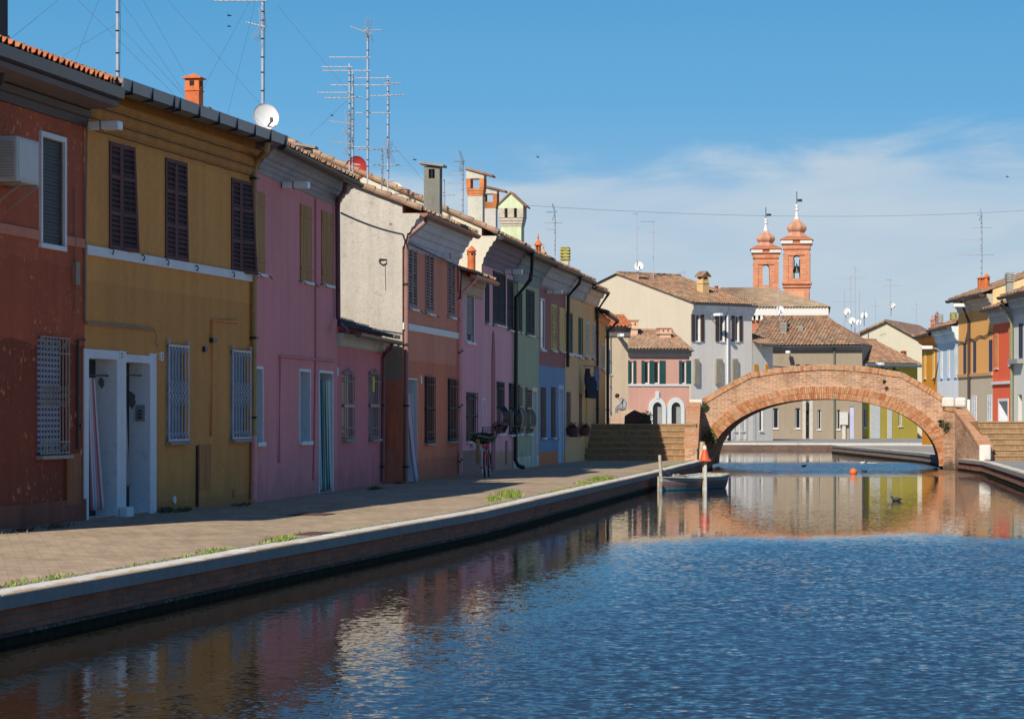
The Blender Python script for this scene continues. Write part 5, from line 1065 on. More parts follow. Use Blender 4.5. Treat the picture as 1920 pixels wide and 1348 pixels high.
mb=MB(); z=F30.z(1830,705); mb.box(.01,F30.W-.01,-.08,0,z-.02,z+.14); mb.build('string_course',plain('brown_band',Lr(160,125,90)),F30.root)
downpipe(F30,[Vector((F30.u(1820),-.5,F30.e-.2)),Vector((F30.u(1820),-.1,F30.e-1.2)),Vector((F30.u(1820),-.1,2.4))],.07,plain('brown_gutter_far'if 0 else 'umber_pipe',(.06,.04,.04)),clamps=False)
downpipe(F30,[Vector((F30.u(1820),-.1,2.4)),Vector((F30.u(1820),-.1,.1))],.09,white(),clamps=False)
mb=MB(); n=24; mb.tube([(F30.W*i/n,-.06,F30.z(1830,640)+.05*math.sin(i*.9)+.012*i*(1)) for i in range(n+1)],.03,5); mb.build('facade_cables',dark(),F30.root)
chimney(F30,1839,519,540,143,10,'terracotta',[terra(),interior()]); chimney(F30,1850,513,540,141,11,'round',[terra(),interior()]); 
F31=Fac((23.40,137),(23.60,132.6),'red_house','bright red house with tan shutters and a white door frame, right of the bridge')
o31=[win_closed(F31,1866,1872,622,690,wood('tan_far_board',Lr(160,115,70)),board=True,hooks=False,single=True),win_closed(F31,1893,1900,617,684,wood('tan_far_board',Lr(160,115,70)),board=True,hooks=False,single=True)]
d31=door(F31,1873,1890,752,mat=plain('grey_roller_door',Lr(120,118,118)),d=.5,surround=.12); o31.append(d31+(1,))
house(F31,stucco('red_plaster',Lr(185,83,54),vary=.05,grime=.1),7.15,9,.34,.5,'old',openings=o31,rev=white(),gutter=('half',MAT['brown_gutter_far'],.12),cornice=([(.35,.05,.4),(.2,.4,.75)],stucco('blue_grey_cornice',Lr(140,144,146))))
mb=MB(); z=F31.z(1880,719); mb.box(.01,F31.W-.01,-.10,0,z-.03,z+.10); mb.build('string_course',white(),F31.root)
chimney(F31,1893,512,545,134,17,'stacked',[concrete(),concrete()])
F32=Fac((23.60,132.6),(24.0,120),'grey_house','light grey house with black shutters at the right edge')
o32=[win_closed(F32,1911,1918,607,673,nv,rows=1,hooks=False,slat=.08)]
d32=door(F32,1909,1916,740,mat=interior(),d=.3); o32.append(d32)
house(F32,stucco('light_grey_plaster',Lr(176,174,166),vary=.06,grime=.2),7.6,9,.36,.6,'old',openings=o32,gutter=('half',MAT['brown_gutter_far'],.14),cornice=([(.35,.05,.3),(.25,.3,.6),(.1,.6,.95)],MAT['blue_grey_cornice']),roofjag=.05)
mb=MB(); z=F32.z(1910,678); mb.box(F32.u(1901),F32.u(1919),-.3,0,z-.10,z+.12); mb.build('string_course',plain('grey_sill',(.3,.3,.3)),F32.root)
downpipe(F32,[Vector((.2,-.6,F32.e-.2)),Vector((.2,-.12,F32.e-1.3)),Vector((.2,-.12,.1))],.07,plain('grey_green_pipe',Lr(110,110,90)),clamps=False)
F33=Fac((22.95,152.0),(23.0,145.1),'pale_blue_house','low pale blue house with grey shutters beside the tall orange house')
gsh=wood('pale_grey_shutter',Lr(176,176,172)); o33=[]
for a,b,c,d in ((1764,1767.5,657,708),(1777,1781,655,707),(1790,1794.5,650,706)): o33.append(win_closed(F33,a,b,c,d,gsh,rows=1,hooks=False,slat=.1))
house(F33,stucco('pale_blue_plaster',Lr(190,206,224),vary=.05,grime=.15,zones=[(F33.z(1775,713),Lr(218,220,224),True)]),6.65,8,.36,.45,'old',openings=o33,gutter=('half',MAT['brown_gutter_far'],.12),cornice=([(.35,.05,.4),(.2,.4,.8)],stucco('pale_blue_cornice',Lr(190,205,215))))
chimney(F33,1763,590,620,156,12,'stacked',[concrete(),concrete()]); chimney(F33,1788,586,618,153,14,'stacked',[stucco('far_stack_2',Lr(190,150,100)),plain('lichen_slab',Lr(168,152,60))])
F34=Fac((22.9,157.3),(22.95,152.0),'small_orange_house','small amber house farthest along the right bank, below two turned clay chimneys')
o34=[win_closed(F34,1733,1736.5,660,709,wood('cream_far_shutter',Lr(225,190,120)),rows=1,hooks=False),win_closed(F34,1749,1752.5,657,708,wood('cream_far_shutter',Lr(225,190,120)),rows=1,hooks=False)]
house(F34,stucco('amber_plaster',Lr(238,160,40),vary=.05,grime=.1),6.45,8,.36,.4,'old',openings=o34,gutter=('half',MAT['brown_gutter_far'],.12),cornice=([(.3,.05,.5)],stucco('amber_cornice',Lr(200,140,70))))
chimney(F34,1748,590,622,162,8,'turret',[terra()]); chimney(F34,1757,584,620,160,9,'round',[plain('rust_clay',(.3,.12,.08)),interior()])
# ================================================================ BRIDGE
def brick_tones(): return [plain('brick_orange',Lt(202,140,96),.9,vary=.3,scale=9),plain('brick_pale',Lt(210,154,110),.9,vary=.3,scale=9),plain('brick_rust',Lt(190,118,74),.9,vary=.3,scale=9),plain('brick_grey',Lt(192,150,116),.9,vary=.3,scale=9)]
BO=Vector((7.30,103.0)); BE=Vector((15.75,101.9)); BR=math.atan2((BE-BO).y,(BE-BO).x); BL=(BE-BO).length
bridge=empty('brick_bridge',(BO.x,BO.y,0),BR,'arched orange brick footbridge with white end stones and brick stairs across the canal','bridge')
class BF(Fac):
    def __init__(s): s.p0=BO;s.p1=BE;s.W=BL;s.d=(BE-BO).normalized();s.nin=Vector((-s.d.y,s.d.x));s.z0=0;s.rz=BR;s.root=bridge
B=BF(); bu=lambda px:B.u(px); bz=lambda px,py:B.z(px,py)
brb=bricks('bridge_brick',Lt(214,150,104),Lt(172,108,74),Lt(208,184,156),.27,.080,.015,damp=.55,stain=(Lt(176,148,120),.75))
top=[(1312,757),(1360,728),(1408,703),(1475,693),(1545,688),(1620,692),(1690,703),(1730,725),(1770,750),(1774,766),(1815,790)]
top=[(bu(a),bz(a,b)) for a,b in top]
def interp(pts,x):
    if x<=pts[0][0]: return pts[0][1]
    for p,q in zip(pts,pts[1:]):
        if p[0]<=x<=q[0]: return p[1]+(q[1]-p[1])*(x-p[0])/(q[0]-p[0])
    return pts[-1][1]
ua,ub=bu(1337),bu(1767); uc=(ua+ub)/2-.12; aa=(ub-ua)/2; zb0=.12; bb=bz(1545,748)-zb0; RG=.44
def arch(x,r=0):
    f=(x-uc)/(aa+r); 
    return zb0+(bb+r)*math.sqrt(max(0,1-abs(f)**2.15)) if abs(f)<1 else -.5
TH=6.4; mb=MB(); x0=top[0][0]; x1=top[-3][0]; n=120; xs=[x0+(x1-x0)*k/n for k in range(n+1)]
deck=lambda x: interp(top,x)-.62
zf=lambda x: max(-.4,arch(x,RG)) if abs(x-uc)<aa+RG else -.4
for k in range(n):
    a,b=xs[k],xs[k+1]
    for (yo,yi,s_) in ((0,.34,1),(TH,TH-.34,-1)):
        q=[(a,yo,zf(a)),(b,yo,zf(b)),(b,yo,interp(top,b)),(a,yo,interp(top,a))]; mb.add(q,[(0,1,2,3)])
        q=[(a,yi,deck(a)),(b,yi,deck(b)),(b,yi,interp(top,b)),(a,yi,interp(top,a))]; mb.add(q,[(0,1,2,3)])
    mb.add([(a,0,interp(top,a)),(b,0,interp(top,b)),(b,.34,interp(top,b)),(a,.34,interp(top,a))],[(0,1,2,3)])
    mb.add([(a,TH,interp(top,a)),(b,TH,interp(top,b)),(b,TH-.34,interp(top,b)),(a,TH-.34,interp(top,a))],[(0,1,2,3)])
    mb.add([(a,.34,deck(a)),(b,.34,deck(b)),(b,TH-.34,deck(b)),(a,TH-.34,deck(a))],[(0,1,2,3)])
for x in (x0,x1): mb.add([(x,0,-.4),(x,TH,-.4),(x,TH,interp(top,x)),(x,0,interp(top,x))],[(0,1,2,3)])
mb.build('spandrel_wall',brb,bridge)
# arch ring of separate voussoir bricks, two tones deep
mb=MB(); nv_=210; th=[PI*k/nv_ for k in range(nv_+1)]
def ap(t,r): 
    c,s_=math.cos(t),math.sin(t); m=2/2.15
    return (uc-(aa+r)*math.copysign(abs(c)**m,c), zb0+(bb+r)*abs(s_)**m)
for k in range(nv_):
    t0,t1=th[k]+.0012,th[k+1]-.0012; pr=-.03-random.uniform(0,.018); mi=random.choice((0,0,1,2,3,0))
    for (r0,r1) in ((0,RG*.48),(RG*.50,RG+.02)):
        poly=[ap(t0,r0),ap(t1,r0),ap(t1,r1),ap(t0,r1)]; mb.exy(poly,pr,.12,random.choice((0,mi,1,2)))
mb.build('arch_ring',brick_tones(),bridge,fix=True)
mb=MB()
for k in range(nv_): 
    p,q=ap(th[k],.01),ap(th[k+1],.01); p2,q2=ap(th[k],RG-.02),ap(th[k+1],RG-.02); mb.add([(p[0],.02,p[1]),(q[0],.02,q[1]),(q2[0],.02,q2[1]),(p2[0],.02,p2[1])],[(0,1,2,3)])
    mb.add([(p[0],.0,p[1]),(q[0],.0,q[1]),(q[0],TH,q[1]),(p[0],TH,p[1])],[(0,1,2,3)])
mb.build('arch_soffit',brb,bridge,fix=False)
# brick-on-edge coping
for yc in (.17,TH-.17):
  mb=MB(); x=x0+.02
  while x<x1-.02:
    z_=interp(top,x); sl=(interp(top,x+.04)-interp(top,x-.04))/.08; cs=1/math.sqrt(1+sl*sl); w2=.062
    mb.obox((x,yc,z_+.005),(w2*.47*cs,0,w2*.47*sl*cs),(0,.20+random.uniform(0,.01),0),(-.10*sl*cs,0,.10*cs),random.choice((0,1,1,2,3,3)))
    x+=w2*cs
  mb.build('parapet_coping',brick_tones(),bridge)
# abutment blocks down to the water behind arch feet
mb=MB()
# right: curved brick wing between the face and the quay
wing=[(bu(1768),.0),(bu(1785),-.25),(bu(1800),-.8),(bu(1812),-1.7),(bu(1820),-2.9)]
def wall_path(mb,pts,zt,zb,th,mi=0):
    """pts local xy, zt list of top heights"""
    A=pts;B=offs(pts,-th)
    for i in range(len(pts)-1):
        v=[(*A[i],zb),(*A[i+1],zb),(*B[i+1],zb),(*B[i],zb),(*A[i],zt[i]),(*A[i+1],zt[i+1]),(*B[i+1],zt[i+1]),(*B[i],zt[i])]
        mb.add(v,[(0,3,2,1),(4,5,6,7),(0,1,5,4),(1,2,6,5),(2,3,7,6),(3,0,4,7)],mi)
rw=[B.loc(W(px,py,Y)) for px,py,Y in ((1768,768,101.9),(1790,772,101.2),(1806,793,99.6),(1822,815,97.6),(1838,843,95.4))]
pts=[(p.x,p.y) for p in rw]; zt=[p.z for p in rw]
wall_path(mb,[p for p in pts],zt,-.4,-.42)
mb.build('wing_wall',brb,bridge); mb=MB()
lw_=[B.loc(W(px,py,Y)) for px,py,Y in ((1312,757,103.1),(1311,775,101),(1309,808,98.5),(1307,841,96.2))]
ptl=[(p.x,p.y) for p in lw_]; ztl=[p.z for p in lw_]
wall_path(mb,ptl,ztl,-.4,.42)
mb.build('wing_wall',brb,bridge)
mb=MB()
def brick_top(pts,zt,th,side):
    for i in range(len(pts)-1):
        a=Vector((*pts[i],zt[i]));b=Vector((*pts[i+1],zt[i+1])); d=b-a; n=int(d.length/.065); t=d.normalized(); s_=Vector((t.y,-t.x,0)).normalized()*side; u_=s_.cross(t)*(-side)
        if u_.z<0: u_=-u_
        for k in range(n):
            c=a+d*(k+.5)/n+s_*th/2+u_*.05; mb.obox(c,t*.03,s_*(th/2+.03+random.uniform(0,.008)),u_*.055,random.choice((0,1,1,2,3,3)))
brick_top(pts,zt,.42,-1); mb.build('wing_coping',brick_tones(),bridge); mb=MB(); brick_top(ptl,ztl,.42,1); mb.build('wing_coping',brick_tones(),bridge)
ws=stucco('worn_white_stone',Lt(228,218,200),vary=.08,bumpy=.4,grime=.3,patch=Lt(150,130,90))
def endstone(px0,px1,py0,py1,Y,dep=.5,rnd=.05):
    a=B.loc(W(px0,py1,Y)); b=B.loc(W(px1,py0,Y)); m=MB(); m.box(a.x,b.x,a.y-.04,a.y+dep,a.z,b.z); m.build('end_stone',ws,bridge,bevel=rnd)
endstone(1292,1317,749,765,102.9,.5,.03); endstone(1766,1789,745,763,101.7,.5,.05); endstone(1790,1812,745,764,101.3,.5,.09); endstone(1836,1858,834,863,95.2,.45,.05); endstone(1287,1306,841,864,96.3,.45,.09)
m=MB(); a=B.loc(W(1837,HY,94.9)); m.box(a.x,a.x+.16,a.y-.04,a.y+.35,-.4,.45); m.build('end_stone',ws,bridge)
# stairs, left and right
stb=bricks('stair_brick',Lt(176,136,92),Lt(158,118,80),Lt(150,120,90),.12,.30,.010,rough=.9)
def stairs(X0l,X1l,Y0,nst,rise,tread,land,XL,XR,top_ext=2.6):
    m=MB(); 
    for k in range(nst):
        y0=Y0+k*tread; z1=GZ+(k+1)*rise; yend=Y0+nst*tread+top_ext
        q=[(XL(y0),y0),(XR(y0),y0),(XR(yend),yend),(XL(yend),yend)]
        q=[(B.loc((x,y,0)).x,B.loc((x,y,0)).y) for x,y in q]
        m.prism(q,z1-rise-(0 if k else .4)+.0,z1)
        q2=[(XL(y0-.03),y0-.03),(XR(y0-.03),y0-.03),(XR(y0+.10),y0+.10),(XL(y0+.10),y0+.10)]; q2=[(B.loc((x,y,0)).x,B.loc((x,y,0)).y) for x,y in q2]
        m.prism(q2,z1-.035,z1+.012,1)
    m.build('staircase',[stb,plain('stair_nosing',Lt(178,144,106),.9,vary=.2)],bridge)
LX=lambda Y:2.50+(Y-96.8)*.10; RX=lambda Y:6.30+(Y-96.3)*.11-.1
stairs(0,0,96.8,6,.207,.34,0,LX,RX,3.6)
stairs(0,0,95.6,7,.19,.34,0,lambda Y:16.2-(Y-95.6)*.02+.0,lambda Y:22.,3.0)
# deck ramps behind the faces (steps of the crossing)
mb=MB(); mb.box(x0-1.9,x0,.3,TH,.3,1.62); mb.build('landing',stb,bridge)
mb=MB(); mb.box(x1,x1+1.6,.3,TH,.3,1.70); mb.build('landing',stb,bridge)
# plants growing from the bridge joints
def bush(loc,r,n,mat,label,name='bridge_plant',flat=1.,droop=0,group=None,leaf=.05):
    mb=MB()
    for k in range(n):
        while 1:
            p=Vector((random.uniform(-1,1),random.uniform(-1,1),random.uniform(-1,1)))
            if p.length<1 and p.length>.25: break
        p=Vector((p.x*r,p.y*r*.7,p.z*r*flat)); p.z-=droop*abs(p.x+r*.3)
        a=Vector((random.uniform(-1,1),random.uniform(-1,1),random.uniform(-.3,1))).normalized()*leaf; b=a.cross(Vector((random.uniform(-1,1),random.uniform(-1,1),random.uniform(-1,1)))).normalized()*leaf*.4
        mb.add([p-a,p+b,p+a,p-b],[(0,1,2,3)])
    for k in range(6): mb.tube([(0,0,-r*.6),(random.uniform(-r,r)*.4,random.uniform(-r,r)*.3,0),(random.uniform(-r,r)*.8,0,r*flat*.6)],.006,4)
    o=mb.build(name,mat,fix=False); o.location=loc; return tag(o,label,'plant',group)
def leafm(name,c1,c2):
    if name in MAT: return MAT[name]
    m,t,p=newmat(name); g=N(t,'ShaderNodeNewGeometry'); c=mixc(t,g.outputs['Random Per Island'],c1,c2); t.links.new(c,p.inputs['Base Color']); p.inputs['Roughness'].default_value=.6; MAT[name]=m; return m
lf=leafm('leaf_green',(.03,.07,.015),(.12,.20,.04)); lfd=leafm('leaf_dark',(.02,.05,.015),(.06,.12,.03))
bush(W(1330,815,102.6),.30,260,lf,'green plant hanging from the bridge face above its left foot',flat=1.1,droop=.3)
bush(W(1321,760,102.9),.13,90,lf,'small green tuft beside the left white end stone of the bridge')
bush(W(1779,800,101.6),.24,220,lfd,'dark green plant in the brick joints near the right end of the bridge',flat=.9)
bush(W(1764,790,101.75),.12,80,lfd,'thin sprig on the bridge face left of the larger right plant',flat=.5)
bush(W(1658,716,101.9),.07,50,lfd,'tiny dried tuft near the top of the bridge face')
bush(W(1213,783,108),.26,180,lf,'green plant in front of the dark brick hump beyond the stairs')
# ---- second little bridge beyond the stairs, with its sloping brick parapet
SB=empty('side_canal_bridge',(4.8,110,GZ),0,'low humped dark brick parapet of a side canal bridge above the top of the stairs','bridge')
def loc2(px,py,Y): p=W(px,py,Y); return (p.x-4.8,p.z-GZ)
db=bricks('dark_hump_brick',Lt(120,80,62),Lt(90,60,50),Lt(110,90,75),.28,.09,.012)
mb=MB(); pl=[loc2(*q,110) for q in ((1168,800),(1172,780),(1182,773),(1190,768.5),(1200,773),(1215,778),(1222,790),(1224,800))]
pl=[(pl[0][0],.0)]+pl[1:-1]+[(pl[-1][0],.0)]; mb.exy(pl,0,.4); mb.build('parapet',db,SB)
mb=MB(); pl=[(W(px,py,145).x-4.8,W(px,py,145).z-GZ) for px,py in ((1140,790),(1145,783),(1158,773.5),(1172,769),(1186,766.5),(1196,772),(1196,790))]; pl=[(pl[0][0],-.4)]+pl[1:-1]+[(pl[-1][0],-.4)]
mb.exy(pl,35.,37.5); mb.build('ramp',bricks('lit_ramp_brick',Lt(206,168,136),Lt(190,150,118),Lt(200,170,145),.28,.1,.012),SB)
# ================================================================ LAMPS ON THE HOUSES
lampw=plain('lamp_white',(.85,.86,.86),.4,vary=.05)
def wall_lamp(Fc,x0,x1,y0,y1,label,v=.42):
    """street luminaire on a short arm: flat box housing with a paler diffuser"""
    a=Fc.at(x0,(y0+y1)/2,.0); hh=(Fc.z(x0,y0)-Fc.z(x0,y1))/2*.82
    P=Fc.world(a.x,0,a.z); q=W(x1,(y0+y1)/2,P.y); L=math.hypot(q.x-P.x,0)
    r=empty('wall_lamp',P,Fc.rz,label,'lamp','white box lamps under the eaves'); L=min(1.6,max(.5,L/abs(Fc.nin.x+.0001))) if abs(Fc.nin.x)>.5 else .9
    mb=MB(); mb.box(-.09,.09,-L*.42,-.02,-hh*.9,hh*.9); mb.build('housing',plain('lamp_grey_white',(.78,.79,.80),.5),r,bevel=.01)
    mb=MB(); mb.box(-.11,.11,-L,-L*.46,-hh,hh*1.05); mb.build('diffuser',lampw,r,bevel=.02)
    mb=MB(); mb.box(-.05,.05,-L*.465,-L*.415,-hh*1.05,hh*.9); mb.tube([(0,0,-.02),(0,-.1,-.02)],.03,8); mb.build('bracket',dark(),r)
wall_lamp(F1,163,212,227,247,'white box lamp under the eaves between the rust red and ochre houses')
wall_lamp(F3,528,569,340,356,'white box lamp under the eaves of the mauve pink house')
wall_lamp(F5,828,858,473,486,'white box lamp above the third shutter of the salmon house')
wall_lamp(F7,946,970,504,516,'white box lamp under the eaves of the tall lilac house, against its black downpipe')
wall_lamp(F9,1024,1047,543,552,'white box lamp on the plum upper wall of the blue house')
wall_lamp(F13,1160,1172,626,633,'white lamp on the sunlit beige house end')
def arm_lamp(P,d,label,L=.7,s=1):
    r=empty('wall_lamp',P,d,label,'lamp','white street lamps on the far houses')
    mb=MB(); mb.tube([(0,0,-.2),(0,-L*.5,-.05),(0,-L,0)],.03*s,6); mb.build('bracket',steel(),r)
    mb=MB(); mb.box(-.14*s,.14*s,-L-.55*s,-L,-.07*s,.09*s); mb.build('housing',lampw,r,bevel=.03)
for a,b,Fc,l in ((1331,591,F21,'white street lamp high on the tall pale grey house'),(1481,661,F23,'white street lamp on the upper wall of the long taupe house'),(1637,683,F24,'white street lamp on the olive yellow house'),(1826,573,F30,'white street lamp under the eaves of the tall orange house'),(1764,652,F33,'white street lamp on the pale blue house')):
    p=Fc.at(a,b); arm_lamp(Fc.world(p.x,0,p.z),Fc.rz,l,.45,1.1)
# ================================================================ AIR CONDITIONER
p=F1.at(20,300,.0); ac=empty('air_conditioner',F1.world(F1.u(47,.36),0,F1.z(45,302,.36)),F1.rz,'white air conditioner unit bracketed to the rust red house at the left edge','air conditioner')
mb=MB(); mb.box(-.40,.42,-.40,-.08,-.29,.29); mb.build('casing',plain('ac_white',(.50,.50,.48),.5,vary=.05),ac,bevel=.015)
mb=MB(); mb.box(-.34,.36,-.405,-.402,-.24,.24) ; mb.build('side_panel',plain('ac_panel',(.56,.56,.54),.5,vary=.03),ac)
mb=MB(); [mb.box(-.43,-.40,-.37,-.11,-.25+k*.036,-.25+k*.036+.016) for k in range(14)]; mb.build('fan_grille',plain('ac_slats',(.45,.45,.42),.5),ac)
for q in (-.28,.30): mb=MB(); mb.box(q-.02,q+.02,-.42,0,-.33,-.295); mb.tube([(q,-.4,-.325),(q,0,-.6)],.012,5); mb.build('bracket',plain('bracket_tan',(.35,.28,.24)),ac)
# ================================================================ AERIALS, DISHES, MASTS
al=alu(); gl=plain('grey_dipole',(.22,.22,.25),.5)
def yagi(P,parent,L,n,dirx,el,tilt=0,side=1,grid=False,mat=None):
    """boom along dirx (radians), n dipoles of length el square to it; P local position of the boom's mast end"""
    mb=MB(); d=Vector((math.cos(dirx)*math.cos(tilt),math.sin(dirx)*math.cos(tilt),math.sin(tilt))); s=Vector((-math.sin(dirx),math.cos(dirx),0)); P=Vector(P)
    mb.tube([P-d*.08,P+d*L],.013,5)
    for k in range(n):
        c=P+d*(L*(k+.5)/n); e=el*(1-.25*k/n)/2; mb.tube([c-s*e,c+s*e],.006,4)
    if grid:
        u=s.cross(d).normalized(); 
        for sg in (-1,1):
            for k in range(8):
                c=P-d*.02+u*sg*(.03+k*.035)+d*(-.01+.012*k); mb.tube([c-s*.26,c+s*.26],.004,4)
            for q in (-.24,0,.24): mb.tube([P+s*q,P+s*q+u*sg*.30+d*.09],.005,4)
    return mb.build('antenna',mat or al,parent)
def mast(px,ytop,ybase,Y,label,ants,r=.02,bands=True,group='television aerial masts on the roofs'):
    p=W(px,ybase,Y); k=Y/FP; H=(ybase-ytop)*k; rt=empty('antenna_mast',p,0,label,'antenna',group)
    mb=MB(); mb.tube([(0,0,-.6),(0,0,H)],r,7)
    if bands:
        z=.2
        while z<H: mb.lathe([(r*1.35,0),(r*1.35,.02)],0,0,z,8,1); z+=random.choice((.16,.28,.34))
        mb.tube([(r+.012,0,0),(r+.02,.0,H*.5),(r+.012,0,H*.95)],.005,4,1)
    mb.build('pole',[al,dark()],rt)
    for a in ants:
        y,L,n,dr,el=a[:5]; kw=a[5] if len(a)>5 else {}
        yagi((0,-.03,(ybase-y)*k),rt,L*k,n,dr,el,**kw)
    return rt
mast(220,-60,160,43,'bare aerial mast rising from the ochre roof left of the orange chimney',[(-30,60,6,PI,.4)],r=.022)
mast(492,-40,192,52,'tall aerial mast behind the white dish, with a fine grid aerial',[(50,32,5,PI-.1,.3,dict(tilt=.25,grid=True)),(2,90,8,PI,.3)],r=.024)
mast(689,52,328,70,'tallest mast of the rooftop aerial cluster, with a tilted grid aerial on top',[(62,34,14,PI,.16,dict(tilt=.34)),(58,28,6,-.28,.22,dict(grid=True)),(108,72,3,PI,.25),(133,84,4,PI,.9),(276,26,5,PI,.2)])
mast(655,120,318,71,'left mast of the rooftop aerial cluster, with two comb aerials low down',[(126,52,6,PI,.4),(174,60,7,PI,.4),(184,46,5,PI,.9),(232,38,12,PI-.25,.22,dict(tilt=.14,grid=True)),(270,34,12,PI-.25,.22,dict(tilt=.14,grid=True))])
mast(661,134,318,71.4,'slim mast touching the left mast of the rooftop cluster',[(183,18,3,0,.5)],r=.017)
mast(727,142,336,72,'right mast of the rooftop aerial cluster, with long flat booms',[(147,62,6,PI,.4),(160,106,5,PI,.9),(157,24,3,0,1.1),(180,32,4,PI,.4),(179,30,4,0,.9),(212,60,6,PI,.3),(286,24,8,-.3,.22,dict(tilt=.15,grid=True))])
mast(716,275,340,72.5,'short thin mast between the two taller ones above the red dish',[(281,48,5,PI,.3),(310,24,3,PI,.6),(310,40,3,0,.6)],r=.013)
mast(867,300,410,80,'thin aerial mast just left of the first brick topped chimney',[(303,16,4,PI-.1,.25,dict(grid=True,mat=gl)),(327,30,4,PI,.5),(343,28,3,PI,.4)],r=.013)
mast(832,334,400,76,'short aerial mast right behind the grey slab chimney',[(366,22,3,0,.4)],r=.012)
mast(1040,400,480,100,'thin aerial mast left of the lichen covered chimney',[(398,16,4,PI,.3,dict(grid=True,mat=gl)),(418,20,3,PI,.6),(418,14,3,0,.6),(430,16,3,PI,.4)],r=.014)
mast(1194,400,492,184,'aerial mast above the big white dish on the tall grey house',[(401,8,3,PI,.4,dict(mat=gl)),(428,8,2,0,.6),(465,14,4,PI,.4)],r=.03,bands=False)
mast(1225,415,515,186,'second aerial mast on the ridge of the tall grey house',[(416,24,4,PI,.4,dict(mat=gl)),(436,10,3,PI,1.),(436,8,3,0,1.),(468,10,3,0,.4)],r=.03,bands=False)
mast(1284,505,535,190,'small faint aerial on the roof of the tall grey house',[(511,12,3,PI,.5,dict(mat=gl)),(527,8,2,0,.5)],r=.02,bands=False)
mast(1459,530,572,203,'pole above the round dish in front of the church roof',[(527,14,3,PI,.6)],r=.03,bands=False)
for px,yt,yb,Y,l,an in ((1595,515,612,214,'left mast of the distant aerial group right of the church',[(522,24,4,PI,.5),(541,24,4,PI,.5),(520,12,3,0,.5)]),(1603,500,612,212,'tallest mast of the distant aerial group right of the church',[(500,8,3,PI,.5),(506,8,3,0,.5),(522,18,4,0,.6)]),(1611,545,625,210,'thick white pole of the distant aerial group right of the church',[(522,12,2,0,.5)]),(1583,545,612,216,'faint mast left of the distant aerial group',[(566,24,3,PI,.7),(566,24,3,0,.7)]),(1669,522,580,220,'aerial mast above the single dish on the cream gable ridge',[(525,9,3,PI,.6,dict(mat=gl)),(536,20,2,0,.6),(536,16,2,PI,.6)]),(1641,560,600,225,'faint distant aerial between the mast group and the cream gable',[(574,14,3,PI,.6),(574,12,3,0,.6)]),(1718,566,612,230,'faint distant aerial over the right end of the cream gable',[(580,12,3,PI,.6),(572,4,2,0,.6)])):
    mast(px,yt,yb,Y,l,an,r=.035,bands=False)
mast(1840,404,520,146,'tall aerial mast above the orange house on the right',[(404,8,4,PI-.2,.4,dict(mat=gl,tilt=.1,grid=True)),(427,18,3,PI,.7),(427,20,3,0,.7),(450,40,3,PI,.3),(478,42,3,PI,.9),(478,24,3,0,.9)],r=.03)
def dish(px,py,Y,rpx,label,mat=None,yaw=0,tilt=.35,lnb=1,pole=.5,writing=False,flip=1):
    r=rpx*Y/FP; rt=empty('satellite_dish',W(px,py,Y),yaw,label,'satellite dish','satellite dishes on the roofs')
    mb=MB(); n=24; rings=7; vs=[]
    # shallow bowl facing -y, with thickness
    for side in (0,1):
        for i in range(rings+1):
            f=i/rings
            for k in range(n): a=2*PI*k/n; vs.append((r*.92*f*math.cos(a),-.28*r*f*f+side*.015+.15*r,r*f*math.sin(a)))
    m=(rings+1)*n; fs=[]
    for side in (0,1):
        for i in range(rings):
            for k in range(n):
                q=(side*m+i*n+k,side*m+i*n+(k+1)%n,side*m+(i+1)*n+(k+1)%n,side*m+(i+1)*n+k); fs.append(q if side else q[::-1])
    for k in range(n): fs.append((rings*n+k,rings*n+(k+1)%n,m+rings*n+(k+1)%n,m+rings*n+k))
    mb.add(vs,fs); o=mb.build('reflector',mat or plain('dish_white',(.72,.72,.70),.5,vary=.06),rt,smooth=True,fix=False); o.rotation_euler=(tilt*-1 if flip>0 else tilt,0,0)
    if lnb:
        mb=MB(); mb.tube([(0,.1,-r*.95),(r*.2,-r*.85,-r*.35)],.014 if Y<100 else .03,6); mb.tube([(r*.2,-r*.85,-r*.40),(r*.2,-r*.8,-r*.12)],.028 if Y<100 else .05,8); mb.build('feed_arm',dark(),rt)
    mb=MB(); mb.tube([(0,.12*r+.05,0),(0,.12*r+.08,-r*1.0),(0,.15,-r-pole)],.02 if Y<100 else .035,6); mb.build('mount',steel(),rt)
    if writing:
        mb=MB(); 
        for k in range(7): 
            x=-.30*r+k*.095*r; hh=.055*r*(1-.12*abs(k-3)); mb.box(x,x+.055*r,-.17*r+.02 if False else -.0,.012,-hh+.33*r-.012*k*r,hh+.33*r-.012*k*r)
        o=mb.build('writing',white(),rt); o.location=(0,.10*r,0)
dish(498,220,51,27,'big white satellite dish over the end of the ochre house gutter',yaw=R(20),pole=.35)
dish(668,315,74.5,22,'dark red satellite dish behind the cream gable roof',plain('dish_red',(.38,.025,.022),.5),lnb=0,yaw=R(-10),writing=True,tilt=.1)
dish(738,358,79,19,'white dish half hidden behind the tiled gable edge, right of the aerial cluster',lnb=0,tilt=.3)
dish(1197,499,184,10,'round white dish on the ridge of the tall grey house',lnb=1)
dish(1462,581,203,8.5,'round white dish low in front of the church roof')
for a,b,rr,l in ((1587,584,8,'white dish at the left of the cluster right of the church'),(1597,601,7.5,'lower middle white dish of the cluster right of the church'),(1620,591,7.5,'right white dish of the cluster right of the church'),(1610,604,6,'smallest white dish beside the thick white pole')): dish(a,b,211,rr,l,yaw=random.uniform(-.4,.4))
dish(1673,573,218,7.5,'single white dish above the cream gabled house',yaw=.5)
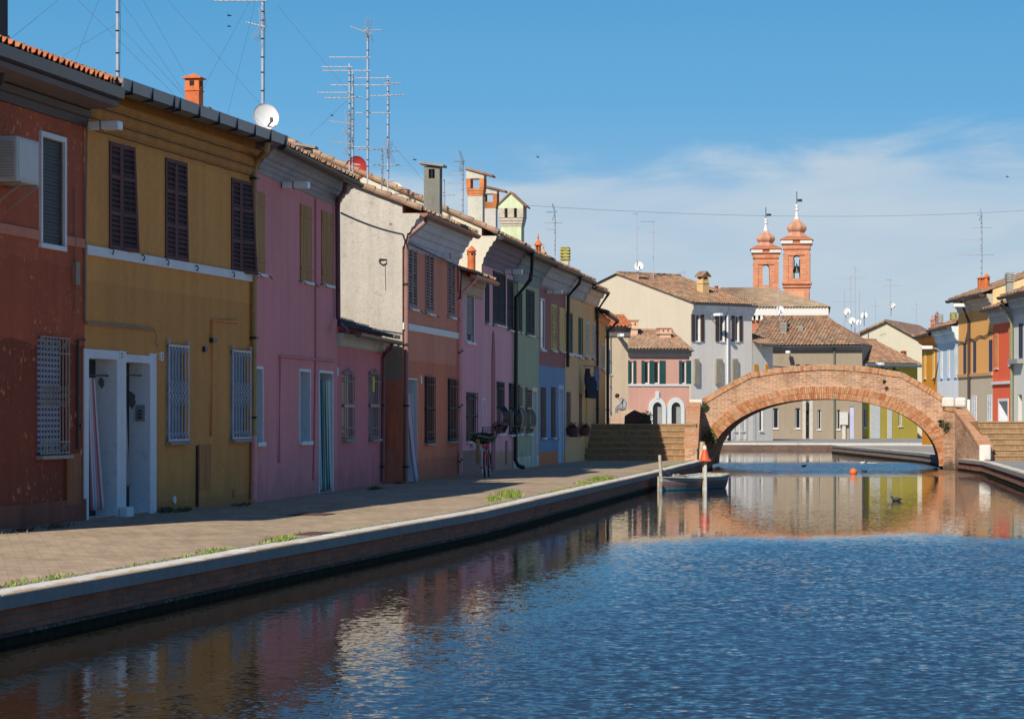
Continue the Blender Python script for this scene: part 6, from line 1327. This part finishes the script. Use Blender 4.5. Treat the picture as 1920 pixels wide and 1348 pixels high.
# guy wires and cables
wm=plain('guy_wire',(.10,.11,.13),.5)
def wire(pts,label,r=.006,name='guy_wire',cat='wire',group=None):
    p0=pts[0]; mb=MB(); mb.tube([p-p0 for p in pts],r,4,cap=False); o=mb.build(name,wm,fix=False); o.location=p0; return tag(o,label,cat,group)
GW='guy wires of the roof masts'
WL=((((110,-40),(350,190),(46,46))),)
for i,(a,b,Y,l) in enumerate((((145,0),(345,196),45,'guy wire running down from the top left corner to the orange chimney'),((225,0),(350,180),45,'guy wire dropping steeply to the orange chimney from the mast at the left'),((268,0),(346,138),46,'guy wire meeting the top of the orange chimney'),((305,-10),(492,200),50,'long guy wire ending at the big white dish'),((470,0),(378,172),48,'guy wire leaning left down to the orange chimney from the dish mast'),((482,-10),(424,228),50,'guy wire dropping to the gutter left of the white dish'),((220,45),(118,105),43,'faint guy wire left of the first mast'),((220,45),(350,185),44.5,'guy wire from the middle of the first mast to the orange chimney'),((185,0),(142,112),43,'steep faint guy wire above the red roof tiles'),((110,0),(18,75),42,'faint guy wire at the top left corner'),((520,10),(660,180),68,'guy wire from the upper sky to the left mast of the aerial cluster'),((735,270),(800,345),74,'guy wire running down to the grey slab chimney'),((580,255),(650,190),70,'short guy wire left of the aerial cluster'))):
    wire([W(*a,Y),W(*b,Y)],l,group=GW,r=.0022 if Y<60 else .003)
n=20; A=W(985,385,112);Bp=W(1960,392,150)
wire([A.lerp(Bp,k/n)+Vector((0,0,-4*.42*(k/n)*(1-k/n))) for k in range(n+1)],'long thin cable strung across the sky past both bell towers',r=.006,name='overhead_cable',cat='cable')
A=W(640,400,56.2);Bp=W(757,440,62.5)
wire([A.lerp(Bp,k/8)+Vector((0,-.02,-4*.05*(k/8)*(1-k/8))) for k in range(9)],'black cable sagging across the sunlit cream gable wall',r=.022,name='overhead_cable',cat='cable')
wire([W(718,620,62),W(755,626,62.2)],'short black cable below the cream gable beside the downpipe',r=.018,name='overhead_cable',cat='cable')
r_=MB(); c=F5.world(-.03,0,0); P=[(712,486),(725,487),(725,494),(718,497),(711,491),(712,486)]; p0=W(712,486,62.44); r_.tube([W(a,b,62.44)-p0 for a,b in P],.014,6); r_.tube([W(722,496,62.44)-p0,W(723,545,62.44)-p0],.004,4); o=r_.build('iron_ring',dark()); o.location=p0; tag(o,'small black iron ring with a hanging cord on the cream gable wall','ring')
# ================================================================ CURTAINS
pw_=F2
def cur(Fc,x0,x1,yt,yb,v,mat,label,**k):
    a=Fc.at(x0,yt,v);b=Fc.at(x1,yt,v); z0=Fc.z(x0,yb,v)+GZ; z1=Fc.z(x0,yt,v)+GZ; A=Fc.world(a.x,-v,0);Bq=Fc.world(b.x,-v,0); return curtain((A.x,A.y),(Bq.x,Bq.y),z0,z1,mat,label,**k)
redst=stripes('red_white_stripe',[(.16,(.42,.15,.18)),(.09,(.70,.70,.72)),(.10,(.40,.44,.52)),(.14,(.62,.62,.66)),(.08,(.55,.25,.28)),(.20,(.40,.13,.17)),(.23,(.66,.62,.55))],'uv',1.0)
grst=stripes('green_white_stripe',[(.12,(.55,.6,.58)),(.07,(.02,.04,.16)),(.10,(.55,.62,.60)),(.06,(.04,.20,.10)),(.12,(.60,.62,.55)),(.10,(.03,.16,.07)),(.10,(.5,.58,.52)),(.05,(.03,.05,.14)),(.15,(.62,.64,.6)),(.13,(.2,.34,.24))],'uv',1.0)
pkst=stripes('pink_grey_stripe',[(.2,(.55,.30,.36)),(.1,(.6,.58,.6)),(.2,(.5,.26,.32)),(.15,(.62,.6,.6)),(.2,(.42,.22,.28)),(.15,(.6,.5,.52))],'uv',1.0)
cur(F2,164,190,708,957,-.16,redst,'red and white striped curtain in the left of the two white doorways',taper=.5,folds=4,bow=.05)
mb=MB(); a=F2.at(165,703,-.12); mb.tube([(a.x-.1,.12,a.z),(a.x+.95,.12,a.z)],.014,6); mb.lathe([(.03,-.02),(.03,.02)],a.x+.95,.12,a.z,8); mb.build('curtain_rod',dark(),F2.root)
mb=MB(); a=F2.at(236,703,-.12); mb.tube([(a.x,.12,a.z),(a.x+.9,.12,a.z)],.012,6); mb.build('curtain_rod',dark(),F2.root)
cur(F2,232.5,239,770,912,-.2,plain('beige_cloth',(.42,.34,.30)),'beige curtain gathered in the right of the two white doorways',taper=.6,folds=3,bow=.04)
# intercom and flaked plaster on the far reveal of the second doorway
def on_reveal(u,depth0,depth1,z0,z1): return None
u1=dB[1]; mb=MB(); zc=F2.z(264,773); mb.box(u1-.03,u1-.0,.06,.20,zc-.13,zc+.11); [mb.box(u1-.036,u1-.03,.10,.16,zc-.09+k*.05,zc-.065+k*.05,1) for k in range(3)]; mb.build('intercom',[plain('intercom_grey',(.25,.25,.25)),dark()],F2.root)
def flake(cx,cz,rx,rz_,n=14):
    mb=MB(); pts=[(cx+rx*math.cos(2*PI*k/n)*random.uniform(.6,1.15),cz+rz_*math.sin(2*PI*k/n)*random.uniform(.6,1.15)) for k in range(n)]
    mb.exx([(min(.345,max(.0,y)),z) for y,z in pts],u1-.006,u1-.001); return mb
flake(.28,F2.z(252,748),.09,.14).build('flaked_patch',plain('bare_cement',(.16,.155,.15),vary=.3,scale=20),F2.root)
um=u1; u1=dA[1]; flake(.22,F2.z(188,716),.05,.09).build('flaked_patch',MAT['bare_cement'],F2.root); u1=um
cur(F3,598,620,712,919,-.05,grst,'green and white striped curtain in the doorway of the mauve pink house',taper=1,folds=6,bow=.03)
cur(F5,763,771,738,902,.05,pkst,'pink striped curtain hanging out of the salmon house doorway',folds=4,taper=1.3,bow=.18)
mb=MB(); p=F5.at(770,785,.0); 
# ================================================================ WASHING AND POTS
def garment(px,py,Y,w_,h_,mat,label,yaw=0):
    mb=MB(); n=8; m=10; vs=[];fs=[]
    for s in (0,1):
        for j in range(m+1):
            for i in range(n+1):
                f=j/m; g=i/n-.5; x=g*w_*(.75+.5*f); vs.append((x,.05*math.sin(i*1.9+j*.5)+s*.03,-h_*f*(1-.12*abs(g)*math.sin(i*2.1)**2)))
    q=(n+1)*(m+1)
    for s in (0,1):
        for j in range(m):
            for i in range(n): a=s*q+j*(n+1)+i; f=(a,a+1,a+n+2,a+n+1); fs.append(f if s else f[::-1])
    mb.add(vs,fs); o=mb.build('hanging_garment',mat,smooth=True,fix=False); o.location=W(px,py,Y); o.rotation_euler=(0,0,yaw); return tag(o,label,'laundry','washing hung out at the buff house')
garment(1103,691,95.2,.42,1.0,plain('black_cloth',(.012,.012,.016)),'black garment on the washing line of the buff house',R(70))
garment(1112,706,95.8,.40,.75,plain('navy_cloth',(.02,.03,.06)),'dark blue garment on the washing line of the buff house',R(60))
garment(1119,688,96.6,.22,.80,plain('lavender_cloth',(.25,.26,.42)),'lavender towel on the washing line of the buff house',R(60))
wire([W(1094,686,94.8),W(1122,687,97.2)],'washing line bracket beside the buff house window',r=.015,name='washing_line',cat='washing line')
def flower_pot(P,label,r=.11,col=(.30,.09,.05),leaf=lfd,s=.2,flowers=None,group=None):
    rt=empty('flower_pot',P,0,label,'flower pot',group); mb=MB(); mb.lathe([(r*.7,-r*1.3),(r,-.02),(r*1.1,-.02),(r*1.1,.02),(r*.9,.02)],0,0,0,12); mb.build('pot',plain('pot_%d'%int(col[0]*100),col),rt)
    mb=MB()
    for k in range(150):
        p=Vector((random.gauss(0,s*.5),random.gauss(0,s*.4),abs(random.gauss(0,s*.5))+.02)); a=Vector((random.uniform(-1,1),random.uniform(-1,1),random.uniform(0,1))).normalized()*.05; b=a.cross(Vector((random.uniform(-1,1),random.uniform(-1,1),1))).normalized()*.02
        mb.add([p-a,p+b,p+a,p-b],[(0,1,2,3)],1 if flowers and random.random()<.35 else 0)
    mb.build('foliage',[leaf]+([flowers] if flowers else []),rt,fix=False)
redf=plain('red_petals',(.35,.02,.03))
flower_pot(W(1074,803,91.6),'round rust coloured flower pot under the left window of the cream house',.22,(.14,.045,.04),s=.12,flowers=redf)
flower_pot(W(1096,803,94.7),'round rust coloured flower pot under the right window of the cream house',.20,(.14,.045,.04),s=.12,flowers=redf)
flower_pot(F6.world(F6.u(890,.1),-.06,F6.z(889,831,.05)),'small white pot on the window sill of the narrow lilac house',.09,(.62,.66,.68),s=.08)
flower_pot(F7.world(F7.u(936,.2),-.18,F7.z(936,806,.2)),'pot with a pink flower inside the left bulging grille of the tall lilac house',.08,(.14,.05,.04),s=.14,flowers=plain('pink_petals',(.5,.03,.12)))
# ================================================================ BICYCLE (seen from behind, leaning by the lilac house)
def bicycle(P,rz):
    rt=empty('bicycle',P,rz,'dark bicycle with red mudguard and leafy plant basket, standing by the lilac house','bicycle')
    R_=.31; blk=plain('bike_black',(.015,.015,.016),.4); rd=plain('bike_red',(.28,.02,.02),.35)
    def ringt(cx,cz,r,rt_,mi=0,mb=None,n=24):
        mb.tube([(0,cx+r*math.cos(2*PI*k/n),cz+r*math.sin(2*PI*k/n)) for k in range(n+1)],rt_,6,mi,cap=False)
    for cy in (0,1.02):
        mb=MB(); ringt(cy,R_,R_-.02,.022,0,mb); w_=mb.build('wheel',blk,rt,fix=False)
        mb=MB(); ringt(cy,R_,R_-.045,.012,0,mb); [mb.tube([(0,cy,R_),(0,cy+(R_-.05)*math.cos(a*PI/8),R_+(R_-.05)*math.sin(a*PI/8))],.003,3,cap=False) for a in range(16)]; mb.lathe([(.025,-.05),(.025,.05)],0,0,0,8) ; mb.build('rim',steel(),w_)
    mb=MB(); f=[((0,.38,.30),(0,.28,.82)),((0,.38,.30),(0,.86,.62)),((0,.30,.70),(0,.84,.80)),((.03,0,R_),(.02,.38,.30)),((-.03,0,R_),(-.02,.38,.30)),((.03,0,R_),(0,.29,.74)),((-.03,0,R_),(0,.29,.74)),((0,.84,.92),(0,.90,.60)),((.03,.90,.58),(.03,1.02,R_)),((-.03,.90,.58),(-.03,1.02,R_))]
    for a,b in f: mb.tube([a,b],.016,7)
    mb.build('frame',plain('bike_dark_red',(.16,.015,.015),.4),rt)
    mb=MB(); mb.tube([(0,R_*0+ (R_+.03)*math.cos(a),R_+(R_+.03)*math.sin(a)) for a in [PI*.15+k*PI*.9/12 for k in range(13)]],.030,6); mb.build('mudguard',rd,rt)
    mb=MB(); mb.lathe([(.001,-.012),(.04,-.008),(.04,.008),(.001,.012)],0,0,0,12); o=mb.build('rear_reflector',plain('reflector_red',(.8,.03,.03),.25),rt,loc=(0,-R_-.03,.52)); o.rotation_euler=(R(90),0,0)
    mb=MB(); mb.box(-.10,.10,.02,.12,.73,.79); mb.build('rear_light',plain('reflector_red',(.8,.03,.03),.25),rt,bevel=.01)
    mb=MB(); mb.box(-.07,.07,-.05,.33,.70,.72); [mb.tube([(s*.06,.0,R_),(s*.06,.05,.70)],.007,5) for s in (-1,1)]; mb.build('carrier',blk,rt)
    mb=MB(); mb.lathe([(.02,-.03),(.11,0),(.10,.05),(.03,.06)],0,.28,.84,12); mb.add([(-.05,.3,.87),(.05,.3,.87),(.015,.50,.87),(-.015,.50,.87),(-.05,.3,.90),(.05,.3,.90),(.015,.50,.89),(-.015,.50,.89)],[(0,3,2,1),(4,5,6,7),(0,1,5,4),(1,2,6,5),(2,3,7,6),(3,0,4,7)]); mb.build('saddle',blk,rt)
    mb=MB(); mb.tube([(-.26,.66,1.0),(-.24,.80,1.02),(0,.86,.96),(.24,.80,1.02),(.26,.66,1.0)],.013,6); mb.build('handlebar',steel(),rt)
    for s in (-1,1): mb=MB(); mb.tube([(s*.05,.38,.30),(s*.07,.38,.30-s*.0),(s*.07,.38,.24)],.01,5); mb.box(min(s*.07,s*.17),max(s*.07,s*.17),.34,.43,.225,.25); mb.build('pedal',blk,rt)
    mb=MB(); 
    for z in (.98,1.06,1.14,1.22): mb.tube([(x,y,z) for x,y in ((-.17,.92),(.17,.92),(.17,1.18),(-.17,1.18),(-.17,.92))],.006,4)
    for x,y in [(-.17+.057*k,yy) for k in range(7) for yy in (.92,1.18)]+[(xx,.92+.052*k) for k in range(6) for xx in (-.17,.17)]: mb.tube([(x,y,.98),(x,y,1.22)],.004,4)
    mb.build('basket',blk,rt)
bp=W(912,893,68.6); bicycle((bp.x-.02,68.3,GZ),R(-5))
b_=bush(W(906,822,70.1),.30,520,lf,'leafy green plant spilling out of the bicycle basket',name='potted_plant',flat=.45,leaf=.07)
o=MB(); o.box(-.05,.05,-.02,.02,-.32,.32); o=o.build('hanging_bag',plain('ochre_bag',(.42,.26,.13)),bevel=.01); o.location=W(896,847,69.8); tag(o,'narrow ochre bag hanging beside the bicycle','bag')
# ================================================================ BOAT AND MOORING POSTS
def boat():
    P0=Vector((3.80,71.6)); P1=Vector((5.35,74.7)); L=(P1-P0).length; rz=math.atan2((P1-P0).y,(P1-P0).x)
    rt=empty('rowing_boat',(P0.x,P0.y,0),rz,'small weathered wooden boat with turquoise waterline moored at the left quay','boat')
    n=16; B2=.62
    def sec(t):  # half width, keel z, sheer z at station t
        w_=B2*(math.sin(min(1,t*1.25)*PI/2)**.8)*(1-.30*max(0,t-.65)/.35); return w_,-.10,.28+.08*abs(t-.45)**1.5*2
    prof=[(0,0.0),(.55,.06),(.82,.30),(.93,.62),(1,1)]
    def ring(t,ins=0):
        w_,k,s=sec(t); w_=max(.03,w_-ins); o=[]
        for f,g in prof: o.append((t*L,w_*f,k+ins*.6+(s-k-ins*.6)*g))
        return [(x,-y,z) for x,y,z in reversed(o[1:])]+o
    def shell(ins,flip):
        vs=[];fs=[]; m=len(ring(0))
        for i in range(n+1): vs+=ring(i/n,ins)
        for i in range(n):
            for k in range(m-1): q=(i*m+k,i*m+k+1,(i+1)*m+k+1,(i+1)*m+k); fs.append(q)
        fs.append(tuple(n*m+k for k in range(m))); fs.append(tuple(range(m))[::-1])
        return vs,fs,m
    hullm,t,p=newmat('boat_hull'); tc=N(t,'ShaderNodeTexCoord'); s=N(t,'ShaderNodeSeparateXYZ'); t.links.new(tc.outputs['Object'],s.inputs[0])
    nn=noise(t,mapping(t,tc.outputs['Object'],(2,2,14)),2,5,.7); z=M2(t,'ADD',s.outputs[2],M2(t,'MULTIPLY',M2(t,'SUBTRACT',nn,.5),.05))
    c=ramp(t,z,[(0,(.03,.30,.38)),(.035,(.03,.30,.38)),(.045,(.24,.15,.13)),(.22,(.26,.18,.15)),(.23,(.40,.37,.32))],'CONSTANT'); c=mixc(t,sstep(t,nn,.4,.7,0,.4),c,(.22,.19,.17)); t.links.new(c,p.inputs['Base Color']); p.inputs['Roughness'].default_value=.7
    mb=MB(); v,f,m=shell(0,0); mb.add(v,f); mb.build('hull',hullm,rt,smooth=False)
    inn=plain('boat_pale_paint',(.62,.68,.66),.7,vary=.2,scale=8)
    mb=MB(); v,f,m=shell(.05,0); mb.add([(x,y,z+.012) for x,y,z in v],f[:-2]); mb.build('inner_skin',inn,rt)
    mb=MB()
    for sg in (-1,1):
        pts=[(i/n*L,sg*(sec(i/n)[0]+.012),sec(i/n)[2]+.012) for i in range(n+1)]
        mb.tube(pts,.025,6)
    w_,k,s_=sec(1); mb.box(L-.03,L+.03,-w_,w_,s_-.05,s_+.045); mb.build('gunwale',plain('worn_grey_wood',(.38,.36,.31),.8,vary=.3,scale=12),rt)
    mb=MB(); [mb.box(x,x+.24,-sec(x/L)[0]+.05,sec(x/L)[0]-.05,.19,.215) for x in (1.0,2.0)]; mb.box(L-.5,L-.05,-.42,.42,.20,.225); mb.box(.38,.62,-.16,.16,.24,.26); mb.build('thwart',inn,rt)
    mb=MB(); 
    for q in range(3): 
        pts=[(.7+q*.25+.16*math.cos(a*.7),.12*math.sin(a*.9)+.1*(q-1),.31+.015*a%.06+.02*q) for a in range(14)]; mb.tube(pts,.016,5)
    mb.tube([(.35,-.2,.40),(.8,-.35,.36),(1.3,-.1,.33),(1.9,.15,.36),(2.3,-.4,.42)],.018,5); mb.build('rope',plain('hemp_rope',(.40,.36,.28)),rt)
    return rt
boat()
def post(px,yt,yb,Y,r,mat,label,lean=(0,0),name='mooring_post'):
    b=W(px,yb,Y); t=W(px,yt,Y); mb=MB(); h=t.z-b.z; mb.tube([(0,0,-.6),(0,0,0),(lean[0],lean[1],h*.5),(lean[0]*2,lean[1]*2,h)],[r,r,r*.97,r*.9],8); o=mb.build(name,mat); o.location=(b.x,b.y,b.z); return tag(o,label,'post')
pw1=plain('pale_driftwood',(.46,.40,.30),.85,vary=.3,scale=10)
post(1240,853,915,71.7,.045,pw1,'thin grey wooden mooring post standing at the left end of the boat',(-.02,0))
post(1235,893,925,71.3,.035,pw1,'short pale stick at the water beside the left end of the boat')
post(1315,828,887,95.6,.10,plain('yellow_driftwood',(.52,.42,.26),.85,vary=.3,scale=10),'thick yellowish post standing against the shaded left foot of the bridge',(.02,0))
post(1319.5,862,916,72.75,.035,pw1,'thin pale post touching the one under the traffic cone')
post(1323,845,917,72.7,.042,plain('white_post',(.60,.58,.52),.7,vary=.15),'whitish mooring post carrying an orange traffic cone')
cp_=W(1321.5,862,72.7); cn=empty('traffic_cone',cp_,0,'orange traffic cone with a white band on top of the mooring post by the boat','traffic cone')
co_=plain('cone_orange',(.80,.10,.02),.5,vary=.08)
mb=MB(); mb.lathe([(.135,0),(.12,.03),(.07,.22),(.052,.28)],0,0,0,16); mb.lathe([(.036,.365),(.02,.40)],0,0,0,12); mb.box(-.15,.15,-.15,.15,-.03,.0); mb.build('cone',co_,cn)
mb=MB(); mb.lathe([(.058,.275),(.037,.365)],0,0,0,14); mb.build('reflective_band',plain('cone_white',(.7,.68,.66)),cn)
# ropes from post to boat
wire([W(1240,880,71.7),W(1262,893,72.2),W(1280,899,72.6)],'slack rope from the thin post into the boat',r=.014,name='mooring_rope',cat='rope')
# ================================================================ BUOY, BIRDS, LITTER
bc=W(1600,887.5,93); mb=MB(); mb.lathe([(.02,-.13),(.10,-.09),(.135,0),(.115,.08),(.05,.13),(.02,.14)],0,0,0,16); o=mb.build('buoy',plain('buoy_orange',(.85,.16,.03),.5),smooth=True); o.location=(bc.x,bc.y,.06); tag(o,'orange ball buoy floating in front of the bridge arch','buoy')
def duck(px,py,Y,s,label,rz=0,head=True,name='duck'):
    p=W(px,py,Y); mb=MB(); n=10
    # body as one lofted surface: tail, rump, back, breast, neck, head, bill
    sp=[(-.20,.07,.005),(-.17,.075,.025),(-.08,.055,.07),(.02,.05,.085),(.10,.06,.07),(.14,.10,.05),(.15,.13,.038),(.165,.155,.036),(.185,.158,.030),(.205,.152,.014),(.23,.146,.006)] if head else [(-.12,.05,.005),(-.08,.045,.05),(0,.04,.07),(.08,.045,.05),(.12,.05,.005)]
    mb.tube([(x*s,0,z*s) for x,z,r in sp],[r*s for x,z,r in sp],n)
    o=mb.build(name,plain('duck_dark',(.03,.032,.035),.6,vary=.3,scale=12),smooth=True); o.location=(p.x,p.y,0.0); o.rotation_euler=(0,0,rz); return tag(o,label,'bird','water birds on the canal')
duck(1681,937,5280*1.83/(939-785),.62,'dark duck swimming in the brown reflection at the right',R(165))
duck(1507,873,5280*1.83/(875-785),.5,'small dark duck in the blue strip under the arch',R(10)); duck(1621,883,5280*1.83/(885-785),.55,'small dark duck just right of the orange buoy',R(190))
duck(1617,868,5280*1.83/(868.5-785),.5,'tiny white bird floating under the right of the arch',R(0)).data.materials.__setitem__(0,white())
mb=MB(); mb.box(-.18,.18,-.02,.02,-.01,.015); mb.box(-.2,-.10,-.05,.05,-.01,.03); o=mb.build('floating_litter',white()); q=W(1622,868,5280*1.83/(868-785)); o.location=(q.x+.3,q.y,0); tag(o,'thin white scrap floating under the right part of the arch','litter')
def swift(px,py,Y,label,s=.12):
    mb=MB(); mb.tube([(-.3*s,0,0),(0,0,0),(.4*s,0,.02*s)],[.02*s,.12*s,.04*s],6); 
    for sg in (-1,1): mb.add([(.0,0,0),(.15*s,0,0),(-.25*s,sg*.9*s*.3,.5*s),(-.1*s,sg*.5*s*.3,.3*s),(.0,0,.02*s),(.15*s,0,.02*s),(-.25*s,sg*.9*s*.3,.52*s),(-.1*s,sg*.5*s*.3,.32*s)],[(0,1,2,3),(4,7,6,5),(0,3,7,4),(1,5,6,2)])
    o=mb.build('flying_bird',dark()); o.location=W(px,py,Y); tag(o,label,'bird','small birds in the sky')
swift(622,217,60,'tiny bird flying left of the aerial cluster'); swift(777,300,70,'tiny bird in the sky above the grey slab chimney',.15); swift(1008,295,100,'tiny bird above the turned clay chimneys',.2); swift(1888,332,140,'tiny bird at the right edge of the sky',.25); swift(429,30,60,'tiny bird left of the mast at the top',.16); swift(429,50,60,'lower of two tiny birds left of the mast at the top',.14)
# ================================================================ PERSON
def person():
    P=W(1170,768,146.2); k=1.0; rt=empty('person',P,0,'person in grey sweatshirt and grey trousers sitting bent forward with hands together','person')
    def skin(name,pts,edges,mat,parent,sub=2):
        me=bpy.data.meshes.new(name); me.from_pydata([p[:3] for p in pts],edges,[]); me.materials.append(mat)
        o=bpy.data.objects.new(name,me); scene.collection.objects.link(o); o.parent=parent
        m=o.modifiers.new('skin','SKIN'); m.use_smooth_shade=True
        for i,p in enumerate(pts): v=me.skin_vertices[0].data[i]; v.radius=(p[3],p[3]); v.use_root=(i==0)
        s=o.modifiers.new('sub','SUBSURF'); s.levels=sub; s.render_levels=sub; return o
    # x left is where the person faces (-x); pelvis at origin on the seat
    sk=plain('skin_tone',(.55,.30,.20),.6)
    b=[(0.12,0,.10,.13),(.06,0,.28,.13),(-.06,0,.46,.13),(-.17,0,.58,.10),(-.25,0,.63,.055),(-.31,0,.66,.085),(-.38,0,.68,.095),(-.42,0,.64,.07),
       (-.12,.17,.53,.06),(-.20,.20,.28,.045),(-.36,.08,.16,.035),(-.42,.05,.12,.03),(-.12,-.17,.53,.06),(-.22,-.20,.28,.045),(-.38,-.08,.16,.035),(-.44,-.05,.12,.03),
       (-.02,.11,.06,.095),(-.40,.15,.07,.07),(-.36,.15,-.30,.045),(-.46,.15,-.34,.04),(-.02,-.11,.06,.095),(-.40,-.15,.07,.07),(-.38,-.15,-.30,.045),(-.48,-.15,-.34,.04)]
    e=[(0,1),(1,2),(2,3),(3,4),(4,5),(5,6),(6,7),(3,8),(8,9),(9,10),(10,11),(3,12),(12,13),(13,14),(14,15),(0,16),(16,17),(17,18),(18,19),(0,20),(20,21),(21,22),(22,23)]
    body=skin('body',b,e,sk,rt)
    g=.022; sel=[0,1,2,3,8,9,10,12,13,14,16,20]; mp={v:i for i,v in enumerate(sel)}
    skin('sweatshirt',[(b[i][0],b[i][1],b[i][2],b[i][3]+g) for i in sel],[(mp[a],mp[c]) for a,c in e if a in mp and c in mp],plain('grey_sweatshirt',(.28,.30,.33),.9),rt)
    sel=[0,16,17,18,20,21,22]; mp={v:i for i,v in enumerate(sel)}
    skin('trousers',[(b[i][0],b[i][1],b[i][2]-.01,b[i][3]+g) for i in sel],[(mp[a],mp[c]) for a,c in e if a in mp and c in mp],plain('grey_trousers',(.17,.18,.20),.9),rt)
    for s in (-1,1): skin('shoe',[(-.36,s*.15,-.35,.05),(-.44,s*.15,-.37,.045),(-.54,s*.15,-.38,.038)],[(0,1),(1,2)],dark(),rt)
    mb=MB(); mb.lathe([(.02,-.10),(.10,-.06),(.125,.0),(.11,.07),(.05,.12),(.01,.13)],0,0,0,14); o=mb.build('hair',plain('dark_hair',(.03,.012,.012),.8),rt,smooth=True); o.location=(-.345,0,.715); o.rotation_euler=(0,R(-35),0)
    mb=MB()
    for s in (-1,1):   # five bent fingers on each hand
        for f in range(4): mb.tube([(-.43,s*(.03+.018*f),.115),(-.47,s*(.02+.016*f),.10),(-.49+.006*f,s*(.012+.014*f),.065),(-.475,s*(.01+.012*f),.045)],[.010,.009,.008,.007],6)
        mb.tube([(-.42,s*.02,.13),(-.445,s*.0,.125),(-.465,s*-.01,.105)],[.012,.010,.008],6)
        # eye, ear
    mb.build('fingers',sk,rt,smooth=True)
    mb=MB()
    for s in (-1,1): mb.lathe([(.001,-.012),(.012,0),(.001,.012)],-.475,s*.035,.665,6)
    mb.build('eye',dark(),rt); mb=MB(); mb.tube([(-.48,0,.665),(-.505,0,.64),(-.485,0,.625)],[.010,.016,.008],6); mb.tube([(-.33,.09,.69),(-.335,.105,.66),(-.34,.095,.64)],.012,5); mb.tube([(-.33,-.09,.69),(-.335,-.105,.66),(-.34,-.095,.64)],.012,5); mb.build('nose_and_ears',sk,rt,smooth=True)
    return rt
person()
# ================================================================ GRASS AND WEEDS
grm=leafm('grass_blades',(.10,.17,.02),(.34,.42,.07)); 
def blades(mb,P,n,sx,sy,h,hv=.5):
    for k in range(n):
        x=P[0]+random.gauss(0,sx); y=P[1]+random.gauss(0,sy); hh=h*random.uniform(1-hv,1+hv*.6); a=random.uniform(0,2*PI); w_=.010; l=random.uniform(.2,1.1)*hh; hh*=random.uniform(.5,1) if random.random()<.5 else 1
        mb.add([(x-w_*math.cos(a),y-w_*math.sin(a),GZ),(x+w_*math.cos(a),y+w_*math.sin(a),GZ),(x+l*math.sin(a),y-l*math.cos(a),GZ+hh)],[(0,1,2)])
mb=MB()
y=21.
while y<92:
    d=1.0+.9*math.sin(y*.7)+.8*math.sin(y*.23+1); dens=max(0.1,d)*random.uniform(.3,1.2)
    if random.random()<.9: blades(mb,(edge_x(y)-.36-random.uniform(0,.10),y),int(3*dens),.05,.12,.015+.008*dens)
    y+=.07
for (px,py,n,s,h) in ((955,930,600,.30,.12),(925,938,250,.15,.08),(1118,901,420,.22,.09),(1140,898,300,.3,.08),(1095,907,250,.25,.06),(530,1013,260,.25,.045),(400,1035,160,.2,.035),(105,1085,120,.18,.035),(30,1098,120,.2,.04)):
    Y=FP*(CH-GZ)/(py-HY); blades(mb,((px-CX)*Y/FP,Y),n,s*.35,s*2.2,h)
tag(mb.build('grass',grm,fix=False),'thin fringe of green grass growing along the inner edge of the coping','grass',kind='stuff')
mb=MB()
for (px,py,n,s,h) in ((310,957,260,.12,.09),(340,955,160,.2,.07),(100,985,120,.3,.05),(450,944,120,.3,.05),(700,914,200,.25,.06),(745,903,160,.2,.06),(40,992,120,.3,.05)):
    Y=FP*(CH-GZ)/(py+3-HY); blades(mb,((px-CX)*Y/FP+.03,Y),n,s*.25,s*1.6,h)
tag(mb.build('weeds',leafm('dry_weeds',(.06,.06,.02),(.16,.13,.07)),fix=False),'dry dark weeds at the foot of the house walls','weeds',kind='stuff')
# strip of earth and gravel under the grass
mb=MB(); P=[p for p in LEFT_EDGE if p[1]>=0][:-2]; A=offs(P,.283);Bq=offs(P,.50)
for i in range(len(P)-1): mb.add([(*A[i],GZ+.004),(*A[i+1],GZ+.004),(*Bq[i+1],GZ+.004),(*Bq[i],GZ+.004)],[(0,3,2,1)])
struct('verge_soil',mb,bricks('soil',(.20,.16,.09),(.14,.12,.06),(.30,.26,.2),.09,.07,.02,axis='XY'))
# manhole strip (rust drain cover)
for (px,py,wd,l) in ((585,965,.55,'rusty drain cover in the paving in front of the mauve house'),(590,1001,.35,'small dark drain cover near the coping')):
    Y=FP*(CH-GZ)/(py-HY); o=MB(); o.box(-wd/2,wd/2,-.4,.4,0,.006); [o.box(-wd/2+.04,wd/2-.04,-.34+k*.13,-.28+k*.13,.006,.011) for k in range(6)]; o=o.build('drain_cover',plain('rust_iron',(.10,.05,.035),.8,vary=.3)); o.location=((px-CX)*Y/FP,Y,GZ+.004); o.rotation_euler=(0,0,R(-10)); tag(o,l,'drain cover')
# door steps
scene.render.engine='CYCLES'
